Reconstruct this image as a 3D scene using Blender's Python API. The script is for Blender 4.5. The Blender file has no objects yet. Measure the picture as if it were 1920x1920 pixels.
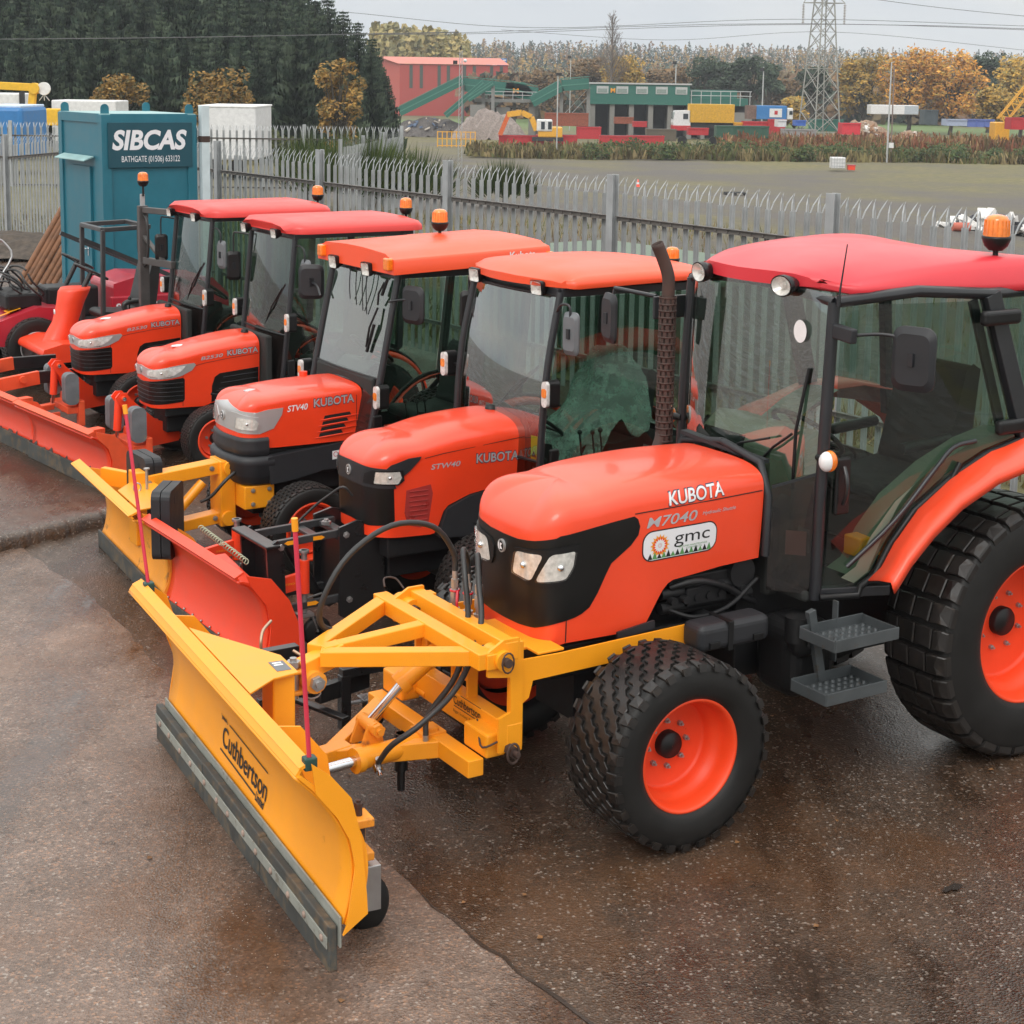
import bpy, bmesh, math, random
from mathutils import Vector, Matrix, geometry
from mathutils.bvhtree import BVHTree
import numpy as np
random.seed(7)
R = math.radians
sc = bpy.context.scene
col = sc.collection

# ------------------------------------------------------------------ camera
FPX, PCX, PCY, CAMH = 3095.0, 955.0, 640.0, 3.35
ROLL = R(0.83)
PITCH = math.atan((PCY - 150.0) * math.cos(ROLL) / FPX)
_fw = Vector((0, math.cos(PITCH), -math.sin(PITCH)))
_up = Vector((0, math.sin(PITCH), math.cos(PITCH)))
_rt = Vector((1, 0, 0))
CU = math.cos(ROLL) * _up - math.sin(ROLL) * _rt
CR = math.cos(ROLL) * _rt + math.sin(ROLL) * _up
cam_d = bpy.data.cameras.new('camera')
cam = bpy.data.objects.new('camera', cam_d)
col.objects.link(cam)
m = Matrix.Identity(4)
for i in range(3):
    m[i][0] = CR[i]; m[i][1] = CU[i]; m[i][2] = -_fw[i]
m[2][3] = CAMH
cam.matrix_world = m
cam_d.sensor_width = 36.0
cam_d.sensor_fit = 'HORIZONTAL'
cam_d.lens = 36.0 * FPX / 1920.0
cam_d.shift_x = (960 - PCX) / 1920.0
cam_d.shift_y = -(960 - PCY) / 1920.0
cam_d.clip_start = 0.1
cam_d.clip_end = 6000
sc.camera = cam

def at(u, v, z=0.0):
    """point at height z seen at photo pixel u, v (used as a surveying aid)"""
    d = CR * ((u - PCX) / FPX) + CU * ((PCY - v) / FPX) + _fw
    return Vector((0, 0, CAMH)) + d * ((z - CAMH) / d.z)

def atY(u, v, Y):
    d = CR * ((u - PCX) / FPX) + CU * ((PCY - v) / FPX) + _fw
    return Vector((0, 0, CAMH)) + d * (Y / d.y)

# ------------------------------------------------------------------ world, sun, exposure
SUN_EL, SUN_AZ = R(42), R(200)          # azimuth measured clockwise from +Y (north)
w = bpy.data.worlds.new('World'); sc.world = w; w.use_nodes = True
nt = w.node_tree; nt.nodes.clear()
out = nt.nodes.new('ShaderNodeOutputWorld'); bg = nt.nodes.new('ShaderNodeBackground')
sky = nt.nodes.new('ShaderNodeTexSky'); sky.sky_type = 'NISHITA'; sky.sun_disc = False
sky.sun_elevation = SUN_EL; sky.sun_rotation = SUN_AZ
sky.air_density = 1.0; sky.dust_density = 4.0; sky.ozone_density = 1.0
hs = nt.nodes.new('ShaderNodeHueSaturation'); hs.inputs['Saturation'].default_value = 0.10
tc = nt.nodes.new('ShaderNodeTexCoord'); sx = nt.nodes.new('ShaderNodeSeparateXYZ')
cr = nt.nodes.new('ShaderNodeValToRGB')
cr.color_ramp.elements[0].position = 0.06; cr.color_ramp.elements[0].color = (8.2, 8.35, 8.4, 1)
cr.color_ramp.elements[1].position = 0.9; cr.color_ramp.elements[1].color = (21, 21, 21, 1)
ns = nt.nodes.new('ShaderNodeTexNoise'); ns.inputs['Scale'].default_value = 2.2; ns.inputs['Detail'].default_value = 5
mp = nt.nodes.new('ShaderNodeMapping'); mp.inputs['Scale'].default_value = (1, 1, 3.0)
cl = nt.nodes.new('ShaderNodeValToRGB')
cl.color_ramp.elements[0].position = 0.35; cl.color_ramp.elements[0].color = (0.74, 0.79, 0.86, 1)
cl.color_ramp.elements[1].position = 0.68; cl.color_ramp.elements[1].color = (1.24, 1.17, 1.04, 1)
mul = nt.nodes.new('ShaderNodeMix'); mul.data_type = 'RGBA'; mul.blend_type = 'MULTIPLY'; mul.inputs[0].default_value = 1.0
mx = nt.nodes.new('ShaderNodeMix'); mx.data_type = 'RGBA'; mx.inputs[0].default_value = 0.88
L = nt.links.new
L(sky.outputs[0], hs.inputs['Color']); L(tc.outputs['Generated'], sx.inputs[0]); L(sx.outputs[2], cr.inputs[0])
L(tc.outputs['Generated'], mp.inputs[0]); L(mp.outputs[0], ns.inputs['Vector']); L(ns.outputs['Fac'], cl.inputs[0])
L(cr.outputs[0], mul.inputs[6]); L(cl.outputs[0], mul.inputs[7])
L(hs.outputs[0], mx.inputs[6]); L(mul.outputs[2], mx.inputs[7]); L(mx.outputs[2], bg.inputs[0]); L(bg.outputs[0], out.inputs[0])
bg.inputs[1].default_value = 0.10
sd = bpy.data.lights.new('sun', 'SUN'); sun = bpy.data.objects.new('sun', sd); col.objects.link(sun)
sd.energy = 1.0; sd.angle = R(25); sd.color = (1.0, 0.96, 0.90)
_sv = Vector((math.sin(SUN_AZ) * math.cos(SUN_EL), math.cos(SUN_AZ) * math.cos(SUN_EL), math.sin(SUN_EL)))
sun.rotation_euler = _sv.to_track_quat('Z', 'Y').to_euler()
sc.view_settings.view_transform = 'Standard'; sc.view_settings.look = 'None'
sc.view_settings.exposure = 0.18; sc.view_settings.gamma = 1.0; sc.view_settings.use_curve_mapping = False
sc.render.resolution_x = 1024; sc.render.resolution_y = 1024
try:
    sc.cycles.max_bounces = 8; sc.cycles.transparent_max_bounces = 24
    sc.cycles.volume_bounces = 0; sc.cycles.glossy_bounces = 4
except Exception:
    pass

# ------------------------------------------------------------------ materials
def nmat(name):
    m = bpy.data.materials.new(name); m.use_nodes = True
    b = m.node_tree.nodes['Principled BSDF']
    return m, m.node_tree, b
def nd(nt, t, **k):
    n = nt.nodes.new(t)
    for a, v in k.items(): setattr(n, a, v)
    return n
def coords(nt, scale=(1, 1, 1)):
    t = nd(nt, 'ShaderNodeTexCoord'); mp = nd(nt, 'ShaderNodeMapping'); mp.inputs['Scale'].default_value = scale
    nt.links.new(t.outputs['Object'], mp.inputs[0]); return mp.outputs[0]
def noise(nt, vec, scale, detail=4, rough=0.55):
    n = nd(nt, 'ShaderNodeTexNoise'); n.inputs['Scale'].default_value = scale; n.inputs['Detail'].default_value = detail
    n.inputs['Roughness'].default_value = rough
    nt.links.new(vec, n.inputs['Vector']); return n.outputs['Fac']
def ramp(nt, fac, stops):
    r = nd(nt, 'ShaderNodeValToRGB'); e = r.color_ramp.elements
    while len(e) < len(stops): e.new(0.5)
    for i, (p, c) in enumerate(stops):
        e[i].position = p; e[i].color = (c[0], c[1], c[2], 1) if isinstance(c, (tuple, list)) else (c, c, c, 1)
    nt.links.new(fac, r.inputs[0]); return r.outputs[0]
def mixc(nt, fac, a, b, mode='MIX'):
    m = nd(nt, 'ShaderNodeMix', data_type='RGBA', blend_type=mode)
    for s, v in ((0, fac), (6, a), (7, b)):
        if isinstance(v, (int, float)): m.inputs[s].default_value = v
        elif isinstance(v, (tuple, list)): m.inputs[s].default_value = (v[0], v[1], v[2], 1)
        else: nt.links.new(v, m.inputs[s])
    return m.outputs[2]
def bump(nt, b, h, strength=0.2, dist=0.01):
    n = nd(nt, 'ShaderNodeBump'); n.inputs['Strength'].default_value = strength; n.inputs['Distance'].default_value = dist
    nt.links.new(h, n.inputs['Height']); nt.links.new(n.outputs[0], b.inputs['Normal']); return n

def surf(name, c, rough=0.5, metal=0.0, coat=0.0, var=0.12, vscale=6.0, dirt=None, dirtc=(0.06, 0.045, 0.03), bmp=0.0, bscale=60, spec=0.5):
    """general surface: base colour with cloudy variation, optional dirt patches and fine bump"""
    m, nt, b = nmat(name)
    v = coords(nt)
    n1 = noise(nt, v, vscale, 5, 0.6)
    lo = tuple(x * (1 - var) for x in c); hi = tuple(min(1, x * (1 + var)) for x in c)
    cc = ramp(nt, n1, [(0.3, lo), (0.7, hi)])
    rr = ramp(nt, n1, [(0.3, max(0.02, rough * 0.85)), (0.7, min(1, rough * 1.2))])
    if dirt:
        n2 = noise(nt, v, vscale * 2.3, 8, 0.7)
        f = ramp(nt, n2, [(dirt, (0, 0, 0)), (min(1, dirt + 0.13), (1, 1, 1))])
        cc = mixc(nt, f, cc, dirtc); rr = mixc(nt, f, rr, (0.75, 0.75, 0.75))
    nt.links.new(cc, b.inputs['Base Color']); nt.links.new(rr, b.inputs['Roughness'])
    b.inputs['Metallic'].default_value = metal; b.inputs['Coat Weight'].default_value = coat; b.inputs['Coat Roughness'].default_value = 0.12
    b.inputs['Specular IOR Level'].default_value = spec
    if bmp:
        bump(nt, b, noise(nt, v, bscale, 4, 0.6), bmp, 0.004)
    return m

def glassm(name, tint, rough=0.0, f0=0.05, film=0.0, filmc=(0.3, 0.35, 0.3)):
    m = bpy.data.materials.new(name); m.use_nodes = True; nt = m.node_tree; nt.nodes.clear()
    o = nd(nt, 'ShaderNodeOutputMaterial'); t = nd(nt, 'ShaderNodeBsdfTransparent'); g = nd(nt, 'ShaderNodeBsdfGlossy'); mx = nd(nt, 'ShaderNodeMixShader')
    lw = nd(nt, 'ShaderNodeLayerWeight'); lw.inputs[0].default_value = 0.5
    pw = nd(nt, 'ShaderNodeMath', operation='POWER'); pw.inputs[1].default_value = 4.0; ml = nd(nt, 'ShaderNodeMath', operation='MULTIPLY_ADD'); ml.inputs[1].default_value = 0.9 - f0; ml.inputs[2].default_value = f0
    nt.links.new(lw.outputs['Facing'], pw.inputs[0]); nt.links.new(pw.outputs[0], ml.inputs[0])
    t.inputs[0].default_value = (*tint, 1); g.inputs['Roughness'].default_value = rough + 0.01; g.inputs[0].default_value = (1, 1, 1, 1)
    nt.links.new(ml.outputs[0], mx.inputs[0]); nt.links.new(g.outputs[0], mx.inputs[2])
    if film:
        d = nd(nt, 'ShaderNodeBsdfDiffuse'); d.inputs[0].default_value = (*filmc, 1); m2 = nd(nt, 'ShaderNodeMixShader')
        v = coords(nt); n = noise(nt, v, 3.0, 5, 0.6)
        ff = ramp(nt, n, [(0.3, film * 0.5), (0.75, film * 1.6)])
        nt.links.new(ff, m2.inputs[0]); nt.links.new(t.outputs[0], m2.inputs[1]); nt.links.new(d.outputs[0], m2.inputs[2]); nt.links.new(m2.outputs[0], mx.inputs[1])
    else:
        nt.links.new(t.outputs[0], mx.inputs[1])
    nt.links.new(mx.outputs[0], o.inputs[0])
    return m

M = {}
M['orange'] = surf('tractor_orange_paint', (0.82, 0.050, 0.010), 0.36, coat=0.5, var=0.07, vscale=3.0, dirt=0.74, dirtc=(0.42, 0.06, 0.03), bmp=0.02, bscale=9)
M['orange_big'] = surf('bleached_orange_paint', (0.84, 0.066, 0.020), 0.38, coat=0.45, var=0.06, vscale=2.5, dirt=0.76, dirtc=(0.45, 0.08, 0.04), bmp=0.02, bscale=8)
M['orange_rim'] = surf('rim_orange_paint', (0.80, 0.060, 0.012), 0.45, var=0.06, dirt=0.66, dirtc=(0.10, 0.05, 0.03))
M['orange_old'] = surf('scratched_orange_paint', (0.72, 0.085, 0.025), 0.5, var=0.12, dirt=0.62, dirtc=(0.16, 0.04, 0.02))
M['red_roof'] = surf('faded_red_roof_plastic', (0.62, 0.032, 0.045), 0.40, coat=0.15, var=0.07, vscale=2.0)
M['pink_roof'] = surf('faded_pinkish_red_plastic', (0.70, 0.045, 0.038), 0.42, coat=0.1, var=0.06, vscale=2.0)
M['orange_roof'] = surf('orange_roof_plastic', (0.82, 0.085, 0.025), 0.42, coat=0.15, var=0.05, vscale=2.0)
M['yellow'] = surf('amber_yellow_paint', (0.88, 0.33, 0.010), 0.42, coat=0.15, var=0.06, vscale=3.0, dirt=0.67, dirtc=(0.52, 0.19, 0.03), bmp=0.03, bscale=12)
M['yellow_worn'] = surf('worn_yellow_paint', (0.82, 0.31, 0.025), 0.5, var=0.08, vscale=4.0, dirt=0.58, dirtc=(0.26, 0.12, 0.04))
M['black'] = surf('black_moulded_plastic', (0.007, 0.007, 0.0075), 0.40, spec=.35, var=0.2, bmp=0.05, bscale=200)
M['grille'] = surf('black_grille_plastic', (0.005, 0.0048, 0.0045), 0.36, spec=.4, var=0.3)
M['dgrey'] = surf('dark_grey_plastic', (0.020, 0.021, 0.024), 0.48, spec=.4, var=0.15, bmp=0.05, bscale=200)
M['mgrey'] = surf('mid_grey_plastic', (0.13, 0.14, 0.15), 0.5, var=0.15)
M['frame'] = surf('dark_metal_frame', (0.015, 0.016, 0.019), 0.36, coat=0.1, var=0.15)
M['engine'] = surf('dirty_engine_metal', (0.009, 0.009, 0.010), 0.5, spec=.35, var=0.4, dirt=0.6, dirtc=(0.024, 0.018, 0.014))
M['blackpaint'] = surf('black_gloss_paint', (0.010, 0.010, 0.011), 0.30, coat=0.3, var=0.2)
M['rubber'] = surf('tyre_rubber', (0.009, 0.0085, 0.008), 0.55, spec=.35, var=0.3, vscale=8, dirt=0.58, dirtc=(0.026, 0.022, 0.019), bmp=0.15, bscale=70)
M['tread'] = surf('tyre_tread_rubber', (0.014, 0.012, 0.011), 0.38, spec=.45, var=0.35, vscale=9, dirt=0.55, dirtc=(0.036, 0.026, 0.019), bmp=0.2, bscale=60)
M['hose'] = surf('black_rubber_hose', (0.022, 0.022, 0.022), 0.45, var=0.2)
M['chrome'] = surf('polished_steel', (0.72, 0.73, 0.75), 0.16, metal=1.0, var=0.05)
M['steel'] = surf('dull_steel', (0.40, 0.40, 0.40), 0.42, metal=0.8, var=0.15, dirt=0.66)
M['rust'] = surf('rusty_steel', (0.050, 0.028, 0.022), 0.7, var=0.3, dirt=0.55, dirtc=(0.05, 0.035, 0.03), bmp=0.3)
M['wearbar'] = surf('grey_worn_rubber', (0.050, 0.053, 0.050), 0.6, var=0.35, vscale=5, dirt=0.50, dirtc=(0.13, 0.095, 0.06), bmp=0.3)
M['wearplate'] = surf('grey_green_steel_plate', (0.26, 0.27, 0.24), 0.45, var=0.2, vscale=6, dirt=0.56, dirtc=(0.13, 0.10, 0.07), bmp=0.15)
M['silver'] = surf('silver_plastic', (0.50, 0.50, 0.50), 0.30, metal=0.5, var=0.05)
M['reflector'] = surf('lamp_reflector', (0.78, 0.77, 0.74), 0.2, metal=0.25, coat=0.6, var=0.25, vscale=35)
M['lens'] = glassm('clear_lens', (0.93, 0.93, 0.92), 0.03)
M['amber'] = surf('amber_lens', (0.85, 0.20, 0.01), 0.15, coat=0.8, var=0.25, vscale=25)
M['white'] = surf('white_paint', (0.72, 0.72, 0.72), 0.4, var=0.04)
M['decal_w'] = surf('white_lettering', (0.74, 0.74, 0.76), 0.4, var=0.02)
M['decal_s'] = surf('silver_lettering', (0.50, 0.50, 0.53), 0.3, metal=0.3, var=0.06)
M['decal_k'] = surf('black_lettering', (0.012, 0.012, 0.012), 0.5, var=0.0)
M['decal_n'] = surf('navy_outline', (0.05, 0.04, 0.07), 0.4, var=0.0)
M['mauve'] = surf('translucent_red_plastic', (0.36, 0.035, 0.03), 0.3, var=0.15, vscale=12)
M['glass'] = glassm('green_tinted_glass', (0.47, 0.60, 0.53), 0.0, f0=0.06)
M['glassw'] = glassm('windscreen_glass', (0.48, 0.62, 0.55), 0.0, f0=0.24)
M['glassb'] = glassm('compact_windscreen_glass', (0.38, 0.50, 0.44), 0.0, f0=0.08)
M['smoke'] = glassm('smoked_panel', (0.20, 0.13, 0.11), 0.02)
M['clearsheet'] = None
M['olive'] = surf('grey_green_trim', (0.17, 0.20, 0.15), 0.55, var=0.08)
M['beige'] = surf('beige_trim', (0.30, 0.29, 0.23), 0.6, var=0.1)
M['seat'] = surf('black_seat_fabric', (0.016, 0.017, 0.016), 0.75, var=0.3, bmp=0.1)
M['vinyl'] = surf('black_vinyl', (0.018, 0.018, 0.018), 0.38, var=0.2)
M['galv'] = surf('galvanised_steel', (0.36, 0.375, 0.38), 0.48, metal=0.25, var=0.14, vscale=5, dirt=0.7, dirtc=(0.17, 0.16, 0.14))
M['galv_dark'] = surf('weathered_galvanised_rail', (0.13, 0.12, 0.11), 0.6, var=0.3, vscale=4)
M['red'] = surf('glossy_signal_red', (0.55, 0.02, 0.035), 0.35, coat=0.2, var=0.06)
M['maroon'] = surf('maroon_mower_paint', (0.40, 0.018, 0.035), 0.35, coat=0.3, var=0.1, vscale=4, dirt=0.7)
M['orange_red'] = surf('fresh_orange_red_paint', (0.82, 0.055, 0.015), 0.4, coat=0.15, var=0.05)
M['teal'] = surf('teal_cabin_paint', (0.012, 0.130, 0.180), 0.42, coat=0.1, var=0.10, vscale=3, dirt=0.74, dirtc=(0.20, 0.33, 0.36), bmp=0.05)
M['teal_dark'] = surf('deep_teal_sign', (0.006, 0.060, 0.085), 0.4, var=0.05)

# ------------------------------------------------------------------ mesh helpers
class MB:
    def __init__(s): s.v = []; s.f = []; s.mi = []; s.sm = []; s.cur = 0; s.smooth = False
    def add(s, vs, fs, smooth=None):
        o = len(s.v); s.v += [tuple(p) for p in vs]
        sm = s.smooth if smooth is None else smooth
        for f in fs:
            s.f.append([i + o for i in f]); s.mi.append(s.cur); s.sm.append(sm)
        return s
    def box(s, x0, x1, y0, y1, z0, z1, rot=None, piv=None):
        vs = [Vector((x, y, z)) for x in (x0, x1) for y in (y0, y1) for z in (z0, z1)]
        if rot is not None:
            p = Vector(piv) if piv is not None else Vector(((x0 + x1) / 2, (y0 + y1) / 2, (z0 + z1) / 2))
            vs = [rot @ (q - p) + p for q in vs]
        return s.add(vs, [(0, 1, 3, 2), (4, 6, 7, 5), (0, 4, 5, 1), (2, 3, 7, 6), (0, 2, 6, 4), (1, 5, 7, 3)], False)
    def cbox(s, c, d, rot=None):
        c = Vector(c); vs = []
        for x in (-1, 1):
            for y in (-1, 1):
                for z in (-1, 1):
                    q = Vector((x * d[0] / 2, y * d[1] / 2, z * d[2] / 2))
                    vs.append(c + (rot @ q if rot is not None else q))
        return s.add(vs, [(0, 1, 3, 2), (4, 6, 7, 5), (0, 4, 5, 1), (2, 3, 7, 6), (0, 2, 6, 4), (1, 5, 7, 3)], False)
    def beam(s, p0, p1, w, h, up=(0, 0, 1)):
        """rectangular bar from p0 to p1; w across, h along up"""
        p0 = Vector(p0); p1 = Vector(p1); d = (p1 - p0).normalized(); u = Vector(up); a = d.cross(u)
        if a.length < 1e-4: a = d.cross(Vector((1, 0, 0)))
        a.normalize(); b = a.cross(d).normalized()
        vs = []
        for p in (p0, p1):
            for i, j in ((-1, -1), (1, -1), (1, 1), (-1, 1)):
                vs.append(p + a * (i * w / 2) + b * (j * h / 2))
        return s.add(vs, [(0, 1, 2, 3), (7, 6, 5, 4), (0, 4, 5, 1), (1, 5, 6, 2), (2, 6, 7, 3), (3, 7, 4, 0)], False)
    def cyl(s, p0, p1, r, r1=None, seg=16, caps=True, smooth=True):
        p0 = Vector(p0); p1 = Vector(p1); r1 = r if r1 is None else r1
        d = (p1 - p0).normalized(); a = d.orthogonal().normalized(); b = d.cross(a)
        vs = []
        for p, q in ((p0, r), (p1, r1)):
            for i in range(seg):
                t = 2 * math.pi * i / seg; vs.append(p + (a * math.cos(t) + b * math.sin(t)) * q)
        s.add(vs, [(i, (i + 1) % seg, seg + (i + 1) % seg, seg + i) for i in range(seg)], smooth)
        if caps:
            s.add(vs[:seg], [list(range(seg))[::-1]], False); s.add(vs[seg:], [list(range(seg))], False)
        return s
    def tube(s, pts, r, seg=10, closed=False, smooth=True, caps=True):
        pts = [Vector(p) for p in pts]; n = len(pts); vs = []; a = None
        for i in range(n):
            if closed: d = pts[(i + 1) % n] - pts[i - 1]
            else: d = pts[min(i + 1, n - 1)] - pts[max(i - 1, 0)]
            d.normalize()
            if a is None: a = d.orthogonal().normalized()
            a = (a - d * a.dot(d)).normalized(); b = d.cross(a)
            rr = r[i] if isinstance(r, (list, tuple)) else r
            for k in range(seg):
                t = 2 * math.pi * k / seg; vs.append(pts[i] + (a * math.cos(t) + b * math.sin(t)) * rr)
        fs = []
        for i in range(n if closed else n - 1):
            j = (i + 1) % n
            for k in range(seg):
                fs.append((i * seg + k, i * seg + (k + 1) % seg, j * seg + (k + 1) % seg, j * seg + k))
        s.add(vs, fs, smooth)
        if caps and not closed:
            s.add(vs[:seg], [list(range(seg))[::-1]], False); s.add(vs[-seg:], [list(range(seg))], False)
        return s
    def lathe(s, prof, c, axis='y', seg=32, smooth=True, a0=0.0, a1=2 * math.pi):
        """prof: list of (radius, offset along axis)"""
        full = abs(a1 - a0 - 2 * math.pi) < 1e-6
        n = seg if full else seg + 1; vs = []
        c = Vector(c)
        for i in range(n):
            t = a0 + (a1 - a0) * i / seg; ct, st = math.cos(t), math.sin(t)
            for r, h in prof:
                if axis == 'y': q = Vector((r * ct, h, r * st))
                elif axis == 'z': q = Vector((r * ct, r * st, h))
                else: q = Vector((h, r * ct, r * st))
                vs.append(c + q)
        k = len(prof); fs = []
        for i in range(n if full else n - 1):
            j = (i + 1) % n
            for q in range(k - 1):
                fs.append((i * k + q, i * k + q + 1, j * k + q + 1, j * k + q))
        return s.add(vs, fs, smooth)
    def prism(s, poly, a0, a1, axis='y', smooth=False):
        """poly in the plane perpendicular to axis (x,z for y; x,y for z; y,z for x), extruded a0..a1"""
        def mk(p, a):
            if axis == 'y': return (p[0], a, p[1])
            if axis == 'z': return (p[0], p[1], a)
            return (a, p[0], p[1])
        n = len(poly); vs = [mk(p, a0) for p in poly] + [mk(p, a1) for p in poly]
        s.add(vs, [(i, (i + 1) % n, n + (i + 1) % n, n + i) for i in range(n)], smooth)
        s.add(vs, [list(range(n))[::-1], [n + i for i in range(n)]], False)
        return s
    def grid(s, P, smooth=True, close_u=False):
        nu = len(P); nv = len(P[0]); vs = [p for row in P for p in row]; fs = []
        for i in range(nu if close_u else nu - 1):
            j = (i + 1) % nu
            for k in range(nv - 1): fs.append((i * nv + k, i * nv + k + 1, j * nv + k + 1, j * nv + k))
        return s.add(vs, fs, smooth)
    def sphere(s, c, r, seg=16, rings=10, sc_=(1, 1, 1), z0=-1.0):
        P = []
        for i in range(rings + 1):
            t = -math.pi / 2 + math.pi * i / rings
            row = []
            for k in range(seg + 1):
                a = 2 * math.pi * k / seg
                row.append((c[0] + r * sc_[0] * math.cos(t) * math.cos(a), c[1] + r * sc_[1] * math.cos(t) * math.sin(a), c[2] + r * sc_[2] * max(z0, math.sin(t))))
            P.append(row)
        return s.grid(P)
    def poly(s, pts, smooth=False): return s.add(pts, [list(range(len(pts)))], smooth)
    def xform(s, mat, start=0):
        for i in range(start, len(s.v)): s.v[i] = tuple(mat @ Vector(s.v[i]))
        return s
    def build(s, name, mat, parent=None, bevel=0.0, solid=0.0, label=None, weld=False, auto=None, seg=2, sub=0):
        me = bpy.data.meshes.new(name); me.from_pydata(s.v, [], s.f)
        mats = mat if isinstance(mat, (list, tuple)) else [mat]
        for q in mats: me.materials.append(q)
        for i, p in enumerate(me.polygons): p.material_index = s.mi[i]; p.use_smooth = s.sm[i]
        if weld:
            bm = bmesh.new(); bm.from_mesh(me); bmesh.ops.remove_doubles(bm, verts=bm.verts, dist=1e-5)
            bmesh.ops.recalc_face_normals(bm, faces=bm.faces); bm.to_mesh(me); bm.free()
        me.update()
        o = bpy.data.objects.new(name, me); col.objects.link(o)
        if parent is not None: o.parent = parent
        if solid:
            md = o.modifiers.new('solid', 'SOLIDIFY'); md.thickness = solid; md.offset = -1 if solid > 0 else 0
        if sub:
            md = o.modifiers.new('sub', 'SUBSURF'); md.levels = sub; md.render_levels = sub
        if bevel:
            md = o.modifiers.new('bevel', 'BEVEL'); md.width = bevel; md.segments = seg; md.limit_method = 'ANGLE'; md.angle_limit = R(40)
            md.harden_normals = False
        if label: o['label'] = label
        return o

def tag(o, label=None, cat=None, group=None, kind=None):
    if label: o['label'] = label
    if cat: o['category'] = cat
    if group: o['group'] = group
    if kind: o['kind'] = kind
    return o
def empty(name, loc=(0, 0, 0), rz=0.0, label=None, cat=None, group=None, parent=None):
    o = bpy.data.objects.new(name, None); o.empty_display_size = 0.3; col.objects.link(o)
    o.location = loc; o.rotation_euler = (0, 0, rz)
    if parent is not None: o.parent = parent
    return tag(o, label, cat, group)
_kids = {}
def kids(o): return [c for c in bpy.data.objects if c.parent == o]
def copy_tree(o, parent=None):
    c = o.copy(); col.objects.link(c)
    if parent is not None: c.parent = parent; c.matrix_parent_inverse = o.matrix_parent_inverse.copy()
    for ch in kids(o): copy_tree(ch, c)
    return c

def lerp(a, b, t): return a + (b - a) * t
def interp(x, tab):
    """piecewise-linear through sorted (x, y)"""
    if x <= tab[0][0]: return tab[0][1]
    for (x0, y0), (x1, y1) in zip(tab, tab[1:]):
        if x <= x1: return y0 + (y1 - y0) * (x - x0) / (x1 - x0)
    return tab[-1][1]
def sinterp(x, tab):
    """smooth (monotone-ish Catmull) interpolation"""
    n = len(tab)
    if x <= tab[0][0]: return tab[0][1]
    if x >= tab[-1][0]: return tab[-1][1]
    for i in range(n - 1):
        if x <= tab[i + 1][0]:
            x0, y0 = tab[i]; x1, y1 = tab[i + 1]
            m0 = (y1 - tab[i - 1][1]) / (x1 - tab[i - 1][0]) if i > 0 else (y1 - y0) / (x1 - x0)
            m1 = (tab[i + 2][1] - y0) / (tab[i + 2][0] - x0) if i < n - 2 else (y1 - y0) / (x1 - x0)
            h = x1 - x0; t = (x - x0) / h; t2 = t * t; t3 = t2 * t
            return (2 * t3 - 3 * t2 + 1) * y0 + (t3 - 2 * t2 + t) * h * m0 + (-2 * t3 + 3 * t2) * y1 + (t3 - t2) * h * m1
def curve(pts, n=24):
    """Catmull-Rom through 3D points"""
    P = [Vector(p) for p in pts]; P = [P[0] * 2 - P[1]] + P + [P[-1] * 2 - P[-2]]; o = []
    m = len(P) - 3
    for i in range(m):
        a, b, c, d = P[i:i + 4]; k = max(2, n // m)
        for j in range(k):
            t = j / k
            o.append(0.5 * ((2 * b) + (c - a) * t + (2 * a - 5 * b + 4 * c - d) * t * t + (3 * b - a - 3 * c + d) * t ** 3))
    o.append(P[-2]); return o
def rrect(x0, x1, y0, y1, r, n=5):
    o = []
    for cx, cy, a in ((x1 - r, y1 - r, 0), (x0 + r, y1 - r, 90), (x0 + r, y0 + r, 180), (x1 - r, y0 + r, 270)):
        for i in range(n + 1):
            t = R(a + 90 * i / n); o.append((cx + r * math.cos(t), cy + r * math.sin(t)))
    return o

def cdt(outline, step, holes=(), ):
    """fine triangulation of a 2D outline (list of (a, z)); returns verts, faces"""
    pts = []; n = len(outline)
    for i in range(n):
        p = Vector(outline[i]); q = Vector(outline[(i + 1) % n]); k = max(1, int((q - p).length / step))
        for j in range(k): pts.append(p.lerp(q, j / k))
    ne = len(pts); edges = [(i, (i + 1) % ne) for i in range(ne)]
    for h in holes:
        s0 = len(pts); m = len(h)
        for p in h: pts.append(Vector(p))
        edges += [(s0 + i, s0 + (i + 1) % m) for i in range(m)]
    xs = [p.x for p in pts]; ys = [p.y for p in pts]
    def inside(x, y):
        c = False; j = n - 1
        for i in range(n):
            xi, yi = outline[i]; xj, yj = outline[j]
            if (yi > y) != (yj > y) and x < (xj - xi) * (y - yi) / (yj - yi) + xi: c = not c
            j = i
        return c
    x = min(xs) + step * 0.51
    while x < max(xs):
        y = min(ys) + step * 0.47
        while y < max(ys):
            if inside(x, y): pts.append(Vector((x, y)))
            y += step
        x += step
    r = geometry.delaunay_2d_cdt(pts, edges, [], 1, 1e-6)
    V = [(p.x, p.y) for p in r[0]]; F = []
    for f in r[2]:
        cx = sum(V[i][0] for i in f) / len(f); cy = sum(V[i][1] for i in f) / len(f)
        if inside(cx, cy): F.append(list(f))
    return V, F

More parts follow.
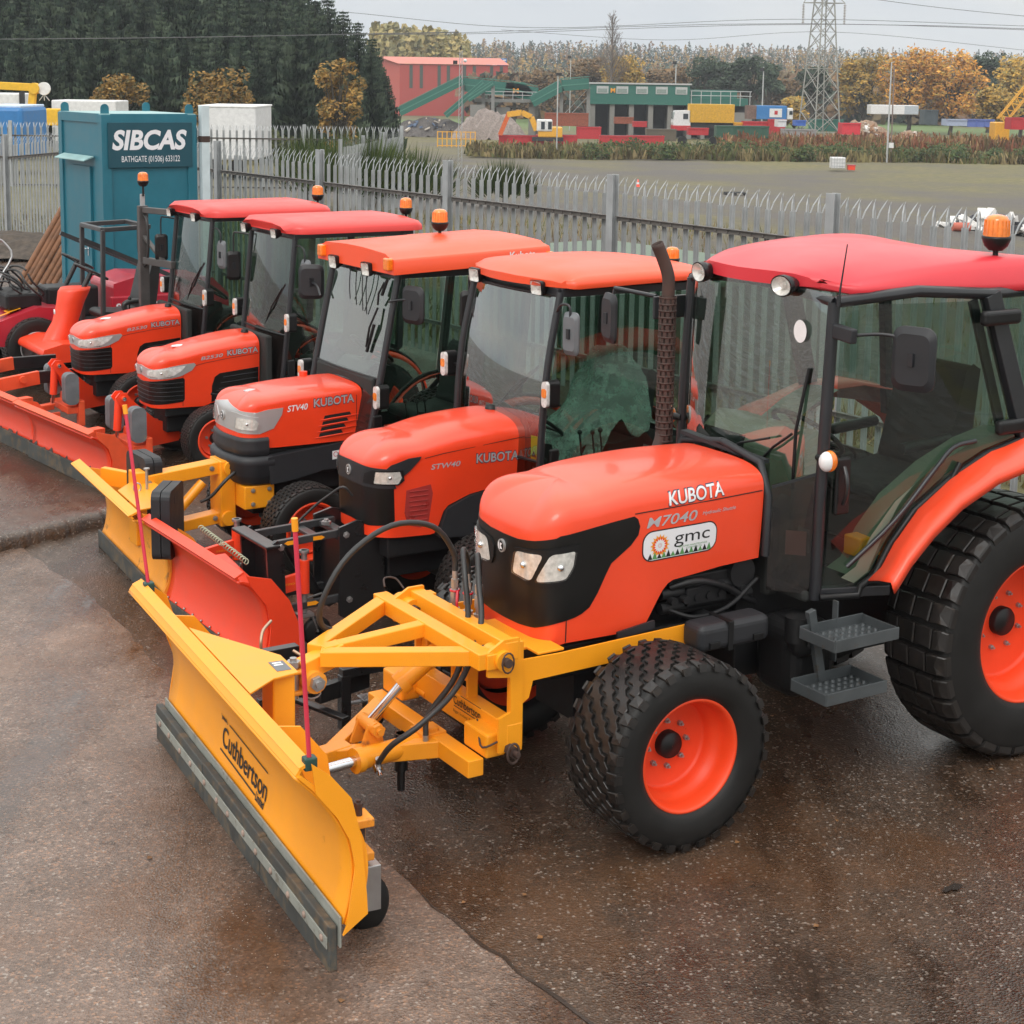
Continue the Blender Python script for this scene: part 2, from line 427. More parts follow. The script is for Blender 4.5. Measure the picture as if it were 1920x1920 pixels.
_fonts = {}
def text2d(txt, size=1.0, bold=0.0, shear=0.0, sx=1.0):
    """triangulated flat lettering, origin at its lower left; returns verts (x, y), faces, width"""
    cu = bpy.data.curves.new('t', 'FONT'); cu.body = txt; cu.size = size; cu.offset = bold; cu.shear = shear; cu.resolution_u = 4
    o = bpy.data.objects.new('t', cu); col.objects.link(o)
    dg = bpy.context.evaluated_depsgraph_get(); me = bpy.data.meshes.new_from_object(o.evaluated_get(dg))
    V = [(v.co.x * sx, v.co.y) for v in me.vertices]; F = [list(p.vertices) for p in me.polygons]
    bpy.data.objects.remove(o); bpy.data.meshes.remove(me); bpy.data.curves.remove(cu)
    x0 = min(v[0] for v in V); V = [(a - x0, b) for a, b in V]
    return V, F, max(v[0] for v in V)

def flat_text(mb, txt, org, ex, ey, width=None, height=1.0, bold=0.0, shear=0.0, center=False, lift=0.0):
    """lettering laid on a plane: org lower-left, ex/ey unit vectors"""
    V, F, wd = text2d(txt, height, bold * height, shear)
    k = (width / wd) if width else 1.0
    org = Vector(org); ex = Vector(ex).normalized(); ey = Vector(ey).normalized(); n = ex.cross(ey)
    dx = -wd * k / 2 if center else 0
    mb.add([org + ex * (a * k + dx) + ey * b + n * lift for a, b in V], F, False)
    return wd * k
# ------------------------------------------------------------------ the row frame: +x forward, +y to the tractors' left (towards the camera)
PSI = R(212)
RO = Vector((0.358, 7.593, 0))
RX = Vector((math.cos(PSI), math.sin(PSI), 0)); RY = Vector((-math.sin(PSI), math.cos(PSI), 0))
def row(x, y, z=0.0): return RO + RX * x + RY * y + Vector((0, 0, z))

# ------------------------------------------------------------------ the setting
FD = Vector((0.588, -0.809, 0)).normalized(); FN = Vector((0.809, 0.588, 0)).normalized()   # along the fence (to the right), away from the yard
F0P = Vector((-4.29, 24.38, 0)); BAY = 3.04
def fence_dist(x, y): return (Vector((x, y, 0)) - F0P).dot(FN)
def sm(t): t = max(0.0, min(1.0, t)); return t * t * (3 - 2 * t)
def gz(x, y):
    """height of the land"""
    d = fence_dist(x, y)
    if d < 0.4: return 0.0
    s = (Vector((x, y, 0)) - F0P).dot(FD)
    w_ = lerp(70, 11, sm((s + 22) / 26))
    z = -3.5 * sm((d - 0.4) / w_)
    z += 0.10 * math.sin(x * .31) * math.cos(y * .23) * min(1, d / 6)
    if y > 260: z += 16.0 * sm((y - 260) / 620) * (1 + .12 * math.sin(x * .006 + 1))
    return z

def yard_mat(name, base, wet, seedoff, bump_s=0.42):
    m, nt, b = nmat(name); v = coords(nt)
    mpn = nd(nt, 'ShaderNodeMapping'); mpn.inputs['Location'].default_value = (seedoff, seedoff * .7, 0); nt.links.new(v, mpn.inputs[0]); v = mpn.outputs[0]
    big = noise(nt, v, 0.45, 5, .6); mid = noise(nt, v, 2.6, 6, .65); fine = noise(nt, v, 55, 3, .7)
    vo = nd(nt, 'ShaderNodeTexVoronoi'); vo.inputs['Scale'].default_value = 95; nt.links.new(v, vo.inputs['Vector'])
    # aggregate: pale, orange and dark stones
    sep = nd(nt, 'ShaderNodeSeparateColor'); nt.links.new(vo.outputs['Color'], sep.inputs[0])
    stone = ramp(nt, sep.outputs[0], [(0.0, tuple(c * .50 for c in base)), (.5, base), (.80, tuple(c * 1.35 for c in base)), (.93, (base[0] * 2.2, base[1] * 1.7, base[2] * 1.3)), (.985, (.36, .33, .30))])
    c1 = ramp(nt, big, [(.30, tuple(c * .55 for c in base)), (.5, base), (.72, (base[0] * 1.5, base[1] * 1.28, base[2] * 1.10))])
    cc = mixc(nt, .62, c1, stone)
    sp = ramp(nt, noise(nt, v, 9, 4, .6), [(.60, (1, 1, 1)), (.70, (.42, .38, .35))]); cc = mixc(nt, .75, cc, sp, 'MULTIPLY')
    md = ramp(nt, mid, [(.30, (.72, .66, .60)), (.62, (1.12, 1.08, 1.05))]); cc = mixc(nt, 1.0, cc, md, 'MULTIPLY')
    st = noise(nt, v, .85, 6, .62); stf = ramp(nt, st, [(.50, 0.0), (.62, .8)]); cc = mixc(nt, stf, cc, mixc(nt, .5, cc, (.115, .050, .018)))
    # wetness: shallow film in the hollows, darker and glossier
    wv = nd(nt, 'ShaderNodeMapping'); wv.inputs['Scale'].default_value = (1.5, .42, 1); wv.inputs['Rotation'].default_value = (0, 0, .75); nt.links.new(v, wv.inputs[0])
    wn = noise(nt, wv.outputs[0], 1.1, 7, .62)
    rr = ramp(nt, wn, [(wet - .12, .40), (wet, .24), (wet + .07, .12), (wet + .15, .05)]); nt.links.new(rr, b.inputs['Roughness'])
    dkf = ramp(nt, wn, [(wet - .06, (1, 1, 1)), (wet + .10, (.52, .48, .46))]); nt.links.new(mixc(nt, 1.0, cc, dkf, 'MULTIPLY'), b.inputs['Base Color'])
    hm = ramp(nt, wn, [(wet + .02, 1.0), (wet + .15, .12)])
    h = nd(nt, 'ShaderNodeMath', operation='MULTIPLY'); 
    hs_ = nd(nt, 'ShaderNodeMath', operation='ADD'); nt.links.new(fine, hs_.inputs[0]); nt.links.new(vo.outputs['Distance'], hs_.inputs[1]); nt.links.new(hs_.outputs[0], h.inputs[0]); nt.links.new(hm, h.inputs[1])
    n1 = bump(nt, b, h.outputs[0], bump_s, .006)
    n2 = nd(nt, 'ShaderNodeBump'); n2.inputs['Strength'].default_value = .35; n2.inputs['Distance'].default_value = .03; nt.links.new(mid, n2.inputs['Height']); nt.links.new(n1.outputs[0], n2.inputs['Normal']); nt.links.new(n2.outputs[0], b.inputs['Normal'])
    b.inputs['Specular IOR Level'].default_value = .5
    return m
M['yard'] = yard_mat('damp_brown_tarmac', (.066, .045, .032), .53, 3.0)
M['slab'] = yard_mat('worn_washed_concrete', (.150, .112, .092), .50, 17.0)

# the yard sheet reaches the fence; a lighter slab lies in front of the tractors (x > 1.18 in the row frame), its edge broken and uneven
yb = MB(); e0 = F0P - FD * 45 + FN * .5; e1 = F0P + FD * 62 + FN * .5
yb.poly([(e0.x - 60, e0.y - 85, 0), (e1.x - 20, e1.y - 26, 0), (e1.x, e1.y, 0), (e0.x, e0.y, 0)])
yo = yb.build('yard', M['yard']); tag(yo, kind='structure')
rnd = random.Random(5); sb = MB(); edge = []
yv = 7.0
while yv > -5.35:
    edge.append(row(1.18 + .035 * math.sin(yv * 2.1) + rnd.uniform(-.015, .015), yv, .004)); yv -= .12
edge += [row(1.10, -5.40, .004)]
outer = [row(14, -5.40, .004), row(14, 7, .004)]
sb.poly([tuple(p) for p in edge + outer]); so = sb.build('slab', M['slab']); tag(so, kind='structure')
# dark broken joint along the slab edge
jb = MB(); L_ = []
for p in edge[:54]:
    a_ = rnd.uniform(.002, .020); L_.append([tuple(p - RX * a_ + Vector((0, 0, .004))), tuple(p + RX * rnd.uniform(.001, .008) + Vector((0, 0, .004)))])
jb.grid(L_, False); jo = jb.build('joint', surf('wet_joint', (.035, .027, .022), .3, var=.4, bmp=.4)); tag(jo, kind='structure')
# raised old slab with its kerb, left of the ploughs
kb = MB(); n_ = 26; top = []
for i in range(n_ + 1):
    t = i / n_; p = row(lerp(1.42, .30, t) + .03 * math.sin(i * .9), lerp(-5.18, -5.62, t) + .02 * math.sin(i * 1.7), 0); top.append(p)
P = []
for i, p in enumerate(top):
    o = -RY
    P.append([tuple(p + Vector((0, 0, -.01))), tuple(p + o * .015 + Vector((0, 0, .075))), tuple(p + o * .05 + Vector((0, 0, .10))), tuple(p + o * .14 + Vector((0, 0, .105))), tuple(p + o * .45 + Vector((0, 0, .04))), tuple(p + o * .95 + Vector((0, 0, .007)))])
kb.grid(P); ko = kb.build('kerb', M['yard'], weld=False); tag(ko, kind='structure')
# scatter of pale grit and small stones
gb = MB(); rnd = random.Random(11)
for i in range(1900):
    if i < 700: p = row(2.02 + rnd.gauss(0, .2), rnd.gauss(.05, .38), .006)
    else: p = row(rnd.uniform(-2.5, 3.6), rnd.uniform(-4, 2.6), .006)
    s_ = rnd.uniform(.0015, .0042) if i < 1860 else rnd.uniform(.004, .009)
    a_ = rnd.uniform(0, 6.28); q = [p + Vector((math.cos(a_ + k) * s_, math.sin(a_ + k) * s_, 0)) for k in (0, 2.1, 4.2)] + [p + Vector((0, 0, s_ * .8))]
    gb.add([tuple(v) for v in q], [(0, 1, 3), (1, 2, 3), (2, 0, 3)], False)
go = gb.build('grit', surf('pale_grit', (.26, .23, .20), .5, var=.3)); tag(go, 'loose pale grit and small stones scattered over the wet yard', 'grit', kind='stuff')
# fallen leaves
lb = MB()
for i in range(60):
    p = row(rnd.uniform(-2.5, 3.6), rnd.uniform(-4, 2.6), .009); s_ = rnd.uniform(.008, .018); a_ = rnd.uniform(0, 6.28)
    lb.add([tuple(p + Vector((math.cos(a_ + k) * s_, math.sin(a_ + k) * s_, .003 * (j % 2)))) for j, k in enumerate((0, 1.2, 2.9, 4.4))], [(0, 1, 2, 3)], False)
lo = lb.build('fallen_leaves', surf('brown_leaf', (.18, .085, .03), .6, var=.4, vscale=40)); tag(lo, 'small brown fallen leaves lying here and there on the yard', 'leaves', kind='stuff')
# shallow puddles
def puddle(cx, cy, rx_, ry_, rot, seed, z=.0085):
    r_ = random.Random(seed); ph = [r_.uniform(0, 6.28) for _ in range(6)]; pts = []
    for i in range(72):
        t = 2 * math.pi * i / 72; k = 1 + .22 * math.sin(2 * t + ph[0]) + .16 * math.sin(3 * t + ph[1]) + .10 * math.sin(5 * t + ph[2]) + .07 * math.sin(9 * t + ph[3]) + .05 * math.sin(14 * t + ph[4])
        x, y = rx_ * k * math.cos(t), ry_ * k * math.sin(t); pts.append(tuple(row(cx + x * math.cos(rot) - y * math.sin(rot), cy + x * math.sin(rot) + y * math.cos(rot), z)))
    return pts
mw, ntw, bw_ = nmat('puddle_water'); bw_.inputs['Base Color'].default_value = (.035, .028, .024, 1); bw_.inputs['Roughness'].default_value = .05; bw_.inputs['IOR'].default_value = 1.33
bump(ntw, bw_, noise(ntw, coords(ntw), 14, 3, .6), .06, .01)
pb = MB()
for a_ in ((-1.35, 1.95, .10, .03, .9, 8), (-1.05, 2.35, .16, .035, 1.3, 21), (-.75, 1.72, .05, .022, .2, 9), (-1.75, 1.6, .07, .025, .4, 5)): pb.poly(puddle(*a_))
po = pb.build('puddle', mw); tag(po, kind='structure')

# land beyond the fence
gm, nt, b = nmat('rough_ground'); v = coords(nt)
sx_ = nd(nt, 'ShaderNodeSeparateXYZ'); nt.links.new(v, sx_.inputs[0])
n1 = noise(nt, v, .10, 6, .65); n2 = noise(nt, v, 1.4, 6, .7); n3 = noise(nt, v, 9, 5, .7)
gravel = ramp(nt, n3, [(.3, (.060, .053, .046)), (.6, (.105, .092, .080)), (.82, (.19, .17, .15))])
grass = ramp(nt, n2, [(.25, (.065, .070, .022)), (.5, (.13, .115, .040)), (.75, (.21, .165, .075))])
dd = nd(nt, 'ShaderNodeVectorMath', operation='DOT_PRODUCT'); nt.links.new(v, dd.inputs[0]); dd.inputs[1].default_value = (FN.x, FN.y, 0)
ds_ = nd(nt, 'ShaderNodeMapRange'); ds_.inputs[1].default_value = F0P.dot(FN); ds_.inputs[2].default_value = F0P.dot(FN) + 120; nt.links.new(dd.outputs['Value'], ds_.inputs[0])
base = ramp(nt, ds_.outputs[0], [(0.0, 1.0), (.06, .85), (.14, .22), (.40, .20), (.62, .32), (.80, .9), (1.0, .8)])
ma = nd(nt, 'ShaderNodeMath', operation='ADD'); nt.links.new(base, ma.inputs[0]); mb2 = nd(nt, 'ShaderNodeMath', operation='MULTIPLY_ADD'); mb2.inputs[1].default_value = 3.2; mb2.inputs[2].default_value = -1.65; nt.links.new(n1, mb2.inputs[0]); nt.links.new(mb2.outputs[0], ma.inputs[1]); ma.use_clamp = True
lm = nd(nt, 'ShaderNodeMapRange'); lm.inputs[1].default_value = -7; lm.inputs[2].default_value = -13; nt.links.new(sx_.outputs[0], lm.inputs[0])
mmx = nd(nt, 'ShaderNodeMath', operation='MAXIMUM'); nt.links.new(ma.outputs[0], mmx.inputs[0]); nt.links.new(lm.outputs[0], mmx.inputs[1])
cc = mixc(nt, mmx.outputs[0], gravel, grass)
yy = nd(nt, 'ShaderNodeMapRange'); yy.inputs[1].default_value = 225; yy.inputs[2].default_value = 255; nt.links.new(sx_.outputs[1], yy.inputs[0])
field = ramp(nt, noise(nt, v, .012, 3, .5), [(.38, (.105, .16, .045)), (.50, (.10, .15, .045)), (.56, (.12, .10, .05)), (.7, (.10, .085, .04))])
cc = mixc(nt, yy.outputs[0], cc, field); nt.links.new(cc, b.inputs['Base Color']); b.inputs['Roughness'].default_value = .85
bump(nt, b, n3, .8, .05)
M['land'] = gm
lb = MB(); P = []
ds = [.4, .6, 1, 1.6, 2.4, 3.5, 5, 7, 9, 12, 16, 22, 30, 40, 52, 66, 84, 105, 130, 160, 200, 250, 310, 380, 470, 570, 700, 900, 1300, 2200, 4000]
ss = [-3000, -1500, -800, -400, -250, -160, -110, -80, -60, -45, -34, -26, -20, -15, -11, -8, -5, -2, 1, 4, 8, 13, 20, 30, 45, 65, 95, 140, 210, 330, 520, 850, 1500, 3000]
for s_ in ss:
    r_ = []
    for d in ds:
        p = F0P + FD * s_ + FN * d; r_.append((p.x, p.y, gz(p.x, p.y) - (.004 if d > .45 else 0)))
    P.append(r_)
lb.grid(P); lo = lb.build('ground', M['land']); tag(lo, kind='structure')

# ------------------------------------------------------------------ palisade fences
def pale_mesh(b, x, h, off=0.0, w_=.068):
    """W-section pale with a split, splayed, pointed head; fence frame: x along, y away, z up"""
    xs = [-.5, -.38, -.16, 0, .16, .38, .5]; ys = [.000, .018, .018, .002, .018, .018, .0]
    zt = h - .17
    lo_ = [(x + a * w_, off + q, .06) for a, q in zip(xs, ys)]; hi_ = [(x + a * w_, off + q, zt) for a, q in zip(xs, ys)]
    n = len(xs); b.add(lo_ + hi_, [(i, i + 1, n + i + 1, n + i) for i in range(n - 1)], False)
    for c, lean, sp in ((-.36, -.02, .045), (0, 0, -.01), (.36, .02, .045)):
        hw = .13 * w_; base = [(x + c * w_ - hw, off + .016, zt), (x + c * w_ + hw, off + .016, zt)]
        mid = [(x + c * w_ * 1.25 - hw + lean * .5, off + .02 + sp * .3, zt + .07), (x + c * w_ * 1.25 + hw + lean * .5, off + .02 + sp * .3, zt + .07)]
        q2 = [(x + c * w_ * 1.5 - hw * .8 + lean, off + .02 + sp, zt + .125), (x + c * w_ * 1.5 + hw * .8 + lean, off + .02 + sp, zt + .125)]
        tip = (x + c * w_ * 1.6 + lean * 1.4, off + .02 + sp * 1.7, h)
        b.add(base + mid + q2 + [tip], [(0, 1, 3, 2), (2, 3, 5, 4), (4, 5, 6)], False)
def fence(name, org, dirv, bays, bay, h, label, drop=lambda k: 0.0, posth=.03, npale=19, group=None, mat='galv', railmat='galv_dark'):
    rz = math.atan2(dirv.y, dirv.x); T = empty(name, org, rz, label, 'fence', group)
    for k in range(bays + 1):
        b = MB(); z0 = drop(k); x = k * bay
        b.box(x - .05, x + .05, -.008, .0, z0 - .3, z0 + h + posth); b.box(x - .004, x + .004, -.075, -.008, z0 - .3, z0 + h + posth - .004); b.box(x - .05, x + .05, -.083, -.075, z0 - .3, z0 + h + posth)
        b.build('post', M[mat], T, bevel=.002)
    for k in range(bays):
        z0, z1 = drop(k), drop(k + 1)
        for zz in (h - .42, .45):
            b = MB(); b.beam((k * bay + .05, .0, z0 + zz), ((k + 1) * bay - .05, .0, z1 + zz), .045, .045); b.beam((k * bay + .05, -.02, z0 + zz + .024), ((k + 1) * bay - .05, -.02, z1 + zz + .024), .05, .006)
            for i in range(npale): xx = (k + (i + .6) / npale) * bay; b.cbox((xx, -.026, lerp(z0, z1, (i + .6) / npale) + zz), (.02, .012, .02))
            b.build('rail', M[railmat], T)
        b = MB()
        for i in range(npale):
            s0 = len(b.v); xx = (k + (i + .6) / npale) * bay; pale_mesh(b, xx, h + random.uniform(-.012, .012), .028)
            dz = lerp(z0, z1, (i + .6) / npale); lean = random.uniform(-.006, .006)
            for j in range(s0, len(b.v)): vx, vy, vz = b.v[j]; b.v[j] = (vx + lean * vz, vy, vz + dz)
        b.build('pale_panel', M[mat], T)
    return T
fence('palisade_fence', F0P - FD * BAY * 5, FD, 12, BAY, 2.38, 'galvanised steel palisade fence running behind the tractors, split pointed tops', drop=lambda k: -.22 if k < 3 else 0.0)
A2 = Vector((-24.0, 50, -.45)); B2 = Vector((-3.35, 50.5, -.45))
fence('palisade_fence', A2, (B2 - A2).normalized(), 7, 2.95, 2.35, 'more distant palisade fence in front of the parked trailers and conifers', npale=15)
B3 = B2 + Vector((0, 0, -.1))
fence('palisade_fence', B3, Vector((-.10, -.99, 0)).normalized(), 3, 3.0, 2.35, 'short palisade return leaving the distant fence towards the broom bushes', npale=15)

# ------------------------------------------------------------------ teal cabin
def cabin():
    C = at(190, 209, 2.88); psi = R(35); T = empty('site_cabin', (C.x, C.y, 0), psi, 'tall narrow teal steel cabin with white SIBCAS lettering on its dark sign', 'cabin')
    w_, d_, h = 1.30, 1.58, 2.84       # right face width (local +x), left face depth (local +y)
    b = MB(); b.box(.02, w_ - .02, .02, d_ - .02, .10, h - .03); body = b.build('wall_panels', M['teal'], T)
    b = MB()
    n_ = 5
    for i in range(n_):
        x0 = .16 + i * (w_ - .32) / n_; b.prism([(x0 + .02, .019), (x0 + .05, .045), (x0 + .16, .045), (x0 + .19, .019)], .16, h - .16, 'z')
    b.build('corrugation', M['teal'], body)
    b = MB()
    for x, y in ((0, 0), (w_, 0), (0, d_), (w_, d_)):
        b.cbox((x + (.06 if x == 0 else -.06), y + (.06 if y == 0 else -.06), h / 2 + .02), (.13, .13, h - .04))
    b.build('corner_post', M['teal'], T, bevel=.008)
    b = MB()
    for z in (.10, h - .05):
        b.box(.12, w_ - .12, -.003, .07, z - .06, z + .06); b.box(-.003, .07, .12, d_ - .12, z - .06, z + .06)
    b.build('frame_rail', M['teal'], T, bevel=.004)
    b = MB(); b.box(.01, w_ - .01, .01, d_ - .01, h - .01, h + .012); b.build('roof', M['paleteal'], T)
    for x, y in ((.07, .07), (w_ - .07, .07), (.07, d_ - .07), (w_ - .07, d_ - .07)):
        b = MB(); o = [(.055 * math.cos(t) + (x if False else 0), .05 + .055 * math.sin(t)) for t in np.linspace(0, math.pi, 9)]
        pts = [(-.055, -.04)] + [( -q[0], q[1]) for q in o] + [(.055, -.04)]
        b.prism([(x + q[0], h + .03 + q[1]) for q in pts], y - .008, y + .008, 'y'); b.build('lifting_lug', M['teal'], T)
    # door on the left face
    b = MB(); b.box(-.014, .018, .42, d_ - .40 + .06, .18, 2.16); do = b.build('door', M['teal'], T, bevel=.004)
    b = MB(); b.cyl((-.02, .52, 1.08), (-.05, .52, 1.08), .012, seg=8); b.tube([(-.05, .50, 1.08), (-.05, .62, 1.08)], .009); b.cbox((-.02, .52, 1.06), (.01, .035, .14)); b.build('handle', M['chrome'], do)
    b = MB(); b.prism([(-.005, 2.30), (-.14, 2.245), (-.14, 2.235), (-.005, 2.28)], .30, d_ - .20, 'y'); b.build('rain_hood', M['paleteal'], T)
    # sign
    b = MB(); b.box(.07, w_ - .07, -.022, -.012, 2.16, 2.74); so = b.build('sign', M['teal_dark'], T, bevel=.004)
    b = MB(); flat_text(b, 'SIBCAS', (w_ / 2 - .03, -.0235, 2.40), (1, 0, 0), (0, 0, 1), width=1.0, height=.34, bold=.035, center=True)
    V = b.v; b.v = [(x + (z - 2.40) * .18, y, z) for x, y, z in V]; b.build('lettering', M['decal_w'], so)
    b = MB(); flat_text(b, 'BATHGATE (01506) 633122', (w_ / 2 + .0, -.0235, 2.235), (1, 0, 0), (0, 0, 1), width=.80, height=.11, bold=.0, center=True); b.build('lettering', M['decal_w'], so)
    # white post beside it
    q = T.matrix_world @ Vector((0, 0, 0)); pr = Vector((C.x, C.y, 0)) + Vector((math.cos(psi), math.sin(psi), 0)) * (w_ + .11)
    P_ = empty('steel_post', (pr.x, pr.y, 0), psi, 'pale blue-white square post with a rusty band, right beside the teal cabin', 'post')
    b = MB(); b.box(-.055, .055, -.055, .055, 0, 2.96); b.build('post_shaft', M['palepost'], P_, bevel=.005)
    b = MB(); b.box(-.058, .058, -.058, .058, 2.48, 2.56); b.build('rust_band', M['rust'], P_)
M['paleteal'] = surf('weathered_pale_teal', (.26, .42, .42), .55, var=.15, dirt=.6, dirtc=(.07, .22, .25))
M['palepost'] = surf('pale_blue_white_paint', (.52, .60, .62), .5, var=.08, dirt=.68, dirtc=(.40, .36, .28))
cabin()
# ------------------------------------------------------------------ bonnet surface
class Hood:
    def __init__(s, xr, xn, W, rc, bow, zs, zc, zb, n=3.0, nf=1.8, sb=0.2, tumble=0.03, taper=0.0):
        s.__dict__.update(xr=xr, xn=xn, W=W, zs=zs, zc=zc, zb=zb, n=n, nf=nf, sb=sb, tumble=tumble)
        pl = []
        Wn = W - taper
        yc = Wn - rc
        for i in range(13):
            y = yc * i / 12; pl.append((xn - bow * (y / Wn) ** 2, y))
        x0 = pl[-1][0]
        for i in range(1, 17):
            t = R(90) * i / 16; pl.append((x0 - rc * (1 - math.cos(t)), yc + rc * math.sin(t)))
        xe = pl[-1][0]; L_ = xe - xr; k = max(8, int(L_ / 0.03)); s.xe = xe
        for i in range(1, k + 1):
            t = i / k; pl.append((xe - L_ * t, Wn + taper * min(1, t * 1.6)))
        s.pl = pl; s.al = [0.0]
        for p, q in zip(pl, pl[1:]): s.al.append(s.al[-1] + math.hypot(q[0] - p[0], q[1] - p[1]))
        s.A = s.al[-1]
        V = []; F = []; s.nw, s.nc = 18, 16
        idx = [(-1, i) for i in range(len(pl) - 1, 0, -1)] + [(1, i) for i in range(len(pl))]
        P = []
        for sg, i in idx:
            P.append(s.col(s.al[i] * sg))
        s.P = P
        vs = [p for r_ in P for p in r_]; nv = len(P[0]); fs = []
        for i in range(len(P) - 1):
            for k in range(nv - 1): fs.append((i * nv + k, i * nv + k + 1, (i + 1) * nv + k + 1, (i + 1) * nv + k))
        s.bvh = BVHTree.FromPolygons([Vector(v) for v in vs], fs)
    def plan(s, a):
        sg = -1 if a < 0 else 1; a = min(abs(a), s.A - 1e-6); al = s.al
        lo, hi = 0, len(al) - 1
        while hi - lo > 1:
            mid = (lo + hi) // 2
            if al[mid] <= a: lo = mid
            else: hi = mid
        t = (a - al[lo]) / (al[hi] - al[lo]); p, q = s.pl[lo], s.pl[hi]
        x, y = lerp(p[0], q[0], t), lerp(p[1], q[1], t)
        dx, dy = q[0] - p[0], q[1] - p[1]; l = math.hypot(dx, dy); nx, ny = dy / l, -dx / l
        return x, y * sg, nx, ny * sg
    def zbot(s, x, a): return interp(-x, [(-q[0], q[1]) for q in s.zb])
    def col(s, a):
        x, y, nx, ny = s.plan(a)
        zs = interp(-x, [(-q[0], q[1]) for q in s.zs]); zb = s.zbot(x, a)
        col_ = []
        for j in range(s.nw + 1):
            t = j / s.nw; z = lerp(zb, zs, t); ins = s.tumble * ((1 - t) ** 1.5)
            col_.append((x - nx * ins, y - ny * ins, z))
        xs = min(x, s.xn - s.sb); zc = sinterp(-xs, [(-q[0], q[1]) for q in s.zc])
        n = lerp(s.nf, s.n, abs(ny) ** 2)
        for j in range(1, s.nc + 1):
            th = R(90) * j / s.nc
            ch = 1 - max(0.0, math.cos(th)) ** (2 / n); sv = math.sin(th) ** (2 / n)
            col_.append((lerp(x, xs, ch), lerp(y, 0.0, ch), lerp(zs, zc, sv)))
        return col_
    def ax(s, x):
        """arc position of the near side at local x"""
        for i in range(28, len(s.pl)):
            if s.pl[i][0] <= x:
                p, q = s.pl[i - 1], s.pl[i]; t = (p[0] - x) / max(1e-9, p[0] - q[0]); return lerp(s.al[i - 1], s.al[i], t)
        return s.A
    def wrap(s, a, z, off=0.0):
        x, y, nx, ny = s.plan(a); o = Vector((x + nx * 0.5, y + ny * 0.5, z)); d = Vector((-nx, -ny, 0))
        h = s.bvh.ray_cast(o, d, 1.2)
        if h[0] is None: return Vector((x, y, z))
        n = h[1]
        if n.dot(d) > 0: n = -n
        return h[0] + n * off
    def mesh(s, mb):
        mb.grid(s.P, True); return mb
    def patch(s, mb, outline, off, step=0.02, skirt=0.0):
        V, F = cdt(outline, step)
        mb.add([s.wrap(a, z, off) for a, z in V], F, True)
        if skirt:
            n = len(outline); top = []; 
            pts = []
            for i in range(n):
                p = Vector(outline[i]); q = Vector(outline[(i + 1) % n]); k = max(1, int((q - p).length / step))
                for j in range(k): pts.append(p.lerp(q, j / k))
            m_ = len(pts)
            a_ = [s.wrap(p.x, p.y, off) for p in pts]; b_ = [s.wrap(p.x, p.y, off - skirt) for p in pts]
            mb.add(a_ + b_, [(i, (i + 1) % m_, m_ + (i + 1) % m_, m_ + i) for i in range(m_)], False)
        return mb
    def text(s, mb, txt, a0, z0, height, width, slope=0.0, bold=0.0, shear=0.0, off=0.004, sg=-1):
        """lettering on the near side; a0 is where it begins (reads from nose to cab), slope = rise per metre"""
        V, F, wd = text2d(txt, height / 0.72, bold * height, shear); k = width / wd
        mb.add([s.wrap(a0 + x * k, z0 + y + x * k * slope, off) for x, y in V], F, False)
        return mb

